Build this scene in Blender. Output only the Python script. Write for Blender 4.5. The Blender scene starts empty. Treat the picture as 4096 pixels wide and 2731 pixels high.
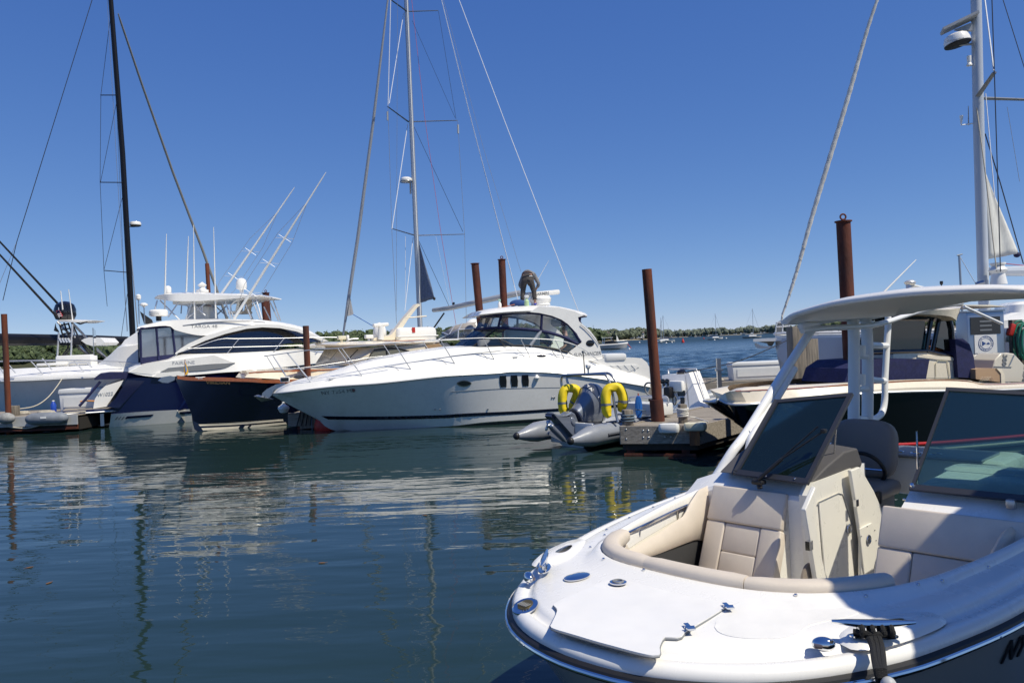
import bpy, math, random
from mathutils import Vector, Matrix, noise
from mathutils.bvhtree import BVHTree
from mathutils.geometry import tessellate_polygon
R = math.radians
scene = bpy.context.scene
col = scene.collection
# ---------------------------------------------------------------- camera
CAM = Vector((0, 0, 2.45))
FPX = 3072.0
cam_rot = (Matrix.Rotation(R(90.12), 3, 'X') @ Matrix.Rotation(R(-2.42), 3, 'Z'))
cd = bpy.data.cameras.new('camera'); cam = bpy.data.objects.new('camera', cd); col.objects.link(cam)
cd.sensor_width = 36; cd.lens = 27; cd.clip_start = 0.1; cd.clip_end = 30000
cam.matrix_world = Matrix.Translation(CAM) @ cam_rot.to_4x4()
scene.camera = cam
# ---------------------------------------------------------------- light
SUN_AZ, SUN_EL = R(125), R(56)
w = bpy.data.worlds.new("World"); scene.world = w; w.use_nodes = True
nt = w.node_tree; bg = nt.nodes['Background']
sky = nt.nodes.new('ShaderNodeTexSky'); sky.sky_type = 'NISHITA'; sky.sun_disc = False
sky.sun_elevation = SUN_EL; sky.sun_rotation = SUN_AZ
sky.air_density = 0.5; sky.dust_density = 0.0; sky.ozone_density = 4.0; sky.altitude = 0
_sep = nt.nodes.new('ShaderNodeSeparateColor'); _com = nt.nodes.new('ShaderNodeCombineColor'); nt.links.new(sky.outputs[0], _sep.inputs[0])
for _i, (_g, _k) in enumerate(((.95, .80), (.72, 1.17), (.40, 2.62))):   # the clear, deep blue of this day
    _p = nt.nodes.new('ShaderNodeMath'); _p.operation = 'POWER'; _p.inputs[1].default_value = _g; nt.links.new(_sep.outputs[_i], _p.inputs[0])
    _m = nt.nodes.new('ShaderNodeMath'); _m.operation = 'MULTIPLY'; _m.inputs[1].default_value = _k; nt.links.new(_p.outputs[0], _m.inputs[0])
    nt.links.new(_m.outputs[0], _com.inputs[_i])
nt.links.new(_com.outputs[0], bg.inputs[0]); bg.inputs[1].default_value = 0.125
sl = bpy.data.lights.new('sun', 'SUN'); sl.energy = 4.8; sl.angle = R(0.5); sl.color = (1, .93, .77)
so = bpy.data.objects.new('sun', sl); col.objects.link(so)
SUNV = Vector((math.sin(SUN_AZ) * math.cos(SUN_EL), math.cos(SUN_AZ) * math.cos(SUN_EL), math.sin(SUN_EL)))
so.rotation_euler = SUNV.to_track_quat('Z', 'Y').to_euler(); so.location = (20, -20, 40)
scene.view_settings.view_transform = 'Standard'; scene.view_settings.look = 'None'
scene.view_settings.exposure = 0.0; scene.view_settings.gamma = 1
scene.render.engine = 'CYCLES'
scene.cycles.max_bounces = 8; scene.cycles.transparent_max_bounces = 16
scene.cycles.caustics_reflective = False; scene.cycles.caustics_refractive = False
# ---------------------------------------------------------------- photo measuring helpers
def ray(u, v):
    return (cam_rot @ Vector(((u - 2048) / FPX, -(v - 1365.5) / FPX, -1))).normalized()
def zc(x0, y0, s):
    return lambda x, y: (x0 + x * s, y0 + y * s)
Z1 = zc(0, 900, .5738); Z2 = zc(500, 900, .574); Z3 = zc(1000, 1100, .4464); Z4 = zc(1700, 1000, .5102)
Z5 = zc(2000, 1300, .4464); Z6 = zc(2800, 900, .6378); Z7 = zc(1900, 1900, .53); Z8 = zc(2900, 1700, .6575)
ZD = zc(0, 0, 1.7415)
def on_h(p, h):                    # point seen at p lying at height h
    r = ray(*p); k = (h - CAM.z) / r.z; return CAM + r * k
def on_y(p, y):                    # point seen at p lying at world depth y
    r = ray(*p); return CAM + r * ((y - CAM.y) / r.y)
class Frame:                       # a boat's own axes: x aft, y away from the camera, z up
    def __init__(s, x, y, ang, z=0):
        s.o = Vector((x, y, z)); s.a = R(ang)
        s.m = Matrix.Translation(s.o) @ Matrix.Rotation(s.a, 4, 'Z'); s.i = s.m.inverted()
        s.i3 = s.i.to_3x3(); s.c = s.i @ CAM
    def px(s, p, y=0.0):           # onto local plane y
        r = s.i3 @ ray(*p); k = (y - s.c.y) / r.y; return s.c + r * k
    def ph(s, p, h):               # onto local height h
        r = s.i3 @ ray(*p); k = (h - s.c.z) / r.z; return s.c + r * k
    def pxx(s, p, x):              # onto local plane x
        r = s.i3 @ ray(*p); k = (x - s.c.x) / r.x; return s.c + r * k
# ---------------------------------------------------------------- materials
def mat(name, c, rough=.5, metal=0.0, var=0.0, vs=3.0, bump=0.0, bs=20.0, coat=0.0, trans=0.0, alpha=1.0, ior=1.5, c2=None, stretch=None, spec=None):
    m = bpy.data.materials.new(name); m.use_nodes = True
    n = m.node_tree.nodes; L = m.node_tree.links; b = n['Principled BSDF']
    b.inputs['Base Color'].default_value = (*c, 1); b.inputs['Roughness'].default_value = rough
    b.inputs['Metallic'].default_value = metal; b.inputs['Coat Weight'].default_value = coat
    b.inputs['Coat Roughness'].default_value = .05
    b.inputs['Transmission Weight'].default_value = trans; b.inputs['Alpha'].default_value = alpha
    b.inputs['IOR'].default_value = ior
    if spec is not None: b.inputs['Specular IOR Level'].default_value = spec
    tc = n.new('ShaderNodeTexCoord'); src = tc.outputs['Object']
    if stretch:
        mp = n.new('ShaderNodeMapping'); mp.inputs['Scale'].default_value = stretch
        L.new(src, mp.inputs[0]); src = mp.outputs[0]
    if var or c2:
        t = n.new('ShaderNodeTexNoise'); t.inputs['Scale'].default_value = vs; t.inputs['Detail'].default_value = 6
        t.inputs['Roughness'].default_value = .62
        L.new(src, t.inputs['Vector'])
        cr = n.new('ShaderNodeValToRGB'); cr.color_ramp.elements[0].position = .36; cr.color_ramp.elements[1].position = .66
        ca = c2 if c2 else tuple(max(0, x * (1 - var)) for x in c); cb = c if c2 else tuple(min(1, x * (1 + var * .6)) for x in c)
        cr.color_ramp.elements[0].color = (*ca, 1); cr.color_ramp.elements[1].color = (*cb, 1)
        L.new(t.outputs['Fac'], cr.inputs[0]); L.new(cr.outputs[0], b.inputs['Base Color'])
        if metal == 0:      # handled, weathered surfaces: sheen varies from place to place
            t2 = n.new('ShaderNodeTexNoise'); t2.inputs['Scale'].default_value = vs * 3.1; t2.inputs['Detail'].default_value = 8; t2.inputs['Roughness'].default_value = .7; L.new(src, t2.inputs['Vector'])
            mr = n.new('ShaderNodeMapRange'); mr.inputs['From Min'].default_value = .35; mr.inputs['From Max'].default_value = .7; mr.inputs['To Min'].default_value = rough * .8; mr.inputs['To Max'].default_value = min(1, rough * 1.5)
            L.new(t2.outputs['Fac'], mr.inputs[0]); L.new(mr.outputs[0], b.inputs['Roughness'])
    if bump:
        t = n.new('ShaderNodeTexNoise'); t.inputs['Scale'].default_value = bs; t.inputs['Detail'].default_value = 4
        L.new(src, t.inputs['Vector'])
        bp = n.new('ShaderNodeBump'); bp.inputs['Strength'].default_value = bump; bp.inputs['Distance'].default_value = .01
        L.new(t.outputs['Fac'], bp.inputs['Height']); L.new(bp.outputs[0], b.inputs['Normal'])
    return m
def glassmat(name, tint, refl=.12, opac=.0, body=(.02, .03, .03)):
    # thin sheet: mostly see-through and tinted, Fresnel reflection, optional dull film
    m = bpy.data.materials.new(name); m.use_nodes = True; n = m.node_tree.nodes; L = m.node_tree.links
    n.remove(n['Principled BSDF']); out = n['Material Output']
    tr = n.new('ShaderNodeBsdfTransparent'); tr.inputs[0].default_value = (*tint, 1)
    gl = n.new('ShaderNodeBsdfGlossy'); gl.inputs['Roughness'].default_value = .03
    df = n.new('ShaderNodeBsdfDiffuse'); df.inputs[0].default_value = (*body, 1)
    m1 = n.new('ShaderNodeMixShader'); m1.inputs[0].default_value = opac
    L.new(tr.outputs[0], m1.inputs[1]); L.new(df.outputs[0], m1.inputs[2])
    fr = n.new('ShaderNodeFresnel'); fr.inputs['IOR'].default_value = 1.5
    mx = n.new('ShaderNodeMath'); mx.operation = 'MULTIPLY_ADD'; mx.inputs[1].default_value = 1.0; mx.inputs[2].default_value = refl - .08
    L.new(fr.outputs[0], mx.inputs[0]); mx.use_clamp = True
    m2 = n.new('ShaderNodeMixShader'); L.new(mx.outputs[0], m2.inputs[0]); L.new(m1.outputs[0], m2.inputs[1]); L.new(gl.outputs[0], m2.inputs[2])
    L.new(m2.outputs[0], out.inputs[0]); return m
M = {}
M['gel'] = mat('gelcoat_white', (.84, .825, .785), .25, coat=.15, var=.04, vs=1.2)
M['gel2'] = mat('gelcoat_offwhite', (.74, .74, .72), .3, coat=.2, var=.05, vs=1.5)
M['nonskid'] = mat('white_nonskid', (.79, .78, .755), .55, bump=.25, bs=400, var=.04)
M['cream'] = mat('cream_gelcoat', (.78, .70, .55), .25, coat=.4, var=.03)
M['navy'] = mat('navy_gelcoat', (.004, .007, .04), .12, coat=.4)
M['navydk'] = mat('dark_navy_gelcoat', (.004, .006, .022), .07, coat=.9)
M['blackhull'] = mat('black_gelcoat', (.006, .006, .008), .08, coat=.8)
M['canvas'] = mat('navy_canvas', (.012, .016, .075), .85, var=.25, vs=8, bump=.3, bs=60)
M['black'] = mat('black_rubber', (.012, .012, .014), .5)
M['blackgl'] = mat('gloss_black', (.01, .01, .012), .12, coat=.4)
M['darkglass'] = mat('dark_tinted_glass', (.012, .014, .02), .04, coat=1.0, spec=.8)
M['chrome'] = mat('stainless_steel', (.60, .61, .63), .42, metal=.55)
M['mirror'] = mat('polished_chrome', (.70, .71, .73), .07, metal=1)
M['chromed'] = mat('dull_steel', (.42, .43, .45), .35, metal=1)
M['alu'] = mat('anodised_mast', (.42, .44, .47), .38, metal=.55)
M['alupaint'] = mat('painted_mast', (.46, .50, .56), .35, coat=.3)
M['blackmast'] = mat('carbon_mast', (.006, .006, .009), .4, spec=.3)
M['greypaint'] = mat('grey_spar', (.30, .32, .36), .5)
M['rope'] = mat('pale_rope', (.50, .46, .38), .9, var=.3, vs=60)
M['ropew'] = mat('white_rope', (.7, .69, .65), .9, var=.2, vs=60)
M['ropeg'] = mat('blue_grey_rope', (.12, .17, .22), .9, var=.3, vs=60)
M['blue'] = mat('blue_rope', (.02, .16, .55), .8)
M['wire'] = mat('rigging_wire', (.35, .36, .38), .4, metal=.6)
M['wired'] = mat('dark_rigging', (.03, .035, .05), .5)
M['wirew'] = mat('white_halyard', (.68, .70, .74), .6)
M['wirer'] = mat('red_halyard', (.40, .10, .16), .7)
M['teak'] = mat('varnished_teak', (.36, .10, .025), .18, coat=.8, var=.25, vs=6, stretch=(.3, 6, 6))
M['orange'] = mat('orange_strap', (.75, .28, .03), .6)
M['rust'] = mat('rusted_steel', (.13, .030, .013), .75, c2=(.045, .015, .011), vs=2.2, bump=.7, bs=30, stretch=(1, 1, .35))
M['rustb'] = mat('bright_rusted_steel', (.22, .050, .015), .8, c2=(.06, .022, .014), vs=1.9, bump=.7, bs=30, stretch=(1.6, 1.6, .25))
M['rustcap'] = mat('rust_cap', (.13, .035, .02), .8)
M['wood'] = mat('weathered_wood', (.38, .335, .28), .85, c2=(.20, .175, .145), vs=3.5, bump=.6, bs=18, stretch=(.5, 9, 9))
M['woodv'] = mat('weathered_post', (.29, .25, .20), .85, c2=(.13, .115, .095), vs=3.5, bump=.6, bs=18, stretch=(8, 8, .5))
M['woodr'] = mat('rust_stained_wood', (.30, .12, .04), .85, c2=(.10, .05, .03), vs=3, bump=.6, bs=18, stretch=(4, 4, .8))
M['darkwood'] = mat('dark_wet_wood', (.025, .022, .018), .8)
M['plasticw'] = mat('white_plastic', (.74, .74, .72), .4, var=.04)
M['plasticc'] = mat('yellowed_plastic', (.68, .64, .48), .5, var=.12, vs=9)
M['grey'] = mat('grey_plastic', (.20, .21, .22), .5)
M['greyl'] = mat('light_grey', (.42, .43, .44), .55, var=.1)
M['hypalon'] = mat('grey_hypalon', (.25, .27, .31), .35, coat=.35, var=.06)
M['hypdark'] = mat('dark_grey_hypalon', (.055, .06, .075), .5)
M['redball'] = mat('red_vinyl', (.50, .025, .015), .45, var=.2, vs=5)
M['clearvinyl'] = glassmat('clear_vinyl', (.80, .83, .86), .16, .10, (.30, .33, .38))
M['clearvinylp'] = glassmat('clear_vinyl_bright', (.74, .77, .82), .30, .16, (.4, .42, .48))
M['glass'] = glassmat('windscreen_glass', (.78, .90, .87), .11, .04, (.25, .3, .3))
M['glassdark'] = glassmat('smoked_glass', (.22, .28, .32), .16, .10)
M['glassgreen'] = glassmat('green_tinted_glass', (.56, .74, .70), .12, .09, (.07, .15, .14))
M['skin'] = mat('skin', (.45, .25, .17), .6)
# ---------------------------------------------------------------- objects
def link(name, me, parent=None, loc=None):
    o = bpy.data.objects.new(name, me); col.objects.link(o)
    if parent is not None: o.parent = parent
    if loc is not None: o.location = loc
    return o
def tag(o, label=None, cat=None, group=None, kind=None):
    if label: o['label'] = label
    if cat: o['category'] = cat
    if group: o['group'] = group
    if kind: o['kind'] = kind
    return o
def thing(name, label, cat, loc=(0, 0, 0), rz=0.0, group=None):
    o = bpy.data.objects.new(name, None); col.objects.link(o); o.location = loc; o.rotation_euler = (0, 0, rz)
    o.empty_display_size = .1
    return tag(o, label, cat, group)
def fthing(name, label, cat, fr, group=None): return thing(name, label, cat, fr.o, fr.a, group)
class MB:
    def __init__(s): s.v = []; s.f = []; s.sm = []
    def add(s, vs, fs, smooth=True):
        b = len(s.v); s.v += [tuple(v) for v in vs]; s.f += [tuple(i + b for i in f) for f in fs]; s.sm += [smooth] * len(fs); return s
    def box(s, c, d, rot=None, taper=1.0, bev=0.0):
        c = Vector(c); hx, hy, hz = d[0] / 2, d[1] / 2, d[2] / 2
        if bev > 0:
            bev = min(bev, hx * .95, hy * .95, hz * .95); vs = []; 
            def ringz(z, inset):
                a, b2 = hx - inset, hy - inset; q = bev
                t = taper if z > 0 else 1
                pts = []
                for cx, cy, st in ((a - q, b2 - q, 0), (-(a - q), b2 - q, 1), (-(a - q), -(b2 - q), 2), (a - q, -(b2 - q), 3)):
                    for k in range(4):
                        an = (st + k / 3) * math.pi / 2
                        pts.append(Vector(((cx + q * math.cos(an)) * t, (cy + q * math.sin(an)) * t, z)))
                return pts
            rings = [ringz(-hz, bev * .8), ringz(-hz + bev * .3, bev * .2), ringz(-hz + bev, 0), ringz(hz - bev, 0), ringz(hz - bev * .3, bev * .2), ringz(hz, bev * .8)]
            vs = [p for r in rings for p in r]; n = 16; fs = []
            for i in range(5):
                for j in range(n): fs.append((i * n + j, i * n + (j + 1) % n, (i + 1) * n + (j + 1) % n, (i + 1) * n + j))
            fs.append(tuple(range(n - 1, -1, -1))); fs.append(tuple(range(5 * n, 6 * n)))
            if rot is not None: vs = [rot @ p for p in vs]
            return s.add([c + p for p in vs], fs, True)
        vs = []
        for z in (-1, 1):
            t = taper if z > 0 else 1
            for x, y in ((-1, -1), (1, -1), (1, 1), (-1, 1)): vs.append(Vector((x * hx * t, y * hy * t, z * hz)))
        if rot is not None: vs = [rot @ p for p in vs]
        return s.add([c + p for p in vs], [(3, 2, 1, 0), (4, 5, 6, 7), (0, 1, 5, 4), (1, 2, 6, 5), (2, 3, 7, 6), (3, 0, 4, 7)], False)
    def tube(s, pts, r, n=8, cap=True, flat=None):
        pts = [Vector(p) for p in pts]; m = len(pts); rs = r if isinstance(r, (list, tuple)) else [r] * m
        prev = None; rings = []
        for i, p in enumerate(pts):
            t = (pts[min(i + 1, m - 1)] - pts[max(i - 1, 0)]); t = t.normalized() if t.length > 1e-9 else Vector((0, 0, 1))
            if prev is None:
                up = Vector((0, 0, 1)) if abs(t.z) < .95 else Vector((1, 0, 0)); a = t.cross(up).normalized()
            else:
                a = prev - t * prev.dot(t); a = a.normalized() if a.length > 1e-6 else t.orthogonal().normalized()
            prev = a; b2 = a.cross(t); k = flat or 1.0
            rings.append([p + (a * math.cos(2 * math.pi * j / n) + b2 * math.sin(2 * math.pi * j / n) * k) * rs[i] for j in range(n)])
        return s.loft(rings, True, cap)
    def loft(s, rings, closed=True, cap=False, smooth=True):
        n = len(rings[0]); vs = [p for r in rings for p in r]; fs = []
        for i in range(len(rings) - 1):
            for j in range(n if closed else n - 1):
                fs.append((i * n + j, i * n + (j + 1) % n, (i + 1) * n + (j + 1) % n, (i + 1) * n + j))
        s.add(vs, fs, smooth)
        if cap:
            s.add(rings[0], [tuple(range(n - 1, -1, -1))], False); s.add(rings[-1], [tuple(range(n))], False)
        return s
    def lathe(s, c, prof, n=20, rot=None, sx=1, sy=1):
        c = Vector(c); rings = []
        for r, z in prof:
            ps = [Vector((r * sx * math.cos(2 * math.pi * j / n), r * sy * math.sin(2 * math.pi * j / n), z)) for j in range(n)]
            if rot is not None: ps = [rot @ p for p in ps]
            rings.append([c + p for p in ps])
        return s.loft(rings, True, True)
    def ell(s, c, d, n=16, m=9, rot=None):
        prof = [(max(1e-4, math.sin(math.pi * i / m)) , -math.cos(math.pi * i / m)) for i in range(m + 1)]
        S = Matrix.Diagonal((d[0], d[1], d[2])); S = rot @ S if rot is not None else S
        return s.lathe(c, prof, n, S)
    def torus(s, c, Rr, r, rot=None, n=28, m=10, a0=0, a1=2 * math.pi, sx=1, sy=1):
        pts = []; full = abs(a1 - a0 - 2 * math.pi) < 1e-4; k = n if full else n + 1; rings = []
        for i in range(k):
            a = a0 + (a1 - a0) * i / n; d = Vector((math.cos(a), math.sin(a), 0)); ring = []
            for j in range(m):
                b = 2 * math.pi * j / m; p = Vector((d.x * Rr * sx, d.y * Rr * sy, 0)) + d * r * math.cos(b) + Vector((0, 0, r * math.sin(b)))
                ring.append(Vector(c) + (rot @ p if rot is not None else p))
            rings.append(ring)
        if full: rings.append(rings[0])
        return s.loft(rings, True, not full)
    def prism(s, poly, d, smooth=False):        # poly: 3D points (planar), extruded by vector d
        poly = [Vector(p) for p in poly]; d = Vector(d); n = len(poly)
        tris = tessellate_polygon([poly]); vs = poly + [p + d for p in poly]
        fs = [tuple(t) for t in tris] + [tuple(i + n for i in reversed(t)) for t in tris]
        fs += [(i, i + n, (i + 1) % n + n, (i + 1) % n) for i in range(n)]
        return s.add(vs, fs, smooth)
    def mirror(s):
        b = len(s.v); s.v += [(x, -y, z) for x, y, z in s.v]; s.f += [tuple(i + b for i in reversed(f)) for f in s.f]; s.sm += s.sm[:]; return s
    def pair(s, name, m, parent=None, **k):      # the piece and its twin across the centreline, each an object
        t = MB(); t.v = [(x, -y, z) for x, y, z in s.v]; t.f = [tuple(reversed(f)) for f in s.f]; t.sm = s.sm[:]
        o = s.build(name, m, parent, **k); t.build(name, m, parent, **k); return o
    def build(s, name, m, parent=None, angle=35, sub=0, solid=0.0, recalc=True):
        me = bpy.data.meshes.new(name); me.from_pydata(s.v, [], s.f); me.validate()
        if isinstance(m, str): m = M[m]
        me.materials.append(m)
        if recalc:
            import bmesh
            bm = bmesh.new(); bm.from_mesh(me); bmesh.ops.remove_doubles(bm, verts=bm.verts, dist=1e-5)
            bmesh.ops.recalc_face_normals(bm, faces=bm.faces); bm.to_mesh(me); bm.free()
        for p in me.polygons: p.use_smooth = True
        try: me.set_sharp_from_angle(angle=R(angle))
        except Exception: pass
        o = link(name, me, parent)
        if solid:
            md = o.modifiers.new('s', 'SOLIDIFY'); md.thickness = solid; md.offset = -1
        if sub:
            md = o.modifiers.new('u', 'SUBSURF'); md.levels = sub; md.render_levels = sub
        return o
def resample(pts, n):                 # even arc-length resample with Catmull-Rom smoothing
    pts = [Vector(p) for p in pts]
    if len(pts) == 2: return [pts[0].lerp(pts[1], i / (n - 1)) for i in range(n)]
    P = [pts[0] * 2 - pts[1]] + pts + [pts[-1] * 2 - pts[-2]]; fine = []
    for i in range(1, len(P) - 2):
        a, b, c, d = P[i - 1], P[i], P[i + 1], P[i + 2]
        for k in range(12):
            t = k / 12; fine.append(.5 * ((2 * b) + (c - a) * t + (2 * a - 5 * b + 4 * c - d) * t * t + (3 * b - a - 3 * c + d) * t ** 3))
    fine.append(pts[-1]); L = [0]
    for a, b in zip(fine, fine[1:]): L.append(L[-1] + (b - a).length)
    out = []; j = 0
    for i in range(n):
        t = L[-1] * i / (n - 1)
        while j < len(L) - 2 and L[j + 1] < t: j += 1
        d = L[j + 1] - L[j]; out.append(fine[j].lerp(fine[j + 1], (t - L[j]) / d if d > 1e-9 else 0))
    return out
def spline(pts, n=24): return resample(pts, n)
def lerp1(xs, ys, x):
    if x <= xs[0]: return ys[0]
    for i in range(len(xs) - 1):
        if x <= xs[i + 1]: return ys[i] + (ys[i + 1] - ys[i]) * (x - xs[i]) / (xs[i + 1] - xs[i])
    return ys[-1]
def railbody(rails, n=40, close_top=True, close_bottom=False, ends=True):
    """rails: from bottom to top on the near side (negative y); mirrored and joined over the top."""
    rs = [resample(r, n) for r in rails]; mb = MB(); rings = []
    for i in range(n):
        near = [r[i] for r in rs]; far = [Vector((p.x, -p.y, p.z)) for p in reversed(near)]
        rings.append(near + far)
    mb.loft(rings, close_bottom, False)
    if not close_top: pass
    if ends: mb.add(rings[0], [tuple(range(len(rings[0])))], False); mb.add(rings[-1], [tuple(reversed(range(len(rings[-1]))))], False)
    return mb
_bvh = {}
def bvh_of(o):
    if o.name not in _bvh:
        me = o.data; mw = o.matrix_local if o.parent is None else Matrix.Translation(o.parent.location) @ o.parent.rotation_euler.to_matrix().to_4x4()
        _bvh[o.name] = (BVHTree.FromPolygons([mw @ v.co for v in me.vertices], [tuple(p.vertices) for p in me.polygons]), mw.inverted())
    return _bvh[o.name]
def hit(o, p, off=.004, default=None):
    t, inv = bvh_of(o); d = ray(*p); h = t.ray_cast(CAM, d)
    if h[0] is None:
        return None
    n = h[1];  n = -n if n.dot(d) > 0 else n
    return inv @ (h[0] + n * off)
def decal(o, poly, name, m, parent, off=.006, step=14, th=0.0, mirror=False, thick=.006):
    """a panel, pane or painted mark lying on the surface of o, outline measured on the photo"""
    xs = [p[0] for p in poly]; ys = [p[1] for p in poly]
    # fine triangulation: tessellate, then split long edges
    vs = [Vector((p[0], p[1], 0)) for p in poly]; tris = [tuple(t) for t in tessellate_polygon([vs])]
    pts = [(p[0], p[1]) for p in poly]
    for _ in range(7):
        mids = {}; new = []; again = False
        def mid(a, b):
            k = (min(a, b), max(a, b))
            if math.dist(pts[a], pts[b]) <= step: return None
            if k not in mids: pts.append(((pts[a][0] + pts[b][0]) / 2, (pts[a][1] + pts[b][1]) / 2)); mids[k] = len(pts) - 1
            return mids[k]
        for a, b, c in tris:
            x, y, z = mid(a, b), mid(b, c), mid(c, a); k = sum(q is not None for q in (x, y, z))
            if k == 0: new.append((a, b, c)); continue
            again = True
            if k == 3: new += [(a, x, z), (x, b, y), (z, y, c), (x, y, z)]
            elif k == 1:
                if x is not None: new += [(a, x, c), (x, b, c)]
                elif y is not None: new += [(b, y, a), (y, c, a)]
                else: new += [(c, z, b), (z, a, b)]
            else:
                if x is None: new += [(c, z, y), (z, a, b), (z, b, y)]
                elif y is None: new += [(a, x, z), (x, b, c), (x, c, z)]
                else: new += [(b, y, x), (x, y, c), (x, c, a)]
        tris = new
        if not again: break
    P = [hit(o, p, off) for p in pts]; Q = [hit(o, p, off - thick) for p in pts]
    good = [t for t in tris if all(P[i] is not None for i in t)]
    if not good: print('DECAL MISS', name, poly[0]); return None
    mb = MB(); z = Vector((0, 0, 0)); mb.add([p or z for p in P], good)
    ec = {}
    for t in good:
        for i in range(3):
            e = (t[i], t[(i + 1) % 3]); k = (min(e), max(e)); ec[k] = ec.get(k, 0) + 1 if k in ec else 1
    b = len(mb.v); mb.v += [tuple(p or z) for p in Q]
    for (i, j), c in ec.items():
        if c == 1: mb.f.append((i, j, j + b, i + b)); mb.sm.append(False)
    used = sorted({i for f in mb.f for i in f}); mp = {k: i for i, k in enumerate(used)}
    mb.v = [mb.v[i] for i in used]; mb.f = [tuple(mp[i] for i in f) for f in mb.f]
    if mirror: return mb.pair(name, m, parent, recalc=False)
    return mb.build(name, m, parent, recalc=False)
def pline(o, pts, r, off=.01, n=6, k=24):     # tube lying along a surface, path measured on the photo
    P = [Vector((p[0], p[1], 0)) for p in pts]; P = resample(P, k)
    out = [hit(o, (p.x, p.y), off) for p in P]; out = [p for p in out if p is not None]
    return MB().tube(out, r, n)
def text_on(s, name, m, parent, origin, xdir, ydir, size, depth=.003, shear=0.0, bold=0.0, width=1.0):
    cu = bpy.data.curves.new(name, 'FONT'); cu.body = s; cu.size = size; cu.extrude = depth; cu.shear = shear; cu.offset = bold
    cu.align_x = 'CENTER'; cu.align_y = 'CENTER'; cu.resolution_u = 3
    tmp = bpy.data.objects.new(name, cu); col.objects.link(tmp)
    dg = bpy.context.evaluated_depsgraph_get(); me = bpy.data.meshes.new_from_object(tmp.evaluated_get(dg))
    bpy.data.objects.remove(tmp); me.name = name; me.materials.clear(); me.materials.append(M[m] if isinstance(m, str) else m)
    x = Vector(xdir).normalized(); y = Vector(ydir); y = (y - x * y.dot(x)).normalized(); z = x.cross(y)
    mt = Matrix((x, y, z)).transposed().to_4x4(); mt = Matrix.Translation(Vector(origin)) @ mt @ Matrix.Diagonal((width, 1, 1, 1))
    me.transform(mt); o = link(name, me, parent); return o
def text_px(o, s, name, m, parent, pa, pb, up, size, **kw):   # lettering on o's surface running from photo point pa to pb
    A, B = hit(o, pa, .004), hit(o, pb, .004); U = hit(o, up, .004)
    if A is None or B is None or U is None: print('TEXT MISS', s); return
    return text_on(s, name, m, parent, (A + B) / 2, B - A, U - A, size, **kw)
def dup(root, loc=None, rz=None, label=None):
    r = root.copy(); col.objects.link(r)
    if loc is not None: r.location = loc
    if rz is not None: r.rotation_euler = (0, 0, rz)
    if label: r['label'] = label
    for ch in root.children:
        c = ch.copy(); col.objects.link(c); c.parent = r
        for g in ch.children:
            d = g.copy(); col.objects.link(d); d.parent = c
    return r
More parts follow.
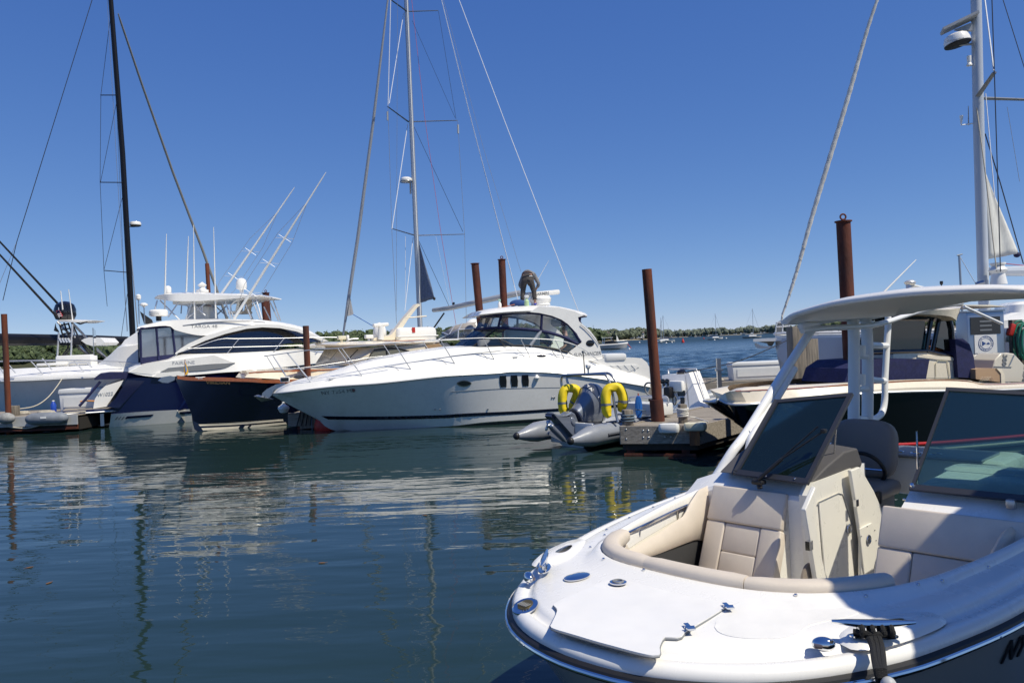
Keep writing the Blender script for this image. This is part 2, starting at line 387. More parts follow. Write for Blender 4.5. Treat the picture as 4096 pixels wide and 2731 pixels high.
# ================================================================ water, land, woods
def water():
    import numpy as np
    me = bpy.data.meshes.new('water')
    ys = [-60.0, 28.0]
    while ys[-1] < 900: ys.append(ys[-1] + max(.16, (ys[-1] - 20) * .0075))
    ys += [1100, 2500, 6000, 14000]; ys = np.array(ys); nc = 520
    an = np.tan(np.radians(np.linspace(-46, 46, nc))); wdt = np.maximum(ys, 80.0)
    X = an[None, :] * np.where(ys > 80, ys, 80.0)[:, None] * np.where(ys > 80, 1, 1)[:, None]; Y = np.repeat(ys[:, None], nc, 1)
    X = an[None, :] * (ys * .97 + 12).clip(30)[:, None]; X[0:2, 0] = -140; X[0:2, -1] = 140; X[2:, 0] -= 90; X[2:, -1] += 90; Z = np.zeros_like(X)
    rg = np.random.RandomState(4)
    for k in range(44):
        wl = .55 * (6 ** rg.rand()); d = np.radians(250 + rg.randn() * 32); kk = 2 * np.pi / wl; amp = .0085 * wl ** .9
        sp = np.maximum((ys - 20) * .0075, .16); fade = np.clip((wl / sp - 2.0) / 2.0, 0, 1)[:, None]
        Z += amp * fade * np.sin(kk * (X * np.cos(d) + Y * np.sin(d)) + rg.rand() * 6.28)
    Z *= np.clip((Y - 33) / 14, 0, 1); Z[-6:] = 0; gust = .8 + .25 * np.sin(X * .031 + Y * .05) * np.sin(Y * .023 + 1); Z *= gust
    nr = len(ys); V = np.stack([X, Y, Z], -1).reshape(-1, 3); I = np.arange(nr * nc).reshape(nr, nc)
    Fc = np.stack([I[:-1, :-1], I[:-1, 1:], I[1:, 1:], I[1:, :-1]], -1).reshape(-1, 4)
    me.from_pydata(V.tolist(), [], Fc.tolist())
    for pl in me.polygons: pl.use_smooth = True
    m = bpy.data.materials.new('harbour_water'); m.use_nodes = True; n = m.node_tree.nodes; L = m.node_tree.links
    b = n['Principled BSDF']; b.inputs['Base Color'].default_value = (.015, .033, .031, 1); b.inputs['Roughness'].default_value = .025
    b.inputs['IOR'].default_value = 1.34
    tc = n.new('ShaderNodeTexCoord'); geo = n.new('ShaderNodeNewGeometry')
    def noise_(scale, rot, det, loc=(0, 0, 0), rough=.5):
        mp = n.new('ShaderNodeMapping'); mp.inputs['Scale'].default_value = scale; mp.inputs['Rotation'].default_value = (0, 0, R(rot)); mp.inputs['Location'].default_value = loc
        L.new(tc.outputs['Object'], mp.inputs[0]); t = n.new('ShaderNodeTexNoise'); t.inputs['Scale'].default_value = 1; t.inputs['Detail'].default_value = det
        t.inputs['Roughness'].default_value = rough
        L.new(mp.outputs[0], t.inputs['Vector']); return t.outputs['Fac']
    def math_(op, a, bb, c=None):
        x = n.new('ShaderNodeMath'); x.operation = op
        for i, q in enumerate((a, bb, c)):
            if q is None: continue
            if isinstance(q, (int, float)): x.inputs[i].default_value = q
            else: L.new(q, x.inputs[i])
        return x.outputs[0]
    sep = n.new('ShaderNodeSeparateXYZ'); L.new(geo.outputs['Position'], sep.inputs[0])
    # open harbour beyond the docks is choppier
    mr = n.new('ShaderNodeMapRange'); mr.inputs['From Min'].default_value = 29; mr.inputs['From Max'].default_value = 48; L.new(sep.outputs['Y'], mr.inputs[0]); mr.interpolation_type = 'SMOOTHSTEP'
    chop = mr.outputs[0]
    mr2 = n.new('ShaderNodeMapRange'); mr2.inputs['From Min'].default_value = 50; mr2.inputs['From Max'].default_value = 350; mr2.inputs['To Min'].default_value = .025; mr2.inputs['To Max'].default_value = .42
    L.new(sep.outputs['Y'], mr2.inputs[0]); L.new(mr2.outputs[0], b.inputs['Roughness'])
    swell = noise_((.36, 1.25, 1), 10, 2); rip = noise_((1.25, 4.4, 1), 16, 2, (5, 2, 0)); fine = noise_((3.2, 9, 1), -10, 2)
    calm = math_('ADD', math_('MULTIPLY', swell, .027), math_('ADD', math_('MULTIPLY', rip, .0052), math_('MULTIPLY', fine, .0007)))
    w1 = noise_((1.6, 3.4, 1), -25, 5, rough=.65); rough = math_('MULTIPLY', w1, .07)
    mx = n.new('ShaderNodeMix'); mx.data_type = 'FLOAT'; L.new(chop, mx.inputs[0]); L.new(calm, mx.inputs[2]); L.new(rough, mx.inputs[3])
    bp = n.new('ShaderNodeBump'); bp.inputs['Strength'].default_value = 1; bp.inputs['Distance'].default_value = 1.0
    L.new(mx.outputs[0], bp.inputs['Height']); L.new(bp.outputs[0], b.inputs['Normal'])
    me.materials.append(m); tag(link('water', me), kind='structure')
water()
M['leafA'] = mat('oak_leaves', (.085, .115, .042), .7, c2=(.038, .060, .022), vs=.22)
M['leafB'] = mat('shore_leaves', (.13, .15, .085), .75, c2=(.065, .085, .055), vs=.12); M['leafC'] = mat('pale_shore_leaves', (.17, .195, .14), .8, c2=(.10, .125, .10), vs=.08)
M['earth'] = mat('wooded_hill_ground', (.05, .055, .025), .95, var=.3, vs=.05)
M['sand'] = mat('pale_shore', (.30, .26, .19), .95, var=.2, vs=.05)
M['bark'] = mat('bark', (.10, .08, .06), .9)
def land(name, pts, depth, base=.8, m='earth'):
    """a low ridge: pts = (x, y, height); water's edge in front, rises to height and falls behind"""
    mb = MB(); P = resample([Vector(p) for p in pts], 60); rings = []
    for p in P:
        r = Vector((p.x, p.y, 0)); n = Vector((p.x * .12, 1, 0)).normalized() if True else None
        rings.append([r + Vector((0, -4, -.6)), r + Vector((0, 0, base)), r + Vector((0, depth * .3, base + p.z * .45)), r + Vector((0, depth * .75, p.z)), r + Vector((0, depth * 1.8, p.z * .6)), r + Vector((0, depth * 3, -1))])
    mb.loft(rings, False); return tag(mb.build(name, m), kind='structure')
_ico = None
def ico():
    global _ico
    if _ico is None:
        import bmesh
        bm = bmesh.new(); bmesh.ops.create_icosphere(bm, subdivisions=2, radius=1); _ico = ([v.co.copy() for v in bm.verts], [tuple(v.index for v in f.verts) for f in bm.faces]); bm.free()
    return _ico
def woods(name, label, pts, depth, n, hmin, hmax, m, seed, leaf=.9, per=70, tmin=0.0, slope=(.45, 1.0)):
    rd = random.Random(seed); P = resample([Vector(p) for p in pts], 200); V = []; Fs = []; iv, if_ = ico()
    for i in range(n):
        p = P[int(min(199, max(0, (i + rd.random()) / n * 200)))]; t = tmin + (1 - tmin) * rd.random() ** 1.2; dx = rd.uniform(-3, 3)
        gz = (.8 + p.z * .45 * (t / .3) if t < .3 else .8 + p.z * (.45 + .5 * (t - .3) / .7))
        x, y = p.x + dx, p.y + 2 + t * depth * .8; h = rd.uniform(hmin, hmax) * (.85 + .5 * noise.noise(Vector((x * .03, y * .05, seed)))) ; w = h * rd.uniform(.40, .58)
        cz = gz + h * .52; sh = rd.random() * 9; q = len(V)
        for c in iv:
            k = .82 + .42 * noise.noise(c * 1.7 + Vector((sh, i * .37, 0))) + .22 * noise.noise(c * 4 + Vector((sh, i * .3, 5)))
            V.append(Vector((x + c.x * w * k, y + c.y * w * k, cz + c.z * h * .5 * k)))
        Fs += [tuple(a_ + q for a_ in f) for f in if_]
        for k in range(per):
            c = Vector((rd.gauss(0, 1), rd.gauss(0, 1), rd.gauss(0, 1) + .3)).normalized(); kk = (.86 + .42 * noise.noise(c * 1.7 + Vector((sh, i * .37, 0)))) * rd.uniform(.85, 1.12)
            c2 = Vector((x + c.x * w * kk, y + c.y * w * kk, cz + c.z * h * .5 * kk))
            s_ = leaf * rd.uniform(.35, 1.0); u = (c + Vector((rd.uniform(-1, 1), rd.uniform(-1, 1), rd.uniform(-1, 1))) * .8).normalized(); v = u.orthogonal().normalized() * s_; u2 = u.cross(v)
            q = len(V); V += [c2 + v, c2 + u2 * .8, c2 - v, c2 - u2 * .8]; Fs.append((q, q + 1, q + 2, q + 3))
    me = bpy.data.meshes.new(name); me.from_pydata([tuple(v) for v in V], [], Fs); me.materials.append(M[m]); o = link(name, me)
    return tag(o, label, 'woods', kind='stuff')
LH = [(-420, 400, 13), (-300, 405, 11), (-262, 410, 9.5), (-200, 415, 7.5), (-120, 420, 7.5), (-50, 425, 7.5), (0, 430, 7), (35, 440, 5), (52, 445, .5)]
land('hill', LH, 40); woods('woods', 'dark green wooded hillside behind the boats on the left', LH, 40, 1150, 5.5, 8.5, 'leafA', 3, leaf=.8, per=36)
LC = [(84, 820, 1.2), (100, 822, 2.5), (125, 830, 2.5), (152, 850, 1.5), (165, 860, 1)]
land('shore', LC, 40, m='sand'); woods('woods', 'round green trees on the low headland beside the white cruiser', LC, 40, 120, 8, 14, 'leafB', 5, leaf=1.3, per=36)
LR = [(160, 1300, .8), (220, 1350, .8), (300, 1380, 1), (420, 1300, 1.5), (560, 1200, 2), (760, 1150, 2)]
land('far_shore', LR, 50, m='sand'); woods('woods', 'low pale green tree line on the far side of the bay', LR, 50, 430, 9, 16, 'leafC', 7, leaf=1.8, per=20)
LE = [(188, 470, 1), (230, 440, 1.5), (290, 400, 2), (360, 330, 3), (420, 280, 4)]
land('near_shore', LE, 30, m='sand'); woods('woods', 'green trees on the shore behind the fuel dock on the right', LE, 30, 230, 5, 9, 'leafA', 9, leaf=.7, per=36)
M['houseW'] = mat('white_clapboard', (.72, .70, .66), .7, bump=.2, bs=3); M['roofD'] = mat('slate_roof', (.12, .10, .09), .8, var=.2); M['brickH'] = mat('pinkish_brick', (.42, .22, .16), .85, var=.2)
def house(x, y, z, w, d, h, m, label, rz=0):
    T = thing('house', label, 'house', (x, y, z), rz); MB().box((0, 0, h / 2), (w, d, h)).build('wall', m, T)
    mb = MB(); e = .4; mb.prism([(-w / 2 - e, -d / 2 - e, h), (-w / 2 - e, d / 2 + e, h), (-w / 2 - e, 0, h + d * .38)], (w + 2 * e, 0, 0)); rf = mb.build('roof', 'roofD', T)
    MB().box((w * .25, d * .1, h + d * .3), (.9, .9, 2.2)).build('chimney', m, rf)
    for k in range(3):
        for r in range(2 if h > 4 else 1): MB().box((-w * .33 + k * w * .33, -d / 2 - .02, h * (.28 + .42 * r)), (w * .12, .1, 1.3)).build('window', 'darkglass', T)
house(109, 836, 2.5, 10, 7, 5, 'brickH', 'pink brick house low among the trees of the headland')
house(140, 842, 2, 9, 6, 5, 'houseW', 'white house at the right end of the headland')
house(131, 838, 1.5, 5, 4, 3, 'houseW', 'small white cottage beside the white headland house')
house(206, 452, 1.6, 11, 7, 5, 'houseW', 'pale house on the wooded right shore behind the hardtop')
def far_sailboat(x, y, L, H, ang, label, hullm='gel2', cover='canvas', bm=None):
    T = thing('moored_sailboat', label, 'sailboat', (x, y, 0), R(ang), 'sailboats moored out in the bay')
    k = [Vector((-L * .5, 0, .9)), Vector((-L * .38, 0, 0)), Vector((0, 0, -.3)), Vector((L * .42, 0, .0)), Vector((L * .5, 0, .35))]
    b = [Vector((-L * .5, 0, 1.0)), Vector((-L * .3, -L * .09, .95)), Vector((0, -L * .15, .85)), Vector((L * .3, -L * .13, .85)), Vector((L * .5, -L * .09, .9))]
    c = [Vector((p.x, p.y * .8, p.z * .35)) for p in b]
    railbody([k, c, b], 16).build('hull', hullm, T); MB().box((-.3, 0, 1.15), (L * .42, L * .17, .5), taper=.85).build('cabin', 'gel', T)
    MB().tube([(-L * .08, 0, .8), (-L * .08, 0, H)], [.11, .08], 6).build('mast', 'alu', T)
    MB().tube([(-L * .08, 0, 1.9), (L * .36, 0, 1.8)], .16, 6).build('boom', cover, T)
    mb = MB(); mb.tube([(-L * .49, 0, 1), (-L * .08, 0, H * .97)], .045, 5); mb.tube([(L * .49, 0, 1), (-L * .08, 0, H)], .02, 4); mb.build('stay', 'wire', T)
    return T
def P2(u, v): # point on the water seen at photo pixel
    p = on_h((u, v), 0); return p.x, p.y
far_sailboat(*P2(2662, 1369), 8, 11.5, 8, 'distant white sloop just right of the rusty piling')
far_sailboat(*P2(2648, 1371), 7, 10, 70, 'small distant sailboat half behind the rusty piling')
far_sailboat(*P2(2860, 1358), 7.5, 12.4, 175, 'distant white sloop with a dark blue sail cover in mid bay')
far_sailboat(*P2(3008, 1352), 9, 14, 178, 'distant grey hulled sloop nearest the right anchor bow', 'greyl', 'greyl')
far_sailboat(*P2(2372, 1372), 9, 13, 170, 'distant sailboat behind the stern of the white cruiser')
x, y = P2(2469, 1368); T = thing('sailing_dinghy', 'tiny dinghy with a white sail off the headland', 'sailboat', (x, y, 0), R(20))
railbody([[Vector((-2, 0, .3)), Vector((0, 0, -.1)), Vector((2, 0, .2))], [Vector((-2, 0, .45)), Vector((0, -.7, .4)), Vector((2, -.5, .4))]], 10).build('hull', 'gel', T)
MB().prism([(-.5, 0, .7), (1.8, 0, .8), (-.35, 0, 5)], (0, .05, 0)).build('sail', 'gel', T)
for i, (u, v, c, nm) in enumerate([(2517, 1397, 'gel', 'round white mooring buoy near the small powerboat'), (2558, 1371, 'gel', 'white mooring buoy left of the rusty piling'), (2688, 1371, 'gel', 'white mooring buoy just right of the distant sloop'), (2696, 1367, 'gel', 'farther of two white buoys right of the distant sloop'), (2665, 1373, 'gel', 'white mooring buoy under the distant sloop'), (2858, 1361, 'gel', 'white mooring buoy in front of the blue covered sloop'), (2905, 1354, 'gel', 'white mooring buoy right of the blue covered sloop'), (3066, 1362, 'gel', 'white mooring buoy left of the anchor bow'), (2815, 1355, 'redball', 'small red buoy left of the blue covered sloop')]):
    x, y = P2(u, v); s = y / 380 * .34 + .10
    T = thing('mooring_buoy', nm, 'buoy', (x, y, 0), 0, 'mooring buoys in the bay'); MB().ell((0, 0, s * .35), (s, s, s * .8), 10, 7).build('float', c, T); MB().tube([(0, 0, s), (0, 0, s * 1.5)], s * .12, 5).build('stem', 'grey', T)
x, y = P2(2732, 1370); T = thing('channel_marker', 'red conical channel buoy with a thin pole in the bay', 'buoy', (x, y, 0)); MB().lathe((0, 0, 0), [(.5, -.2), (.55, .3), (.5, .5), (.15, 1.4), (.1, 1.5)], 10).build('body', 'redball', T); MB().tube([(0, 0, 1.4), (.05, 0, 4.5)], .07, 5).build('pole', 'wood', T)
# ================================================================ large white sport cruiser
ZA = zc(1000, 1200, .3509); ZB = zc(1800, 1150, .2551); ZC = zc(1500, 1300, .2126)
def pf(fr, p, f):
    y = -1.0
    for _ in range(12): P = fr.px(p, y); y = -f(P.x)
    return fr.px(p, y)
def prail(fr, pts):            # pts: (pixel, y)  or  (pixel, function) or Vector
    out = []
    for q in pts:
        if isinstance(q, Vector): out.append(q); continue
        p, y = q
        out.append(pf(fr, p, y) if callable(y) else fr.px(p, y))
    return out
def mir(pts): return [Vector((p.x, -p.y, p.z)) for p in pts]
def cleat(name, parent, c, l=.22, rz=0, m='chrome', s=1.0):
    mb = MB(); rot = Matrix.Rotation(rz, 3, 'Z'); c = Vector(c)
    mb.tube([c + rot @ Vector((x * l, 0, (.045 + .012 * abs(x) * 2) * s)) for x in (-.5, -.3, 0, .3, .5)], [.007 * s, .011 * s, .013 * s, .011 * s, .007 * s], 8)
    for x in (-.16, .16): mb.tube([c + rot @ Vector((x * l, 0, -.01)), c + rot @ Vector((x * l, 0, .045 * s))], .009 * s, 8)
    mb.box(c, (l * .5, .05 * s, .006), rot)
    return mb.build(name, m, parent)
def cruiser():
    F = Frame(-7.19, 23.05, 15.4)
    T = fthing('motor_cruiser', 'large white sport cruiser with navy boot stripe and a person working on its roof', 'motor boat', F)
    sb = lambda x: lerp1([-.2, 0, .25, .7, 1.5, 3, 5, 8, 11, 12.5], [0, .05, .5, .85, 1.2, 1.6, 1.82, 1.9, 1.85, 1.75], x)
    kb = lambda x: sb(x) * lerp1([0, 1, 3, 6, 9], [.5, .66, .82, .94, .97], x)
    cb = lambda x: sb(x) * lerp1([0, 2.4, 4, 6, 9], [.02, .16, .5, .80, .88], x)
    STN = F.px((2600, 1548), -1.8).x
    keel = [F.px(p, 0) for p in (Z3(198, 1078), Z3(400, 1188), Z3(600, 1290), Z3(850, 1408))] + [Vector((5.5, 0, -.45)), Vector((8.5, 0, -.6)), Vector((STN, 0, -.6))]
    chine = [F.px(Z3(200, 1076), -.02), F.px(Z3(400, 1186), -.03), F.px(Z3(600, 1285), -.06)] + prail(F, [(Z3(850, 1385), cb), (Z3(1300, 1378), cb), (Z3(1792, 1352), cb), (Z4(500, 1346), cb), (Z4(1000, 1316), cb)]) + [Vector((STN, -1.62, .02))]
    knuc = prail(F, [(Z3(202, 1074), -.03), (Z3(500, 1108), kb), (Z3(900, 1120), kb), (Z3(1300, 1092), kb), (ZC(1500, 1250), kb), (ZC(2352, 1203), kb), (Z4(1000, 1085), kb), (Z4(1350, 1098), kb), (Z4(1750, 1118), kb)])
    sheer = prail(F, [(Z3(205, 1066), 0.0), (ZA(300, 1068), sb), (ZA(450, 1052), sb), (ZA(950, 992), sb), (ZC(0, 1112), sb), (ZC(700, 1038), sb), (ZC(1400, 963), sb), (ZC(2352, 908), sb), (Z4(700, 955), sb), (Z4(1000, 964), sb), (Z4(1300, 1002), sb), (Z4(1500, 1032), sb), (Z4(1765, 1077), sb)])
    hull = railbody([keel, chine, knuc, sheer], 60, ends=True).build('hull', 'gel', T, angle=12)
    # deck and cabin trunk
    e0 = [p + Vector((0, .0, .03)) for p in sheer]
    tb = lambda x: max(0, sb(x) - .22); ub = lambda x: sb(x) * lerp1([0, 1, 3, 6, 12], [.2, .35, .55, .72, .8], x)
    e1 = prail(F, [(ZA(262, 1040), 0.0), (ZA(300, 1000), tb), (ZA(420, 972), tb), (ZA(690, 936), tb), (ZA(1270, 862), tb), (ZC(665, 832), tb), (ZC(1495, 724), tb), (ZC(2240, 650), tb), (ZB(1260, 1100), tb), (ZB(1785, 1112), tb), (Z4(1300, 880), tb), (Z4(1500, 935), tb), (Z4(1765, 1010), tb)])
    e2 = prail(F, [(ZA(270, 1020), 0.0), (ZA(420, 955), ub), (ZA(600, 900), ub), (ZA(780, 868), ub), (ZA(1120, 768), ub), (ZC(0, 660), ub), (ZC(700, 532), ub), (ZC(1400, 436), ub), (ZC(1900, 410), ub), (ZB(500, 936), ub), (ZB(1000, 922), ub), (ZB(1400, 936), ub), (ZB(1850, 1025), ub), (Z4(1290, 872), ub), (Z4(1500, 925), ub), (Z4(1765, 1000), ub)])
    e3 = [Vector((p.x, p.y * .3, p.z + .05 * min(1, abs(p.y)))) for p in e2]
    deck = railbody([e0, e1, e2, e3], 60).build('deck', 'gel', T, angle=20)
    # rub rail
    mb = MB()
    s2 = resample(sheer, 50)
    mb.tube([p + Vector((0, -.01, .012)) for p in s2], .028, 6); mb.tube([p + Vector((0, .01, .012)) for p in mir(s2)], .028, 6)
    rr = mb.build('rub_rail', 'greyl', T)
    mb = MB(); mb.tube([p + Vector((0, -.036, .012)) for p in s2], .012, 6); mb.build('steel_strip', 'chrome', rr)
    # transom block with vents (engine hatch and sunpad)
    q = lambda x, y: F.px(Z4(x, y), -1.55)
    out = [q(1290, 866), q(1390, 850), q(1640, 842), (q(1700, 848)), q(1740, 880), q(1758, 915), q(1766, 1005), q(1500, 940)]
    MB().prism(out, (0, 3.1, 0)).build('engine_deck', 'gel', T, angle=40)
    mb = MB(); o = [F.px(Z4(*p), -1.57) for p in ((1400, 905), (1450, 902), (1560, 898), (1640, 897), (1680, 917), (1640, 935), (1600, 955), (1570, 950), (1500, 930))]
    v = MB().prism(o, (0, .03, 0)).build('vent', 'gel2', T)
    mb = MB()
    for k in range(4):
        a = (1452 + k * 56, 903); mb.prism([F.px(Z4(a[0], a[1]), -1.585), F.px(Z4(a[0] + 50, a[1] - 1), -1.585), F.px(Z4(a[0] + 34, a[1] + 20 + 8 * min(k, 2)), -1.585)], (0, .02, 0))
    mb.build('vent_fin', 'gel', v)
    MB().box(F.px(Z4(1440, 838), -1.0), (.75, 1.2, .22), bev=.07).build('seat', 'gel2', T)
    # stripes and marks
    def band(name, top, bot, m, o=hull, n=22, **k):
        t = [Vector((*p, 0)) for p in top]; b = [Vector((*p, 0)) for p in bot]; t = resample(t, n); b = resample(b, n)
        return decal(o, [(p.x, p.y) for p in t] + [(p.x, p.y) for p in reversed(b)], name, m, T, mirror=True, **k)
    band('boot_stripe', [Z3(640, 1262), Z3(900, 1266), Z3(1300, 1264), Z3(1792, 1251), Z4(300, 1280), Z4(700, 1262), Z4(1050, 1240), Z4(1400, 1218), Z4(1700, 1196)],
         [Z3(700, 1291), Z3(900, 1294), Z3(1300, 1292), Z3(1792, 1279), Z4(300, 1306), Z4(700, 1286), Z4(1050, 1262), Z4(1400, 1238), Z4(1700, 1214)], 'navydk')
    band('hull_stripe', [Z4(200, 1110), Z4(600, 1085), Z4(1060, 1075)], [Z4(200, 1113), Z4(600, 1088), Z4(1060, 1078)], 'grey')
    for cx in (612, 700, 786):
        y = 1028 - (cx - 612) * .04
        decal(hull, [Z4(cx - 27, y - 42), Z4(cx + 22, y - 44), Z4(cx + 28, y), Z4(cx + 26, y + 44), Z4(cx - 20, y + 46), Z4(cx - 28, y)], 'porthole', 'darkglass', T, off=.012, thick=.02, mirror=True)
    e = [Z4(306 + 58 * math.cos(a), 1045 + 25 * math.sin(a) * (1 - .25 * math.cos(a) ** 2)) for a in [2 * math.pi * k / 24 for k in range(24)]]
    pw = decal(hull, e, 'porthole', 'chromed', T, off=.012, thick=.02, mirror=True)
    e = [Z4(307 + 50 * math.cos(a), 1043 + 18 * math.sin(a) * (1 - .25 * math.cos(a) ** 2)) for a in [2 * math.pi * k / 24 for k in range(24)]]
    decal(hull, e, 'glass', 'darkglass', pw, off=.02, thick=.01, mirror=True)
    for c in ((997, 1154), (1014, 1154), (78, 1247), (117, 1247), (492, 1246)):
        p = hit(hull, Z4(*c), .01); MB().lathe(p, [(.012, -.01), (.028, 0), (.02, .008)], 10, Matrix.Rotation(R(90), 3, 'X')).build('scupper', 'chromed', T)
    p = hit(deck, ZB(1428, 1078), .01)
    if p: MB().lathe(p, [(.16, -.012), (.16, 0), (.13, .012), (.08, .016)], 20, Matrix.Rotation(R(75), 3, 'X'), sy=.3).build('deck_vent', 'blackgl', T)
    p = F.px(ZB(2198, 872), -1.48); MB().lathe(p, [(.14, -.01), (.14, .0), (.1, .012)], 20, Matrix.Rotation(R(90), 3, 'X'), sy=.72).build('badge', 'blackgl', T)
    p = hit(hull, Z4(875, 1000), .02); MB().lathe(p, [(.04, -.08), (.085, 0), (.06, .05), (.02, .1)], 12).build('vent_cowl', 'gel', T)
    text_px(hull, 'NY 7254 MB', 'registration_number', 'grey', T, Z3(680, 1055), Z3(900, 1036), Z3(790, 1000), .19, width=1.02)
    decal(hull, [Z3(916, 1022), Z3(942, 1020), Z3(942, 1040), Z3(916, 1042)], 'registration_sticker', mat('sticker_red', (.35, .08, .07), .5), T)
    # roof, arch and enclosure
    r0 = prail(F, [(ZB(475, 434), -1.2), (ZB(900, 398), -1.34), (ZB(1400, 402), -1.34), (ZB(1800, 425), -1.34), (ZB(2140, 452), -1.2)])
    r1 = prail(F, [(ZB(452, 424), -1.28), (ZB(900, 380), -1.45), (ZB(1400, 362), -1.45), (ZB(1800, 385), -1.45), (ZB(2158, 438), -1.3)])
    r2 = prail(F, [(ZB(500, 382), -1.1), (ZB(700, 338), -1.15), (ZB(1000, 306), -1.15), (ZB(1400, 284), -1.15), (ZB(1700, 298), -1.15), (ZB(2000, 364), -1.15), (ZB(2118, 400), -1.1)])
    r3 = [Vector((p.x, -.35, p.z + .05)) for p in r2]
    roof = railbody([r0, r1, r2, r3], 30, close_bottom=True).build('hardtop', 'gel', T, angle=30)
    arch = [ZB(1250, 385), ZB(1400, 398), ZB(1600, 443), ZB(1750, 503), ZB(1850, 573), ZB(1990, 720), ZB(2062, 862), ZB(1867, 1008), Z4(1200, 850), Z4(1290, 880), Z4(1396, 856), Z4(1372, 760), Z4(1340, 690), Z4(1290, 625), Z4(1232, 578), ZB(2022, 530), ZB(2008, 465), ZB(2100, 440), ZB(1950, 372), ZB(1700, 310), ZB(1400, 296)]
    mb = MB(); mb.prism([F.px(p, -1.47) for p in arch], (0, .14, 0)); ar = mb.pair('arch', 'gel', T)
    mb = MB(); mb.tube([F.px(p, -1.50) for p in (ZB(2045, 580), ZB(2120, 640), ZB(2220, 745), ZB(2300, 850), ZB(2335, 905))], .012, 6); mb.build('grab_rail', 'chrome', ar)
    mb = MB(); mb.prism([F.px(p, -1.40) for p in (ZB(2010, 455), ZB(2150, 455), ZB(2145, 466), ZB(2060, 470), ZB(2052, 530), ZB(2075, 575), ZB(2015, 530))], (0, 2.8, 0)); mb.build('rear_curtain', 'canvas', T)
    text_on('SUNDANCER', 'boat_lettering', 'grey', T, F.px(Z4(1272, 815), -1.475), F.px(Z4(1330, 813), -1.475) - F.px(Z4(1215, 822), -1.475), (0, 0, 1), .155, shear=.25)
    bot = prail(F, [(ZB(20, 950), 0.0), (ZB(160, 944), -.55), (ZB(350, 936), -.95), (ZB(600, 926), -1.22), (ZB(960, 914), -1.36), (ZB(1240, 910), -1.42), (ZB(1560, 945), -1.46), (ZB(1850, 1012), -1.5)])
    midr = prail(F, [(ZB(392, 658), 0.0), (ZB(560, 644), -.55), (ZB(735, 634), -.92), (ZB(900, 638), -1.15), (ZB(1180, 655), -1.3), (ZB(1470, 690), -1.38), (ZB(1750, 765), -1.42), (ZB(1995, 882), -1.46)])
    top = prail(F, [(ZB(490, 452), 0.0), (ZB(640, 440), -.55), (ZB(822, 420), -.95), (ZB(1000, 400), -1.2), (ZB(1300, 398), -1.36), (ZB(1600, 448), -1.4), (ZB(1850, 578), -1.42), (ZB(2050, 855), -1.44)])
    # the front stands across the boat: rebuild it as a shallow curve from the side post forward
    def fronted(r, dx, n=28):
        r = resample(r, n); return r
    B, D, U = fronted(bot, 0), fronted(midr, 0), fronted(top, 0)
    mb = MB(); mb.loft([B, D], False); wsg = mb.pair('windscreen', 'glass', T)
    mb = MB(); mb.loft([D, U], False); vin = mb.pair('clear_curtain', 'clearvinyl', T)
    def strip(a, b, w, th, name, m, par):   # flat band along a to b
        return MB().tube(a, w, 8).pair(name, m, par)
    strip(D, None, .048, 0, 'canvas_band', 'canvas', vin); strip(U, None, .045, 0, 'canvas_band', 'canvas', vin)
    strip([p + Vector((0, 0, .0)) for p in B], None, .028, 0, 'windscreen_frame', 'black', wsg)
    def post(i, A_, B_, r, name, m, par):
        mb = MB(); mb.tube([A_[i], B_[i]], r, 8); mb.tube(mir([A_[i], B_[i]]), r, 8); mb.build(name, m, par)
    def near(rail, p, y):
        t = F.px(p, y); return min(range(len(rail)), key=lambda i: (rail[i] - t).length)
    mb = MB(); a = D[near(D, ZB(740, 632), -.92)]; b = U[near(U, ZB(826, 420), -.95)]; mb.tube([a, b], .04, 8); mb.pair('canvas_band', 'canvas', vin)
    mb = MB(); a = D[near(D, ZB(1460, 690), -1.38)]; b = U[near(U, ZB(1410, 400), -1.38)]; mb.tube([a, b], .04, 8); mb.pair('canvas_band', 'canvas', vin)
    mb = MB(); a = B[near(B, ZB(355, 936), -.95)]; b = D[near(D, ZB(740, 632), -.92)]; mb.tube([a, b], .03, 8); mb.pair('windscreen_post', 'black', wsg)
    mb = MB(); a = B[near(B, ZB(1240, 910), -1.42)]; b = D[near(D, ZB(1450, 690), -1.38)]; mb.tube([a, b], .05, 8); mb.pair('windscreen_post', 'greypaint', wsg)
    mb = MB(); mb.prism([F.px(p, -1.43) for p in (ZB(1995, 720), ZB(2062, 862), ZB(1900, 985), ZB(1990, 870))], (0, .03, 0)); mb.pair('canvas_corner', 'canvas', vin)
    mb = MB()
    for a, b in (((680, 765), (985, 895)), ((760, 800), (880, 930))): mb.tube([F.px(ZB(*a), -1.30), F.px(ZB(*b), -1.42)], .012, 6)
    mb.build('wiper', 'black', wsg)
    # interior seen through the glass
    mb = MB(); mb.box(F.px(ZB(1130, 830), -.5), (1.1, .5, .75), bev=.1); mb.box(F.px(ZB(1130, 830), .6), (1.0, .7, .8), bev=.1); mb.build('helm_seat', 'gel2', T)
    mb = MB(); mb.box(F.px(ZB(560, 890), -.2), (.9, 1.9, .3), bev=.1); mb.build('dashboard', 'grey', T)
    mb = MB(); mb.tube([F.px(p, .9) for p in (ZB(930, 900), ZB(1010, 780), ZB(980, 690), ZB(900, 620), ZB(800, 560))], .07, 8); mb.build('far_window_frame', 'grey', T)
    mb = MB(); mb.torus(F.px(ZB(640, 830), -.5), .2, .018, Matrix.Rotation(R(60), 3, 'Y')); mb.build('steering_wheel', 'black', T)
    # bow rail
    rb = lambda x: max(0, sb(x) - .12) if x > -.3 else 0
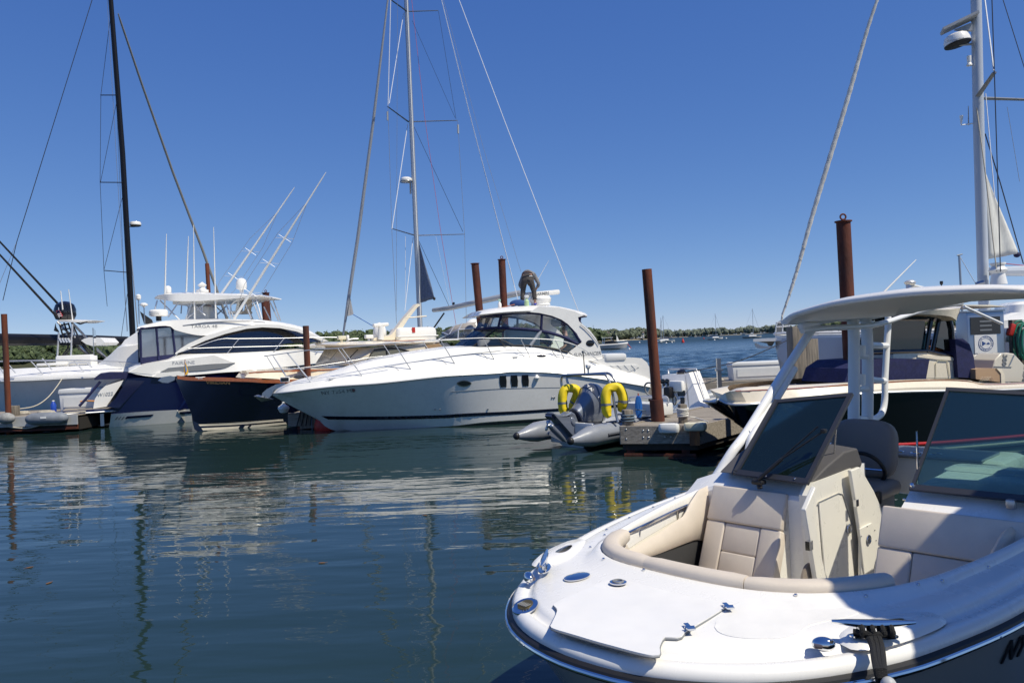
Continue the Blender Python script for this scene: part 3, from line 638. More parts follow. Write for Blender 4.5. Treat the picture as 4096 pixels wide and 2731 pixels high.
    rl = prail(F, [(ZA(185, 636), -.30), (ZA(430, 602), rb), (ZA(750, 562), rb), (ZA(1050, 545), rb), (ZC(0, 366), rb), (ZC(700, 305), rb), (ZC(1200, 278), rb), (ZC(2000, 242), rb), (ZB(600, 795), rb), (ZB(1105, 795), rb), (ZB(1650, 822), rb), (ZB(1950, 897), rb), (ZB(2150, 1003), rb), (ZB(2325, 1142), rb)])
    R1 = resample(rl, 60); mb = MB(); mb.tube(R1, .014, 8); mb.tube(mir(R1), .011, 8); mb.tube([R1[0], Vector((R1[0].x - .06, 0, R1[0].z)), mir(R1)[0]], .016, 8)
    m2 = prail(F, [(ZA(290, 800), -.32), (ZA(690, 772), rb), (ZA(1180, 708), rb), (ZA(1425, 668), rb), (ZC(350, 590), rb)]); R2 = resample(m2, 24); mb.tube(R2, .010, 6); mb.tube(mir(R2), .007, 6)
    st = [((ZA(425, 606)), ZA(690, 932)), (ZA(1045, 547), ZA(1275, 858)), (ZC(362, 345), ZC(670, 828)), (ZC(1232, 280), ZC(1497, 722)), (ZC(2035, 243), ZC(2240, 648)), (ZB(1105, 795), ZB(1260, 1098)), (ZB(1650, 822), ZB(1785, 1108)), (ZA(192, 640), ZA(288, 800)), (ZA(262, 634), ZA(410, 872))]
    for a, b in st:
        A_, B_ = pf(F, a, rb), pf(F, b, tb)
        mb.tube([A_, B_], .013, 6); mb.tube(mir([A_, B_]), .013, 6)
    mb.build('bow_rail', 'chrome', T)
    # grooves on the deck
    mb = MB()
    for pts in ([ZC(0, 838), ZC(700, 700), ZC(1500, 585), ZC(2352, 490)], [ZB(0, 1078), ZB(500, 1018), ZB(1100, 968), ZB(1600, 982), ZB(1950, 1055), ZB(2150, 1140)], [ZC(290, 782), ZC(380, 800), ZC(450, 855)], [ZC(1170, 628), ZC(1270, 665), ZC(1350, 740)], [ZC(1980, 518), ZC(2070, 580), ZC(2120, 655)], [ZB(1060, 978), ZB(1120, 1030), ZB(1162, 1098)], [ZB(1600, 990), ZB(1640, 1050), ZB(1682, 1108)]):
        P = resample([Vector((*p, 0)) for p in pts], 20); P = [hit(deck, (p.x, p.y), .002) for p in P]; P = [p for p in P if p]
        if len(P) > 1: mb.tube(P, .009, 5)
    mb.build('deck_trim', 'greyl', T)
    for p in (ZB(1020, 1106), ZA(925, 908), ZA(720, 890)):
        h = hit(deck, p, .0)
        if h: cleat('cleat', T, h, .26)
    # anchor on the bow roller
    mb = MB(); P = [F.px(p, 0) for p in (ZA(400, 945), ZA(300, 960), ZA(215, 1010), ZA(170, 1075), ZA(180, 1115), ZA(210, 1118), ZA(245, 1085), ZA(275, 1025), ZA(340, 985), ZA(400, 965))]
    mb.prism([p + Vector((0, -.06, 0)) for p in P], (0, .12, 0)); mb.build('bow_roller', 'chromed', T)
    mb = MB(); P = [F.px(p, 0) for p in (ZA(290, 965), ZA(190, 1015), ZA(140, 1060), ZA(130, 1120), ZA(160, 1120), ZA(175, 1065), ZA(225, 1015), ZA(310, 975))]
    mb.prism([p + Vector((0, -.02, 0)) for p in P], (0, .04, 0))
    a, b, c, d = [F.px(ZA(*p), 0) for p in ((42, 1092), (90, 1095), (130, 1150), (278, 1130))]
    mb.add([a, b + Vector((0, -.2, 0)), c + Vector((0, -.03, -.02)), d, b + Vector((0, .2, 0)), b + Vector((0, 0, .05))], [(0, 1, 2), (1, 3, 2), (0, 2, 4), (4, 2, 3), (0, 5, 1), (0, 4, 5), (1, 5, 3), (5, 4, 3)], False)
    mb.build('anchor', 'chromed', T)
    mb = MB()
    ch = resample([F.px(ZA(*p), -.05) for p in ((455, 945), (520, 930), (600, 918), (660, 912), (700, 893), (740, 880))], 30)
    for i, p in enumerate(ch): mb.torus(p, .022, .006, Matrix.Rotation(R(90 * (i % 2)), 3, 'X'), 8, 4)
    mb.build('anchor_chain', 'chromed', T)
    MB().box(F.px(ZA(398, 904), -.1), (.27, .12, .16), bev=.02).build('searchlight', 'plasticw', T)
    MB().box(F.px(ZA(398, 904), -.17), (.22, .02, .11), bev=.005).build('lens', 'blackgl', T)
    # roof gear
    rad = MB(); c = F.px(ZB(1420, 215), -.2)
    rad.lathe(F.px(ZB(1420, 272), -.2) + Vector((0, 0, -.02)), [(.32, 0), (.32, .04), (.30, .06), (.34, .12), (.36, .22), (.30, .30), (.1, .33)], 20); rad.build('radar_pedestal', 'gel', T)
    a, b = F.px(ZB(1160, 120), -.2), F.px(ZB(1716, 68), -.2)
    d = (b - a); rot = d.to_track_quat('X', 'Z').to_matrix()
    sc = MB(); sc.box((a + b) / 2, (d.length, .14, .155), rot, bev=.045); sc = sc.build('radar_scanner', 'gel', T)
    text_on('GARMIN', 'lettering', 'grey', sc, F.px(ZB(1436, 98), -.275), d, (0, 0, 1), .135, bold=.001)
    a, b = F.px(Z4(862, 272), .3), F.px(Z4(972, 80), .3); MB().tube([F.px(Z4(835, 320), .3), a, b], [.02, .012, .006], 6).build('antenna', 'plasticw', T)
    MB().tube([F.px(ZB(700, 335), -.6), F.px(ZB(900, 322), -.6), F.px(ZB(1060, 290), -.6)], .012, 6).build('roof_rail', 'greyl', T)
    return F, T, hull, deck
CRF, CRT, CRH, CRD = cruiser()
# ================================================================ blue and white express yacht, stern to the left
def rails(fr, *rs): return [prail(fr, r) for r in rs]
def cruise_yacht():
    F = Frame(-16.6, 29.0, 27)
    T = fthing('express_yacht', 'blue hulled express yacht with sweeping white cabin and swim platform', 'motor boat', F)
    b = lambda x: lerp1([0, 1, 8, 11, 13.5, 15.5], [1.95, 2.1, 2.15, 1.7, .9, .05], x)
    y0 = lambda k: (lambda x: b(x) * k)
    # local x runs from the transom (left) to the bow (right, hidden behind the other boats)
    wl = prail(F, [(Z1(760, 1412), y0(.80)), (Z1(1000, 1398), y0(.86)), (Z1(1360, 1372), y0(.86))]); e = wl[-1]
    wl += [Vector((10, -1.4, -.05)), Vector((13.5, -.3, .0))]
    kl = [Vector((p.x, p.y * .2, -.5)) for p in wl]
    c1 = prail(F, [(Z1(775, 1318), y0(.95)), (Z1(1000, 1300), y0(.97)), (Z1(1300, 1285), y0(.97)), (Z2(430, 1285), y0(.97))]) + [Vector((10, -1.6, .9)), Vector((14.2, -.2, 1.2))]
    sh = prail(F, [(Z1(880, 1068), y0(1)), (Z1(1000, 1063), y0(1)), (Z1(1230, 1058), y0(1)), (Z2(440, 1052), y0(1)), (Z2(850, 1022), y0(1)), (Z2(1100, 1000), y0(1))]) + [Vector((15.3, -.1, 2.3))]
    lo = railbody([kl, wl, c1], 40).build('hull_bottom', 'gel', T)
    c1b = [p + Vector((0, .015, -.02)) for p in c1]
    hull = railbody([c1b, sh], 40).build('hull', 'navy', T)
    # white superstructure: gunwale moulding, cabin side, roof
    s0 = prail(F, [(Z1(895, 1026), y0(1.02)), (Z1(1000, 1050), y0(1.02)), (Z1(1110, 1058), y0(1.02)), (Z1(1300, 1048), y0(1.03)), (Z2(640, 1030), y0(1.03)), (Z2(1100, 990), y0(1.0))]) + [Vector((15.4, -.1, 2.4))]
    s1 = prail(F, [(Z1(900, 1018), y0(1.0)), (Z1(980, 980), y0(1.0)), (Z1(1180, 940), y0(1.0)), (Z2(400, 905), y0(.98)), (Z2(700, 895), y0(.95)), (Z2(1020, 880), y0(.92)), (Z2(1240, 870), y0(.9)), (Z2(1440, 890), y0(.8))]) + [Vector((15.2, -.1, 2.5))]
    s2 = [Vector((p.x, p.y * .5, p.z + .1)) for p in s1]
    dk = railbody([s0, s1, s2], 50).build('deck_moulding', 'gel', T, angle=30)
    def sd(p, y): return F.px(p, y)
    # cabin body (dark glass) between window sill and roof arc
    g0 = prail(F, [(Z2(355, 890), y0(.86)), (Z2(700, 888), y0(.86)), (Z2(1040, 872), y0(.84)), (Z2(1110, 828), y0(.80)), (Z2(1250, 818), y0(.72)), (Z2(1400, 812), y0(.5))])
    g1 = prail(F, [(Z2(372, 880), y0(.84)), (Z2(560, 790), y0(.80)), (Z2(800, 735), y0(.76)), (Z2(1010, 712), y0(.72)), (Z2(1200, 735), y0(.62)), (Z2(1400, 808), y0(.42))])
    cab = railbody([g0, g1, [Vector((p.x, p.y * .4, p.z + .04)) for p in g1]], 40).build('side_window', 'darkglass', T)
    # white arc frame over the window: flat moulding
    arc = [Z2(350, 892), Z2(392, 858), Z2(440, 828), Z2(560, 772), Z2(700, 730), Z2(850, 700), Z2(960, 690), Z2(1080, 694), Z2(1200, 718), Z2(1300, 755), Z2(1420, 808), Z2(1385, 812), Z2(1300, 780), Z2(1200, 742), Z2(1080, 718), Z2(960, 712), Z2(850, 722), Z2(700, 758), Z2(560, 805), Z2(460, 850), Z2(400, 880), Z2(352, 900)]
    MB().prism([sd(p, -1.86) for p in arc], (0, .3, 0)).pair('window_arch', 'gel', T)
    r0 = prail(F, [(Z1(955, 722), -1.7), (Z1(1080, 706), -1.75), (Z1(1180, 704), -1.78), (Z2(360, 735), -1.78), (Z2(560, 770), -1.78), (Z2(760, 715), -1.7), (Z2(960, 692), -1.6), (Z2(1200, 722), -1.4), (Z2(1400, 806), -1.0)])
    r1 = prail(F, [(Z1(960, 712), -1.6), (Z1(1060, 690), -1.66), (Z1(1120, 672), -1.7), (Z2(300, 668), -1.72), (Z2(560, 662), -1.7), (Z2(760, 664), -1.66), (Z2(960, 676), -1.5), (Z2(1200, 708), -1.3), (Z2(1400, 803), -.9)])
    r2 = prail(F, [(Z1(970, 706), -1.3), (Z1(1080, 678), -1.3), (Z1(1180, 663), -1.3), (Z2(400, 658), -1.3), (Z2(600, 655), -1.3), (Z2(800, 656), -1.3), (Z2(980, 664), -1.2), (Z2(1220, 706), -1.0), (Z2(1405, 802), -.7)])
    r3 = [Vector((p.x, -.4, p.z + .03)) for p in r2]
    rf = railbody([r0, r1, r2, r3], 40, close_bottom=True).build('roof', 'gel', T, angle=25)
    a = [sd(Z2(*p), -1.74) for p in ((403, 700), (560, 678), (700, 670), (850, 670), (975, 678))]; MB().tube(a, .028, 6).build('roof_rail', 'greypaint', T)
    text_px(rf, 'TARGA 48', 'lettering', 'grey', T, Z2(462, 708), Z2(640, 706), Z2(550, 680), .17, width=1.25)
    # cockpit enclosure with clear panels
    q = [Z1(975, 725), Z1(1180, 708), Z1(1260, 730), Z1(1428, 762), Z1(1290, 850), Z1(1215, 905), Z1(1205, 950), Z1(982, 975)]
    MB().prism([sd(p, -1.62) for p in q], (0, .02, 0)).pair('clear_curtain', 'clearvinylp', T)
    MB().prism([sd(p, -1.66) for p in (Z1(978, 925), Z1(1090, 912), Z1(1215, 900), Z1(1205, 950), Z1(980, 978))], (0, .06, 0)).pair('canvas_skirt', 'canvas', T)
    for A_, B_ in (((978, 725), (985, 960)), ((1090, 715), (1108, 950)), ((1200, 712), (1222, 900))):
        MB().tube([sd(Z1(*A_), -1.67), sd(Z1(*B_), -1.67)], .045, 6).pair('canvas_band', 'canvas', T)
    MB().tube([sd(Z1(*p), -1.68) for p in ((978, 722), (1180, 706), (1260, 728), (1428, 764))], .05, 6).pair('canvas_band', 'canvas', T)
    MB().box((.75, 0, 3.15), (.03, 3.0, 1.0)).build('rear_curtain', 'clearvinylp', T)
    # gunwale moulding prow shapes
    MB().prism([sd(p, -2.16) for p in (Z1(893, 1026), Z1(960, 990), Z1(1040, 962), Z1(1250, 938), Z2(620, 905), Z2(765, 960), Z2(600, 968), Z2(300, 995), Z1(1110, 1030), Z1(1060, 1042))], (0, .12, 0)).pair('side_moulding', 'gel', T)
    MB().prism([sd(p, -2.20) for p in (Z2(250, 1020), Z2(300, 998), Z2(560, 975), Z2(768, 958), Z2(700, 996), Z2(540, 1015), Z2(380, 1022))], (0, .04, 0)).pair('side_vent', 'grey', T)
    MB().prism([sd(p, -2.24) for p in (Z1(1062, 1058), Z1(1110, 1030), Z1(1250, 1018), Z1(1310, 1035), Z1(1290, 1050), Z1(1100, 1062))], (0, .1, 0)).pair('side_moulding', 'gel', T)
    text_on('FAIRLINE', 'lettering', 'greypaint', T, sd(Z2(408, 960), -2.165), sd(Z2(468, 957), -2.165) - sd(Z2(345, 962), -2.165), (0, 0, 1), .17, width=1.15)
    # window reflections / shapes inside: seats seen through dark glass
    # lower hull marks
    def st(poly, m='navy'): decal(lo, poly, 'hull_stripe', m, T, off=.01, step=20)
    st([Z1(870, 1350), Z1(885, 1332), Z1(1072, 1318), Z1(1050, 1335)]); st([Z1(1250, 1318), Z1(1252, 1302), Z1(1330, 1296), Z1(1336, 1312)]); st([Z2(378, 1318), Z2(380, 1303), Z2(460, 1296), Z2(466, 1312)])
    for k in range(3): st([Z1(800 + 22 * k, 1356), Z1(818 + 22 * k, 1334), Z1(826 + 22 * k, 1333), Z1(808 + 22 * k, 1355)], 'grey')
    # transom quarter: slanted navy wing
    MB().prism([sd(p, -2.1) for p in (Z1(738, 1268), Z1(800, 1215), Z1(890, 1070), Z1(1030, 1062), Z1(830, 1275))], (0, .25, 0)).pair('quarter_panel', 'navy', T)
    MB().prism([sd(p, -1.6) for p in (Z1(660, 1215), Z1(700, 1150), Z1(735, 1120), Z1(860, 1080), Z1(845, 1110), Z1(740, 1265), Z1(650, 1278))], (0, 3.2, 0)).build('transom', 'gel', T)
    text_on('W1022', 'boat_name', 'greypaint', T, sd(Z1(732, 1178), -1.62), sd(Z1(760, 1176), -1.6) - sd(Z1(700, 1182), -1.6), (0, 0, 1), .17, shear=.2)
    # platform
    pa = [F.ph(Z1(*p), .52) for p in ((415, 1305), (470, 1290), (740, 1290), (800, 1325), (740, 1335), (420, 1335))]
    mb = MB(); L_ = F.px(Z1(418, 1315), -1.6).x; H_ = wl[0].x + .3; CX = (L_ + H_) / 2; PL = H_ - L_; mb.box((CX, 0, .62), (PL, 3.9, .17), bev=.06); mb.build('swim_platform', 'navy', T)
    mb = MB(); mb.box((CX, 0, .712), (PL - .2, 3.5, .015)); mb.build('platform_deck', 'wood', T)
    mb = MB(); mb.tube([(H_, -1.97, .6), (L_ + .1, -1.97, .6), (L_ - .03, -1.8, .6), (L_ - .03, 1.8, .6)], .03, 6); mb.build('platform_rail', 'chrome', T)
    for x in (CX - .3, CX + .4): MB().box((x, -1.2, .3), (.12, .5, .5)).build('platform_bracket', 'chromed', T)
    # navy tender cover over the platform
    cv = [Z1(655, 1068), Z1(690, 1040), Z1(760, 1030), Z1(900, 1030), Z1(1040, 1040), Z1(1030, 1065), Z1(880, 1072), Z1(760, 1075), Z1(700, 1076), Z1(660, 1080)]
    MB().prism([sd(p, -1.6) for p in cv], (0, 3.0, 0)).build('canvas_awning', 'canvas', T)
    MB().tube([sd(Z1(700, 1090), -1.5), sd(Z1(600, 1210), -1.5), sd(Z1(552, 1262), -1.5)], .055, 6).build('folded_passerelle', 'canvas', T)
    MB().tube([sd(Z1(*p), -1.45) for p in ((558, 1230), (590, 1224), (660, 1226))], .025, 6).build('strap', 'orange', T)
    # rails along the side deck
    mb = MB()
    for yy, pts in ((0, [Z2(340, 925), Z2(345, 900), Z2(480, 855), Z2(660, 795), Z2(790, 792), Z2(1110, 788), Z2(1390, 782), Z2(1560, 785)]), (1, [Z2(440, 860), Z2(700, 852), Z2(1000, 845), Z2(1240, 838)])):
        mb.tube(resample([sd(p, -1.98) for p in pts], 24), .013, 6)
    for A_, B_ in (((795, 792), (700, 910)), ((1110, 788), (1035, 885)), ((1390, 782), (1350, 840))): mb.tube([sd(Z2(*A_), -1.98), sd(Z2(*B_), -1.98)], .018, 6)
    mb.build('side_rail', 'chrome', T)
    # roof gear
    c = sd(Z2(235, 650), -.6); rp = MB().tube([c + Vector((0, 0, -.1)), c + Vector((0, 0, .12))], .1, 8).build('radar_mount', 'black', T)
    c = sd(Z2(235, 636), -.6); MB().lathe(c, [(.28, 0), (.33, .03), (.34, .12), (.34, .2), (.3, .25), (.15, .27)], 20).build('radar_dome', 'gel', T)
    text_on('GARMIN', 'lettering', 'grey', T, sd(Z2(200, 618), -.99), (1, 0, 0), (0, 0, 1), .1)
    MB().prism([sd(Z1(*p), -.9) for p in ((975, 600), (985, 608), (1060, 660), (1070, 690), (1005, 690))], (0, .05, 0)).build('radar_fin', 'black', T)
    for dx, hh in ((965, 505), (1003, 560)):
        top = sd(Z1(dx, hh), -.9); bt = sd(Z1(dx + 6, 690), -.9); MB().tube([bt, top], .022, 6).build('pole', 'chromed', T)
        MB().lathe(top, [(.05, -.1), (.09, -.05), (.09, .08), (.04, .12)] if dx < 1000 else [(.03, -.08), (.05, -.04), (.14, 0), (.14, .05), (.08, .09)], 10).build('light', 'gel', T)
    return F, T
cruise_yacht()
# ================================================================ dark navy picnic yacht, bow to the left
def picnic_yacht():
    F = Frame(-10.75, 24.9, 36)
    T = fthing('picnic_yacht', 'dark navy hulled motor yacht with cream cabin and varnished toe rail', 'motor boat', F)
    b = lambda x: lerp1([0, .3, 1.5, 3.5, 6, 10, 13], [0, .25, .95, 1.55, 1.85, 1.9, 1.75], x); bb = lambda x: lerp1([0, 1, 3, 6, 10], [0.01, .12, .8, 1.5, 1.65], x)
    stem = [F.px(p, 0) for p in (Z2(350, 1068), Z2(400, 1180), Z2(460, 1300), Z2(510, 1385), Z2(545, 1432))] + [Vector((4, 0, -.4)), Vector((8, 0, -.5)), Vector((10.8, 0, -.4))]
    wl = [F.px(p, y) for p, y in ((Z2(352, 1070), -.01), (Z2(402, 1182), -.02), (Z2(462, 1302), -.03))] + prail(F, [(Z2(512, 1386), bb), (Z2(800, 1380), bb), (Z2(1100, 1352), bb)]) + [Vector((8, -1.6, .2)), Vector((10.8, -1.6, .2))]
    lo = [Vector((p.x, p.y * .9, p.z - .28 if i > 2 else p.z)) for i, p in enumerate(wl)]
    sh = prail(F, [(Z2(362, 1066), 0.0), (Z2(440, 1078), b), (Z2(600, 1082), b), (Z2(860, 1088), b), (Z2(1090, 1096), b)]) + [Vector((6.5, -1.85, 1.36)), Vector((10.8, -1.8, 1.25))]
    hull = railbody([stem, lo, wl, sh], 50).build('hull', 'navydk', T, angle=15)
    def band(top, bot, m, nm):
        t = resample([Vector((*p, 0)) for p in top], 14); bo = resample([Vector((*p, 0)) for p in bot], 14)
        decal(hull, [(p.x, p.y) for p in t] + [(p.x, p.y) for p in reversed(bo)], nm, m, T, mirror=True)
    band([Z2(512, 1388), Z2(800, 1374), Z2(1100, 1352)], [Z2(522, 1400), Z2(800, 1388), Z2(1105, 1364)], 'cream', 'boot_stripe'); band([Z2(532, 1414), Z2(800, 1400), Z2(1120, 1374)], [Z2(544, 1430), Z2(800, 1418), Z2(1128, 1386)], 'cream', 'bottom_stripe')
    s = resample(sh, 50); tr = MB(); tr.loft([[p + Vector((0, -.015, -.02)), p + Vector((0, -.015, .09)), p + Vector((0, .06, .09)), p + Vector((0, .06, -.02))] for p in s], True, True); tr.pair('toe_rail', 'teak', T)
    d0 = [p + Vector((0, .04, .02)) for p in sh]; d1 = [Vector((p.x, p.y * .7, p.z + .08)) for p in sh]
    railbody([d0, d1], 40).build('deck', 'cream', T)
    tb = lambda k: (lambda x: lerp1([1, 3, 6, 12], [.3, .95, 1.35, 1.4], x) * k)
    t0 = prail(F, [(Z2(835, 1068), 0.0), (Z2(850, 1062), tb(1)), (Z2(1090, 1075), tb(1)), (Z3(280, 945), tb(1)), (Z3(700, 930), tb(1))]) + [Vector((9, -1.4, 1.5))]
    t1 = prail(F, [(Z2(840, 1040), 0.0), (Z2(870, 1025), tb(.9)), (Z2(960, 1018), tb(.9)), (Z2(1140, 1012), tb(.9)), (Z3(400, 845), tb(.95)), (Z3(800, 835), tb(.95))]) + [Vector((9, -1.35, 2.0))]
    railbody([t0, t1, [Vector((p.x, p.y * .5, p.z + .06)) for p in t1]], 30).build('trunk_cabin', 'cream', T, angle=30)
    mb = MB(); mb.tube([p + Vector((0, -.02, -.02)) for p in resample(t1, 30)], .022, 6); mb.pair('cabin_trim', 'teak', T)
    mb = MB(); mb.prism([F.px(Z3(*p), -1.1) for p in ((340, 865), (345, 853), (790, 845), (800, 852), (720, 858), (700, 850), (620, 852), (600, 860), (480, 862), (460, 855), (400, 868))], (0, .05, 0)); mb.build('hand_rail', 'teak', T)
    e = [F.px(Z3(437 + 48 * math.cos(a), 914 + 17 * math.sin(a)), -1.24) for a in [2 * math.pi * k / 20 for k in range(20)]]; MB().prism(e, (0, .06, 0)).build('porthole', 'darkglass', T)
    text_on('VIRIDIAN', 'boat_name', mat('gold_leaf', (.16, .11, .04), .4), T, hit(hull, Z2(650, 1099), .01), hit(hull, Z2(740, 1102), .004) - hit(hull, Z2(560, 1098), .004), (0, 0, 1), .14, width=1.3)
    # windscreen, cabin side, roof
    ws = [F.px(p, -1.3) for p in (Z3(590, 805), Z3(700, 655), Z3(1060, 655), Z3(1020, 740), Z3(900, 810))]
    fr_ = []
    A = [F.px(Z3(592, 805), 0.35), F.px(Z3(770, 800), -.75), F.px(Z3(890, 812), -1.15), F.px(Z3(1040, 772), -1.38)]
    B = [F.px(Z3(690, 652), 0.35), F.px(Z3(830, 650), -.75), F.px(Z3(1000, 655), -1.15), F.px(Z3(1120, 655), -1.35)]
    MB().loft([[a, b2] for a, b2 in zip(A, B)], False).build('windscreen', 'cream', T, solid=.05)
    for i, (u0, u1) in enumerate(((.08, .92), (.10, .90))):
        a0, a1 = A[i].lerp(A[i + 1], u0), A[i].lerp(A[i + 1], u1); b0, b1 = B[i].lerp(B[i + 1], u0), B[i].lerp(B[i + 1], u1)
        n = (a1 - a0).cross(b0 - a0).normalized(); n = n if n.y < 0 else -n
        P = [a0.lerp(b0, .1), a1.lerp(b1, .1), a1.lerp(b1, .9), a0.lerp(b0, .9)]; MB().prism([p + n * .012 for p in P], n * .01).build('window_pane', mat('pale_olive_pane', (.36, .36, .31), .12, coat=.5), T)  # opaque pale olive panes in the windscreen
        fm = MB(); fm.tube([P[0] + n * .02, P[1] + n * .02, P[2] + n * .02, P[3] + n * .02, P[0] + n * .02], .018, 5); fm.build('window_frame', 'teak', T)
        MB().tube([P[2] + n * .05, P[2].lerp(P[1], .75).lerp(P[0], .3) + n * .05], .014, 5).build('wiper', 'black', T)
    sidep = [Z3(1040, 775), Z3(1110, 650), Z3(1700, 615), Z3(1750, 665), Z3(1500, 720)]
    MB().prism([F.px(p, -1.38) for p in sidep], (0, 2.76, 0)).build('cabin_side', 'cream', T)
    win = [Z3(1052, 765), Z3(1085, 700), Z3(1120, 668), Z3(1250, 650), Z3(1340, 658), Z3(1420, 680), Z3(1470, 695), Z3(1300, 725), Z3(1150, 752)]
    w_ = MB().prism([F.px(p, -1.40) for p in win], (0, .02, 0)).build('side_window', mat('olive_pane', (.17, .17, .14), .1, coat=.5), T)
    MB().tube([F.px(p, -1.41) for p in win + win[:1]], .022, 6).build('window_frame', 'black', w_)
    MB().tube([F.px(Z3(1222, 655), -1.41), F.px(Z3(1230, 740), -1.41)], .03, 6).build('mullion', 'black', w_)
    MB().prism([F.px(p, -1.42) for p in (Z3(1575, 622), Z3(1690, 612), Z3(1755, 665), Z3(1590, 685))], (0, .05, 0)).build('canvas_flap', mat('tan_canvas', (.38, .25, .14), .85, var=.15), T)
    r0 = [F.px(p, y) for p, y in ((Z3(595, 640), -.2), (Z3(620, 632), -1.0), (Z3(900, 642), -1.5), (Z3(1300, 628), -1.5), (Z3(1700, 608), -1.4))]
    r1 = [F.px(p, y) for p, y in ((Z3(598, 634), -.2), (Z3(622, 622), -1.05), (Z3(900, 625), -1.55), (Z3(1300, 612), -1.55), (Z3(1700, 600), -1.45))]
    r2 = [F.px(p, y) for p, y in ((Z3(640, 615), -.15), (Z3(700, 606), -.8), (Z3(950, 596), -1.2), (Z3(1300, 592), -1.2), (Z3(1690, 590), -1.1))]
    railbody([r0, r1, r2, [Vector((p.x, p.y * .4, p.z + .03)) for p in r2]], 24, close_bottom=True).build('roof', 'cream', T, angle=30)
    mb = MB(); P = [F.px(Z3(*p), -1.0) for p in ((1110, 602), (1130, 592), (1570, 578), (1580, 590), (1500, 590), (1490, 598), (1440, 598), (1430, 590), (1310, 592), (1300, 602), (1240, 602), (1230, 594), (1160, 598), (1150, 608), (1112, 610))]
    mb.prism(P, (0, .04, 0)); mb.build('roof_rail', 'teak', T)
    # mast arm, radar scanner, satellite dome, raft canister, small lights
    MB().prism([F.px(Z3(*p), -.12) for p in ((1225, 550), (1270, 530), (1320, 470), (1370, 400), (1490, 262), (1505, 256), (1520, 262), (1530, 268), (1500, 290), (1425, 385), (1370, 470), (1345, 530), (1350, 548), (1360, 580), (1105, 585), (1110, 565), (1160, 550))], (0, .24, 0)).build('radar_arch', 'cream', T)
    MB().tube([F.px(Z3(1395, 384), -.1), F.px(Z3(1580, 368), -.1)], .03, 6).build('spreader', 'cream', T)
    c = F.px(Z3(1172, 580), -.2); q = F.px(Z3(1172, 460), -.2); MB().tube([c, q], [.12, .11], 12).build('scanner_post', 'plasticw', T)
    a_, b_ = F.px(Z3(1105, 452), -.2), F.px(Z3(1236, 440), -.2); dd = b_ - a_; MB().box((a_ + b_) / 2, (dd.length * 1.05, .16, .14), dd.to_track_quat('X', 'Z').to_matrix(), bev=.05).build('radar_scanner', 'gel', T)
    MB().lathe(F.px(Z3(1165, 582), .5), [(.2, 0), (.25, .1), (.26, .3), (.22, .5), (.12, .64), (.02, .68)], 16).build('satellite_dome', 'gel', T)
    c = F.px(Z3(1463, 540), .1); rc = MB().box(c, (1.75, .8, .62), bev=.16).build('life_raft', 'gel', T); MB().box(c + Vector((0, 0, -.04)), (1.8, .84, .05), bev=.02).build('seam', 'plasticw', rc); MB().box(c + Vector((-.2, -.41, .2)), (.13, .02, .2)).build('sticker', 'redball', rc)
    for k in (-.6, .6): MB().box(c + Vector((k, -.2, -.36)), (.06, .7, .3)).build('cradle', 'gel', rc)
    for u, v in ((820, 570), (1065, 560), (875, 565)):
        MB().tube([F.px(Z3(u, v + 28), -.8), F.px(Z3(u, v), -.8)], .05, 8).build('light_base', 'plasticc' if u == 820 else 'chrome', T)
        MB().box(F.px(Z3(u, v - 8), -.8), (.3, .18, .14) if u != 875 else (.1, .1, .16), bev=.03).build('spotlight', 'plasticc' if u == 820 else 'gel', T)
    MB().tube([F.px(Z3(*p), -.9) for p in ((880, 578), (925, 572), (970, 570))], .025, 6).build('horn', 'chrome', T)
    # bow hardware and pennant
    hb = hit(hull, Z2(420, 1078), 0.0) or sh[1]
    cleat('bow_chock', T, F.px(Z2(525, 1072), -.9), .3); 
    st_ = F.px(Z2(418, 1050), 0); tp = F.px(Z2(418, 935), 0); MB().tube([st_, tp], .012, 6).build('flag_staff', 'teak', T)
    fl = MB(); fl.prism([F.px(Z2(*p), 0) for p in ((420, 955), (432, 980), (442, 1020), (438, 1035), (424, 1045), (412, 1020), (414, 985))], (0, .02, 0)); fl.build('pennant', mat('pennant_yellow', (.7, .42, .03), .7), T)
    fl = MB(); fl.prism([F.px(Z2(*p), -.02) for p in ((420, 965), (432, 1010), (425, 1030), (419, 1000))], (0, -.01, 0)); fl.build('pennant_patch', mat('pennant_blue', (.12, .25, .5), .7), T)
    MB().prism([F.px(Z2(*p), 0) for p in ((235, 1085), (262, 1060), (320, 1050), (350, 1058), (345, 1080), (300, 1100), (262, 1098))], (0, .15, 0)).build('anchor', 'chromed', T)
    return F, T
picnic_yacht()
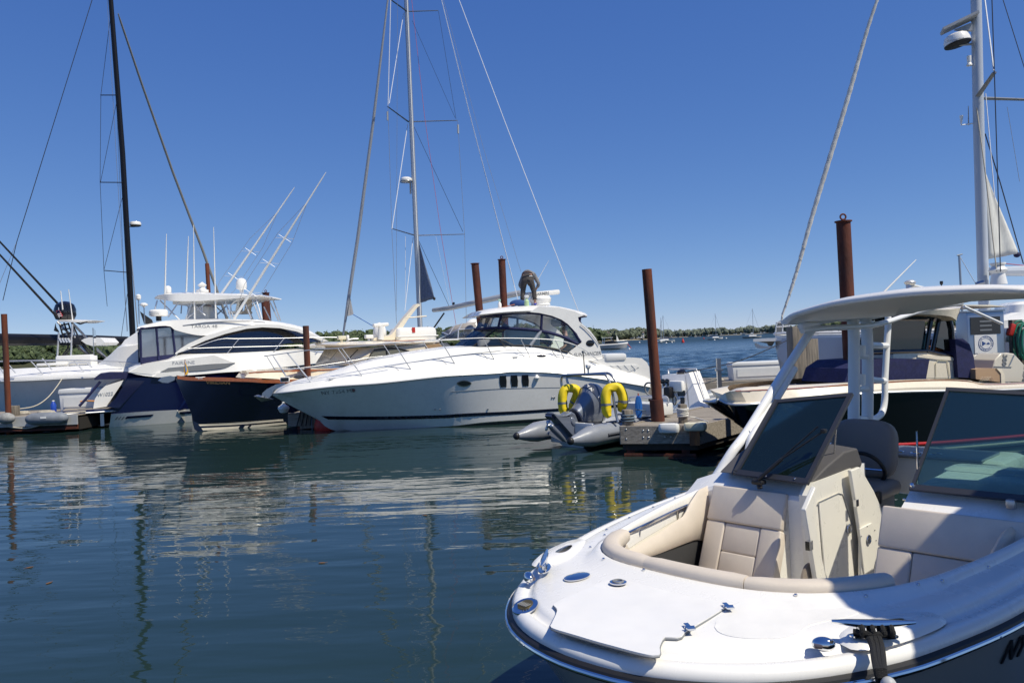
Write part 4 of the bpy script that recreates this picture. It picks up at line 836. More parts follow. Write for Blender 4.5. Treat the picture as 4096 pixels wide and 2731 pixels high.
# ================================================================ boats standing behind
def lattice(mb, pts, r): mb.tube(pts, r, 5)
def sport_fisher():
    F = Frame(-24.5, 33.7, 0)
    T = fthing('sport_fisher', 'white convertible fishing yacht, bow at the left edge, with tall flybridge and outriggers', 'motor boat', F)
    b = lambda x: lerp1([-3, -1, 2, 6, 16], [.3, 1.2, 2.0, 2.3, 2.3], x)
    sh = [F.px(Z1(x, y), -yy) for x, y, yy in ((-90, 1086, .6), (0, 1081, 1.6), (200, 1075, 2.1), (420, 1064, 2.25), (655, 1054, 2.3), (980, 1040, 2.3))] + [Vector((13.5, -2.3, 1.5))]
    mid = [Vector((p.x + .3, p.y * .86, .9)) for p in sh]; lo = [Vector((p.x + .6, p.y * .75, .0)) for p in sh]; kl = [Vector((p.x + .8, p.y * .2, -.6)) for p in sh]
    railbody([kl, lo, mid, sh], 40).build('hull', 'gel2', T, angle=20)
    d0 = [p + Vector((0, .04, .1)) for p in sh]; d1 = [Vector((p.x, p.y * .6, p.z + .45)) for p in sh]
    railbody([[p + Vector((0, 0, 0)) for p in sh], d0, d1], 40).build('deck', 'gel', T, angle=20)
    mb = MB(); mb.tube([p + Vector((0, -.03, -.05)) for p in resample(sh, 40)], .035, 6); mb.pair('rub_rail', 'gel', T)
    # cabin rising from the foredeck: a raked wedge
    c0 = [F.px(p, y) for p, y in ((Z1(640, 1000), -1.0), (Z1(800, 1010), -1.7), (Z1(980, 1000), -1.9))] + [Vector((12, -1.9, 2.3))]
    c1 = [F.px(p, y) for p, y in ((Z1(650, 992), -.8), (Z1(760, 915), -1.4), (Z1(840, 850), -1.6), (Z1(975, 828), -1.7))] + [Vector((12, -1.7, 3.9))]
    c2 = [F.px(p, y) for p, y in ((Z1(655, 990), -.4), (Z1(765, 905), -1.0), (Z1(850, 832), -1.3), (Z1(975, 820), -1.4))] + [Vector((12, -1.4, 4.0))]
    railbody([c0, c1, c2], 24).build('cabin', 'gel', T, angle=30)
    c3 = [F.px(p, y) for p, y in ((Z1(838, 845), -1.2), (Z1(975, 830), -1.5))] + [Vector((12, -1.6, 3.9))]
    c4 = [F.px(p, y) for p, y in ((Z1(870, 800), -1.0), (Z1(972, 735), -1.2))] + [Vector((9.5, -1.3, 3.95)), Vector((12, -1.3, 3.9))]
    railbody([c3, c4], 16).build('flybridge', 'gel', T, angle=30)
    # flybridge hardtop
    h0 = [F.px(p, y) for p, y in ((Z2(208, 515), -1.2), (Z2(320, 528), -1.5), (Z2(480, 530), -1.5), (Z2(650, 520), -1.5), (Z2(960, 496), -1.3))]
    h1 = [F.px(p, y) for p, y in ((Z2(206, 505), -1.2), (Z2(260, 485), -1.5), (Z2(480, 478), -1.5), (Z2(700, 488), -1.5), (Z2(962, 490), -1.3))]
    h2 = [F.px(p, y) for p, y in ((Z2(225, 490), -.9), (Z2(300, 476), -1.1), (Z2(480, 468), -1.2), (Z2(700, 476), -1.2), (Z2(945, 483), -1.0))]
    railbody([h0, h1, h2], 24, close_bottom=True).build('hardtop', 'gel', T, angle=30)
    MB().box(F.px(Z2(510, 537), 0), (1.4, 2.0, .25), bev=.05).build('overhead_box', 'gel2', T)
    for a, c in (((225, 525), (205, 600)), ((245, 525), (380, 660)), ((400, 500), (300, 640)), ((420, 495), (560, 630)), ((470, 535), (420, 660)), ((560, 545), (420, 662)), ((540, 560), (535, 610)), ((700, 535), (740, 650)), ((885, 515), (940, 655)), ((910, 505), (955, 655)), ((840, 550), (880, 650))):
        MB().tube([F.px(Z2(*a), -1.2), F.px(Z2(*c), -1.3)], .03, 5).pair('hardtop_leg', 'chrome', T)
    MB().tube([F.px(Z2(*p), -1.2) for p in ((840, 510), (770, 530), (735, 560), (740, 600), (760, 650))], .03, 6).pair('ladder_rail', 'chrome', T)
    MB().box(F.px(Z2(540, 640), .3), (1.1, 1.2, .9), bev=.1, taper=.85).build('helm_console', 'gel2', T)
    for x in (775, 835):
        c = F.px(Z2(x, 650), 0); s = MB(); s.box(c + Vector((0, 0, .25)), (.5, .6, .12), bev=.04); s.box(c + Vector((.2, 0, .62)), (.12, .6, .75), Matrix.Rotation(R(12), 3, 'Y'), bev=.04); s.build('helm_chair', 'gel2' if x == 775 else mat('tan_vinyl', (.35, .31, .26), .6), T)
    # domes and antennas
    for (u, v, s, y) in ((300, 475, .145, -.6), (813, 458, .225, -.3)):
        c = F.px(Z2(u, v), y); d = MB(); d.lathe(c + Vector((0, 0, -.1)), [(.12 * s / .3, 0), (.1 * s / .3, s * .6), (s * .9, s * .75), (s, s * 1.1), (s * 1.0, s * 2.0), (s * .8, s * 2.6), (s * .4, s * 2.85), (.02, s * 2.9)], 18); d.build('satellite_dome', 'gel', T)
    MB().lathe(F.px(Z2(540, 470), -.5), [(.25, 0), (.26, .1), (.14, .15), (.1, .22), (.19, .32), (.02, .45)], 14).build('radar_dome', 'gel', T)
    for u0, v0, u1, v1, w in ((278, 478, 289, 62, 1), (427, 465, 442, 78, 1), (485, 655, 477, 0, 2), (633, 650, 617, 15, 2)):
        MB().tube([F.px(Z2(u0, v0), -1.4), F.px(Z2(u0 + (u1 - u0) * .6, v0 + (v1 - v0) * .6), -1.4), F.px(Z2(u1, v1), -1.4)], [.035, .025, .012], 6).build('antenna', 'plasticw', T)
    MB().tube([F.px(Z2(277, 600), -1.2), F.px(Z2(278, 478), -1.4)], .03, 6).build('antenna_base', 'plasticw', T)
    ZR = zc(0, 0, .7655)
    for (pa, pb, y, nm) in ((Z2(590, 600), ZR(1540, 978), 1.6, 'a'), (Z2(760, 655), ZR(1704, 900), -1.6, 'b')):
        a, c = F.px(pa, y), F.px(pb, y); d = c - a; o = MB(); o.tube([a, a.lerp(c, .5), a.lerp(c, .95), c], [.06, .045, .025, .012], 6); o = o.build('outrigger', 'plasticw', T)
        for k in (.28, .48) if nm == 'a' else (.18, .38, .55):
            q = a.lerp(c, k); u = d.cross(Vector((0, 1, 0))).normalized(); s = MB()
            s.tube([q - u * .3, q + u * .3], .008, 4); s.tube([q - Vector((.3, .3, 0)), q + Vector((.3, .3, 0))], .008, 4); s.build('spreader', 'chrome', o)
        for sg in (-1, 1):
            u = d.cross(Vector((0, 1, 0))).normalized() * .4 * sg; MB().tube([a, a.lerp(c, .2) + u, a.lerp(c, .55) + u * .9, a.lerp(c, .8)], .008, 4).build('guy_wire', 'wire', o)
    # bow rail and fittings on the foredeck
    mb = MB(); top = [F.px(Z1(*p), -2.0) for p in ((-40, 950), (60, 947), (300, 942), (600, 942), (800, 950), (980, 962))]; mb.tube(top, .026, 6)
    for a, c in (((60, 972), (108, 1030)), ((215, 948), (300, 1038)), ((295, 930), (362, 1008)), ((515, 945), (605, 1042)), ((600, 955), (640, 990)), ((0, 990), (22, 1032)), ((830, 952), (856, 980))): mb.tube([F.px(Z1(*a), -2.0), F.px(Z1(*c), -2.0)], .022, 6)
    mb.build('bow_rail', 'chrome', T)
    mb = MB(); mb.tube([F.px(Z1(*p), 1.6) for p in ((-30, 955), (200, 948), (500, 950), (700, 958))], .022, 5); mb.build('far_bow_rail', 'chrome', T)
    mb = MB(); mb.box(F.px(Z1(535, 950), -.4), (1.6, .5, .55), bev=.08); mb.build('bench_back', 'gel', T)
    mb = MB(); P = [F.px(Z1(*p), -.7) for p in ((472, 1000), (478, 970), (500, 962), (590, 962), (625, 960), (632, 985))]; mb.tube(P, .03, 6); mb.build('bench_rail', 'chrome', T)
    MB().box(F.px(Z1(400, 968), -.3), (1.3, .9, .12), bev=.04).build('deck_cushion', 'gel', T)
    for u in (340, 700): MB().box(F.px(Z1(u, 1014 if u < 500 else 992), -.8), (1.5 if u < 500 else .9, .8, .07), bev=.03).build('deck_hatch', 'gel', T)
    for u, v in ((450, 1055), (70, 1072)): cleat('deck_cleat', T, F.px(Z1(u, v), -2.1), .45)
    rp = MB(); rd = random.Random(3)
    for k in range(3):
        c = F.px(Z1(300 + 40 * k, 1043), -1.8); rp.torus(c, .25 + .05 * k, .025, None, 18, 5, sy=.6)
    rp.build('coiled_line', 'rope', T)
    return F, T
SF, _ = sport_fisher()
T = thing('mooring_line', 'pale rope running from the fishing yacht down to the left dock', 'rope')
P = resample([SF.o + SF.px(Z1(445, 1050), -2.1), on_y(Z1(400, 1120), 31), on_y(Z1(330, 1205), 30.3), on_y(Z1(240, 1262), 29.8), on_y(Z1(110, 1284), 29.4)], 20); MB().tube(P, .022, 6).build('line', 'rope', T)
# ---------------------------------------------------------------- tower boat
def tower_boat():
    F = Frame(-22.5, 38.5, 4)
    T = fthing('tower_boat', 'fishing boat with a tubular tower, black dome and two dark leaning outriggers', 'motor boat', F)
    sh = [Vector((x, -y, z)) for x, y, z in ((-5, .1, 1.9), (-3, 1.0, 1.75), (0, 1.5, 1.6), (4, 1.6, 1.4), (6, 1.5, 1.3))]
    railbody([[Vector((p.x, p.y * .1, -.4)) for p in sh], [Vector((p.x, p.y * .8, .2)) for p in sh], sh], 20).build('hull', 'gel2', T)
    railbody([sh, [Vector((p.x, p.y * .5, p.z + .2)) for p in sh]], 20).build('deck', 'gel', T)
    t0 = [F.px(p, y) for p, y in ((Z1(402, 672), -.7), (Z1(520, 678), -.95), (Z1(652, 668), -.6))]; t1 = [F.px(p, y) for p, y in ((Z1(402, 664), -.7), (Z1(520, 664), -.95), (Z1(655, 664), -.6))]; t2 = [F.px(p, y) for p, y in ((Z1(420, 660), -.4), (Z1(520, 658), -.6), (Z1(640, 662), -.4))]
    railbody([t0, t1, t2], 12, close_bottom=True).build('tower_top', 'gel', T)
    mb = MB()
    for a, c in (((412, 680), (440, 780)), ((445, 680), (480, 780)), ((475, 682), (510, 790)), ((500, 680), (560, 810)), ((610, 672), (560, 690)), ((560, 690), (520, 672)), ((440, 780), (620, 910)), ((520, 820), (440, 930)), ((480, 850), (420, 930)), ((500, 800), (470, 850)), ((560, 810), (650, 900)), ((620, 845), (735, 925)), ((415, 700), (470, 690)), ((425, 730), (490, 720)), ((435, 760), (500, 750)), ((575, 840), (640, 920))):
        mb.tube([F.px(Z1(*a), -.7), F.px(Z1(*c), -.9)], .04, 5)
    mb.build('tower_frame', 'black', T)
    MB().tube([F.px(Z1(*p), .7) for p in ((500, 680), (570, 750), (660, 850), (738, 925))], .06, 6).pair('tower_leg', 'chrome', T)
    for u in (410, 505): MB().tube([F.px(Z1(u, 690 if u > 450 else 750), -.9), F.px(Z1(u - 12, 945), -.9)], .045, 6).build('tower_post', 'chrome', T)
    for k in range(4): MB().tube([F.px(Z1(412 + 20 * k, 790), -.9), F.px(Z1(430 + 20 * k, 820), -.9)], .07, 8).build('rod_holder', 'chrome', T)
    MB().lathe(F.px(Z1(455, 658), 0) + Vector((0, 0, -.04)), [(.25, 0), (.42, .05), (.5, .25), (.5, .55), (.42, .78), (.22, .92), (.02, .96)], 18).build('dome', 'blackgl', T)
    for a, c in (((405, 648), (-40, 165)), ((438, 585), (-40, 75))):
        MB().tube([F.px(Z1(*a), -1.0 if a[0] < 420 else 1.0), F.px(Z1(*c), -4.0 if a[0] < 420 else -2)], [.06, .04], 6).build('outrigger', 'black', T)
    for u0, v0, u1, v1 in ((437, 590, 423, 458), (522, 785, 478, 448)): MB().tube([F.px(Z1(u0, v0), -.6), F.px(Z1(u1, v1), -.6)], [.035, .018], 6).build('antenna', 'plasticw', T)
    c0 = [F.px(Z1(*p), -.9) for p in ((565, 805), (585, 792), (620, 782), (700, 786), (730, 818), (710, 836), (640, 842), (600, 830))]; MB().prism(c0, (0, 1.6, 0)).build('control_pod', 'gel', T)
    MB().box(F.px(Z1(530, 812), -.3), (1.0, 1.2, .35), bev=.05).build('helm', 'black', T)
    # folded flag and pennant
    p = [F.px(Z1(*q), -1.0) for q in ((392, 598), (412, 592), (437, 630), (432, 642), (402, 640), (396, 620))]; fl = MB().prism(p, (0, .02, 0)).build('ensign', mat('flag_red', (.45, .05, .06), .7), T)
    for k in range(3):
        q = [F.px(Z1(396 + 2 * k, 608 + 12 * k), -1.02), F.px(Z1(420 + 5 * k, 606 + 12 * k), -1.02), F.px(Z1(422 + 5 * k, 611 + 12 * k), -1.02), F.px(Z1(397 + 2 * k, 613 + 12 * k), -1.02)]; MB().prism(q, (0, .01, 0)).build('stripe', 'gel', fl)
    q = [F.px(Z1(*a), -1.03) for a in ((394, 600), (412, 594), (420, 608), (400, 616))]; MB().prism(q, (0, .01, 0)).build('canton', 'navy', fl)
    MB().tube([F.px(Z1(408, 575), -1), F.px(Z1(412, 650), -1)], .02, 5).build('flag_staff', 'chrome', T)
    MB().prism([F.px(Z1(*q), -1.0) for q in ((386, 684), (378, 722), (374, 736), (408, 748), (412, 742), (392, 712))], (0, .02, 0)).build('dark_flag', 'black', T)
    return T
tower_boat()
# ---------------------------------------------------------------- sailing yachts in the marina
ZL = zc(0, 0, .7655); ZM = zc(1300, 0, .8293); ZR2 = zc(2900, 0, .7652)
def sail_hull(T, x0, x1, bw, zb, zs, m='gel2'):
    L = x1 - x0; sh = [Vector((x0, -.02, zb)), Vector((x0 + L * .15, -bw * .5, zb - .1)), Vector((x0 + L * .4, -bw * .95, zs + .1)), Vector((x0 + L * .7, -bw, zs)), Vector((x1, -bw * .8, zs))]
    lo = [Vector((p.x + L * .06 * (1 - i / 4), p.y * .8, .05)) for i, p in enumerate(sh)]; kl = [Vector((p.x + L * .08 * (1 - i / 4), p.y * .1, -.6)) for i, p in enumerate(sh)]
    o = railbody([kl, lo, sh], 40).build('hull', m, T, angle=15)
    railbody([[p + Vector((0, 0, .02)) for p in sh], [Vector((p.x, p.y * .9, p.z + .08)) for p in sh]], 40).build('deck', 'gel', T)
    return o
def black_yacht():
    F = Frame(-21.75, 44, -98)
    T = fthing('sailing_yacht', 'black masted sailing yacht with a long black boom behind the fishing yacht', 'sailboat', F)
    sail_hull(T, -12, 6.0, 2.2, 1.9, 1.3, 'gel2')
    ms = [F.px(ZL(675, 1560), 0), F.px(ZL(640, 800), 0), F.px(ZL(578, -10), 0)]; ms[0] = Vector((ms[0].x, ms[0].y, 1.2)) + Vector((0, 0, 0))
    top = ms[2] + (ms[2] - ms[1]) * .15; bt = F.px(Z1(925, 765), 0); bt2 = Vector((bt.x, bt.y, 1.2))
    MB().tube([bt2, bt, ms[1], top], [.17, .17, .155, .13], 12, flat=.8).build('mast', 'blackmast', T)
    MB().tube([F.px(Z1(960, 720), -.16), ms[1] + Vector((.0, -.02, 0)), top + Vector((0, -.02, 0))], .03, 5).build('mast_track', 'alu', T)
    a = F.px(Z1(880, 812), 0); e = F.px(Z1(-120, 800), -.5); a = Vector((a.x, 0, a.z)); b = Vector((10, 0, a.z + .05))
    # boom and its cover run aft (towards the camera's left)
    ba = F.pxx(Z1(905, 812), .3); P = []
    for u, v, x in ((890, 815, .4), (600, 806, 3.2), (300, 804, 6.0), (60, 802, 8.2), (-150, 800, 9.6)): P.append(F.pxx(Z1(u, v), x))
    MB().tube(P, [.2, .24, .26, .28, .28], 10).build('boom', 'blackmast', T)
    MB().tube([p + Vector((0, 0, .16)) for p in P], .15, 8).build('boom_cover', 'black', T)
    t = F.px(ZL(617, 72), 0); bot = F.pxx(Z2(715, 665), -9.5); m1 = F.pxx(ZL(741, 440), -3.5)
    MB().tube([F.pxx(ZL(617, 72), -.6), F.pxx(ZL(632, 118), -.9), F.pxx(ZL(741, 440), -2.9), F.pxx(ZL(905, 905), -6.1), F.pxx(ZL(1060, 1310), -8.6), bot, F.pxx((985, 1440), -10.4)], [.03, .06, .07, .08, .09, .10, .08], 8).build('furled_jib', mat('grey_sail_cover', (.22, .22, .21), .8), T)
    for k, (tip, root) in enumerate(((ZL(527, 498), ZL(607, 498)), (ZL(523, 953), ZL(642, 954)), (ZL(543, 1413), ZL(664, 1423)))):
        MB().tube([F.px(tip, -1.2), F.px(root, 0)], .05, 6, flat=.5).build('spreader', 'black', T)
    def w(pts, m='wired', r=.014, nm='shroud'):
        MB().tube([F.px(q, y) for q, y in pts], r, 5).build(nm, m, T)
    w([(ZL(575, 105), -.3), (ZL(527, 498), -1.2), (ZL(523, 953), -1.2), (ZL(543, 1413), -1.2), (ZL(560, 1600), -1.6)])
    w([(ZL(607, 545), -.1), (ZL(525, 953), -1.2)]); w([(ZL(642, 1020), -.1), (ZL(543, 1410), -1.2)]); w([(Z1(888, 480), -.1), (Z1(845, 780), -1.0)])
    w([(ZL(560, 0), -.2), (ZL(612, 900), -.3), (Z1(885, 740), -.3)], 'wire', .012, 'halyard'); w([(ZL(590, 100), -.2), (Z1(865, 400), -.4), (Z1(890, 740), -.5)], 'wire', .012, 'halyard')
    w([(ZL(483, -5), -.5), (ZL(88, 1262), -4), (ZL(15, 1570), -5)], 'wired', .02, 'backstay'); w([(ZL(483, -5), -.5), (ZL(140, 1100), -4), (ZL(88, 1262), -4), (ZL(-10, 1500), -5)], 'wire', .012, 'backstay')
    c = F.px(ZL(708, 1172), .2); rd = MB().lathe(c, [(.2, -.1), (.3, -.06), (.31, .04), (.27, .13), (.1, .15)], 16).build('radar_dome', 'gel', T); MB().lathe(c, [(.22, -.13), (.3, -.09), (.305, -.05)], 16).build('base', 'black', rd)
    text_on('B&G', 'lettering', 'grey', rd, F.px(ZL(716, 1165), -.12), (.15, -1, 0), (0, 0, 1), .12)
    MB().tube([F.px(ZL(668, 1185), 0), F.px(ZL(705, 1185), .1)], .03, 6).build('radar_bracket', 'chromed', T)
black_yacht()
def centre_yacht():
    F = Frame(-4.9, 41, -38)
    T = fthing('sailing_yacht', 'sailing yacht with a silver mast and grey boom behind the white cruiser', 'sailboat', F)
    sail_hull(T, -6.4, 7.5, 2.0, 1.5, 1.15, 'gel2')
    bt = F.px(ZD(965, 755), 0); m1 = F.px(ZD(949, 375), 0); tp = F.px(ZD(932, -20), 0)
    MB().tube([Vector((bt.x, bt.y, 1.1)), bt, m1, tp], [.14, .14, .13, .12], 12).build('mast', 'alu', T)
    MB().tube([bt + Vector((.12, -.06, 0)), m1 + Vector((.12, -.06, 0)), tp + Vector((.12, -.06, 0))], .03, 5).build('mast_track', 'gel2', T)
    bm = [F.pxx(ZB(-260, 355), .5), F.pxx(ZB(0, 322), 2.0), F.pxx(ZB(420, 230), 3.6), F.pxx(ZB(830, 140), 5.1), F.pxx(ZB(1100, 85), 5.9)]
    MB().tube(bm, [.11, .125, .14, .145, .15], 12).build('boom', mat('silver_boom', (.42, .43, .44), .4, metal=.3), T)
    MB().tube([F.pxx(ZB(40, 260), 2.1), F.pxx(ZB(70, 240), 2.2)], .06, 6).build('boom_block', 'black', T)
    MB().tube([F.pxx(Z3(1580, 570), .6), F.pxx(Z3(1740, 340), 1.7)], .045, 8).build('boom_vang', 'black', T)
    MB().tube([F.pxx(ZD(892, -10), -1.9), F.pxx(ZD(856, 290), -3.5), F.pxx(ZD(822, 545), -5.2), F.pxx(ZD(800, 690), -6.0), F.pxx(ZD(788, 770), -6.3)], [.05, .085, .10, .10, .05], 8).build('furled_jib', 'greypaint', T)
    MB().prism([F.pxx(ZD(*p), -5.9) for p in ((804, 686), (811, 722), (798, 726))], (.02, .02, 0)).build('jib_clew', mat('dull_sail', (.3, .3, .31), .8), T)
    MB().tube([F.pxx(ZD(811, 722), -5.9), F.px(Z3(1100, 455), -1.4)], .02, 5).build('jib_sheet', 'blue', T)
    tips = {}
    for k, (l, r_, c) in enumerate(((ZD(890, 245), ZD(1050, 277), ZD(938, 280)), (ZD(900, 525), ZD(1067, 538), ZD(954, 541)), (ZD(884, -10), ZD(1006, 25), ZD(935, 27)))):
        A_, B_, C_ = F.px(l, -2.0), F.px(r_, 2.2), F.px(c, 0)
        MB().tube([C_, A_], [.06, .04], 6, flat=.5).build('spreader', 'chromed', T); MB().tube([C_, B_], [.06, .04], 6, flat=.5).build('spreader', 'chromed', T)
    for u, v in ((890, 268), (1052, 298)): MB().tube([F.px(ZD(u, v - 11), -2 if u < 900 else 2.2), F.px(ZD(u + .5, v + 9), -2 if u < 900 else 2.2)], .05, 8).build('spreader_light', 'greyl', T)
    def w(pts, m='wire', r=.012, nm='shroud'): MB().tube([F.px(q, y) for q, y in pts], r, 5).build(nm, m, T)
    w([(ZM(317, -10), -1.6), (ZM(304, 515), -2)], 'wirew', .02); w([(ZM(379, 65), 0), (ZM(310, 500), -2)], 'wirew', .018); w([(ZM(399, 600), 0), (ZM(323, 1105), -2)], 'wirew', .02); w([(ZM(425, 1145), 0), (ZM(385, 1500), -1.6)], 'wirew', .016)
    w([(ZM(304, 515), -2), (ZM(322, 1105), -2), (ZM(345, 1560), -2)]); w([(ZM(350, 0), -1), (ZM(345, 1150), -1.2), (ZM(345, 1500), -1.2)], 'wire', .009); w([(ZM(388, 1140), -.3), (ZM(388, 1480), -.6)], 'wirew', .01)
    w([(ZM(547, 55), 1.9), (ZM(632, 575), 2.2)], 'wired', .01); w([(ZM(420, 100), .1), (ZM(628, 570), 2.2)], 'wired', .009); w([(ZM(640, 580), 2.2), (ZM(673, 1128), 2.2), (ZM(682, 1560), 2)]); w([(ZM(428, 610), .1), (ZM(665, 1118), 2.2)], 'wired', .012); w([(ZM(452, 1160), .1), (ZM(600, 1480), 1.6)], 'wired', .012)
    w([(ZM(417, -10), .2), (ZM(480, 560), .6), (ZM(560, 1130), 1), (ZM(632, 1568), 1.4)], 'wirer', .012, 'halyard'); w([(ZM(535, 1140), .8), (ZM(600, 1460), 1.2)], 'wirew', .007, 'halyard')
    w([(ZM(560, -10), .5), (ZM(700, 560), .5), (ZM(940, 1480), .5)], 'wirew', .022, 'topping_lift'); w([(ZM(568, -10), .5), (ZM(760, 700), .5), (ZM(945, 1310), .5)], 'wire', .009, 'halyard'); w([(ZM(643, -10), .5), (ZM(880, 620), .5), (ZM(1050, 1060), .5), (ZM(1222, 1500), .5)], 'wirew', .018, 'backstay')
    # stowed mainsail showing behind the mast
    sl = [F.pxx(ZM(453, 1165), .25), F.pxx(ZM(490, 1300), .9), F.pxx(ZM(527, 1440), 1.7), F.pxx(ZM(500, 1452), 1.2), F.pxx(ZM(464, 1460), .25)]
    mb = MB(); rows = []
    for i in range(13):
        t = i / 12; a = sl[0].lerp(sl[4], t); b = resample([sl[0], sl[1], sl[2]], 13)[i]; rows.append([a.lerp(b, j / 8) + Vector((0, .06 * math.sin(j * 1.3 + t * 5) * t, 0)) for j in range(9)])
    mb.loft(rows, False); mb.build('mainsail', mat('blue_grey_sail', (.13, .16, .23), .75, var=.3, vs=6, stretch=(1, 1, 4)), T, solid=.01)
    MB().ell(sl[2], (.07, .07, .09)).build('clew_ring', 'black', T)
    c = F.px(ZM(392, 868), -.3); MB().lathe(c, [(.3, -.08), (.32, -.02), (.3, .06), (.22, .12), (.05, .13)], 16).build('radar_dome', 'gel', T); MB().torus(c + Vector((0, 0, -.1)), .34, .02).build('radar_guard', 'chromed', T)
    MB().tube([F.px(ZM(402, 878), -.25), F.px(ZM(412, 885), -.1), F.px(ZM(413, 935), -.1)], .05, 6).build('radar_bracket', 'greyl', T)
    # canvas spray hood
    def hood(poly, y0, d, m, nm): MB().prism([F.px(p, y0) for p in poly], (0, d, 0)).build(nm, m, T)
    return F, T
centre_yacht()
def dodger_boat():
    F = Frame(-2.9, 35.6, 8)
    T = fthing('cruising_boat', 'small cruiser with a grey canvas enclosure between the dark yacht and the white cruiser', 'motor boat', F)
    sh = [Vector((x, -y, z)) for x, y, z in ((-4, .05, 1.9), (-3, .8, 1.85), (-1, 1.3, 1.75), (4, 1.4, 1.6))]
    railbody([[Vector((p.x, p.y * .1, -.3)) for p in sh], [Vector((p.x, p.y * .8, .2)) for p in sh], sh, [Vector((p.x, p.y * .6, p.z + .3)) for p in sh]], 20).build('hull', 'gel', T)
    Zd = ZC; tc = mat('taupe_canvas', (.34, .31, .29), .85, var=.2, vs=4)
    a = [F.px(Zd(*p), y) for p, y in (((1140, 275), .6), ((1200, 270), -.9), ((1560, 270), -1.2), ((1900, 270), -1.2))]
    b = [F.px(Zd(*p), y) for p, y in (((1270, 140), .5), ((1390, 190), -.8), ((1570, 90), -1.1), ((1900, 60), -1.1))]
    c = [F.px(Zd(*p), y) for p, y in (((1400, 90), .5), ((1500, 10), -.7), ((1640, -30), -.9), ((1900, -60), -.9))]
    MB().loft([a, b], False).build('clear_panel', 'clearvinyl', T, solid=.01); MB().loft([b, c], False).build('canvas_top', tc, T, solid=.02)
    MB().loft([c, [Vector((p.x, 1.0, p.z)) for p in c]], False).build('canopy', tc, T, solid=.02)
    mb = MB(); mb.tube([a[2], b[2], c[2]], .035, 6); mb.tube([a[1], b[1], c[1]], .03, 6); mb.tube(b, .04, 6); mb.build('canopy_frame', 'chrome', T)
    MB().ell(F.px(Zd(1860, 120), 0), (.5, .5, .6)).build('dome', 'gel', T)
dodger_boat()
def right_yacht():
    F = Frame(13.4, 22, -20)
    T = fthing('sailing_yacht', 'big white sailing yacht with blue grey mast and anchor bow behind the docks', 'sailboat', F)
    f = lambda x: lerp1([-6.3, -5.6, -3, 0, 6], [.05, .45, 1.3, 2.0, 2.3], x)
    bx = F.px(Z6(335, 722), 0).x
    sh = prail(F, [(Z6(470, 712), .0), (Z6(560, 708), f), (Z6(720, 706), f), (Z6(900, 705), f), (Z6(1200, 700), f)]) + [Vector((5, -2.3, 2.0)), Vector((10, -1.9, 1.9))]
    lo = prail(F, [(Z6(475, 760), .02), (Z6(510, 860), f), (Z6(720, 945), f), (Z6(900, 945), f)]) + [Vector((2, -2.0, 0.2)), Vector((5, -2.0, .0)), Vector((10, -1.5, .0))]
    kl = [Vector((p.x + .4, p.y * .3, -.4)) for p in lo]
    railbody([kl, lo, sh], 40).build('hull', mat('pale_grey_gelcoat', (.5, .52, .56), .3, coat=.3), T, angle=15)
    d1 = [Vector((p.x, p.y * .97, p.z + .09)) for p in sh]; railbody([sh, d1, [Vector((p.x, p.y * .3, p.z + .16)) for p in sh]], 40).build('deck', 'gel', T)
    MB().tube([p + Vector((0, -.02, .06)) for p in resample(d1, 40)], .05, 6).pair('toe_rail', 'gel', T)
    MB().prism([F.px(Z6(*p), -.35) for p in ((332, 716), (560, 704), (560, 722), (470, 728), (335, 732))], (0, .7, 0)).build('bow_platform', 'gel', T)
    MB().prism([F.px(Z6(*p), -.2) for p in ((340, 742), (352, 740), (380, 756), (470, 765), (480, 770), (370, 775), (350, 768))], (0, .4, 0)).build('anchor', 'gel2', T)
    MB().prism([F.px(Z6(*p), -.05) for p in ((360, 730), (470, 728), (452, 760), (430, 758), (420, 742))], (0, .1, 0)).build('anchor_roller', 'wood', T)
    # cabin top to the right
    MB().box((3.5, 0, 2.6), (7, 2.6, .8), bev=.3, taper=.85).build('cabin', 'gel', T)
    bt = F.px(ZR2(1350, 1480), 0); m1 = F.px(ZR2(1327, 700), 0); tp = F.px(ZR2(1312, -20), 0)
    MB().tube([Vector((bt.x, 0, 2.2)), bt, m1, tp], [.165, .165, .16, .155], 16, flat=.9).build('mast', 'alupaint', T)
    # furled genoa
    pts = ((ZR2(803, -20), -2.9), (ZR2(740, 170), -3.2), (ZR2(640, 520), -3.9), (ZR2(540, 850), -4.5), (ZR2(450, 1150), -5.1), (ZR2(385, 1385), -5.5), (ZR2(330, 1560), -5.8), (Z6(518, 560), -5.95), (Z6(510, 620), -6.05))
    P = [F.px(p, 0) for p, x in pts]; fine = resample(P, 90); rr = [.045 + .028 * math.sin(math.pi * min(1, (i / 89) * 1.05)) + .006 * math.sin(i * 2.1) if i < 80 else .045 - .002 * (i - 80) for i in range(90)]
    rr = [max(.02, r_) for r_ in rr]
    MB().tube(fine, rr, 10).build('furled_genoa', mat('genoa_cover', (.62, .61, .58), .8, var=.15, vs=3, bump=.5, bs=12), T)
    hx = []
    for i in range(66 * 8, 89 * 8):
        k = i // 8; c = fine[k].lerp(fine[min(k + 1, 89)], (i % 8) / 8); a = i * 2 * math.pi / 26; hx.append(c + Vector((math.cos(a), math.sin(a), 0)) * (rr[k] + .002))
    sp = MB().tube(hx, .006, 4)
    sp.build('furling_line', 'rope', T)
    mb = MB(); q = lambda u, v, y=0: F.px(Z6(u, v), y)
    for a, c in (((480, 610), (472, 690)), ((560, 610), (556, 700)), ((520, 600), (516, 700)), ((478, 640), (560, 632)), ((480, 612), (560, 608))): mb.tube([F.px(Z6(*a), -.2), F.px(Z6(*c), -.2)], .022, 5)
    mb.build('pulpit', 'chrome', T)
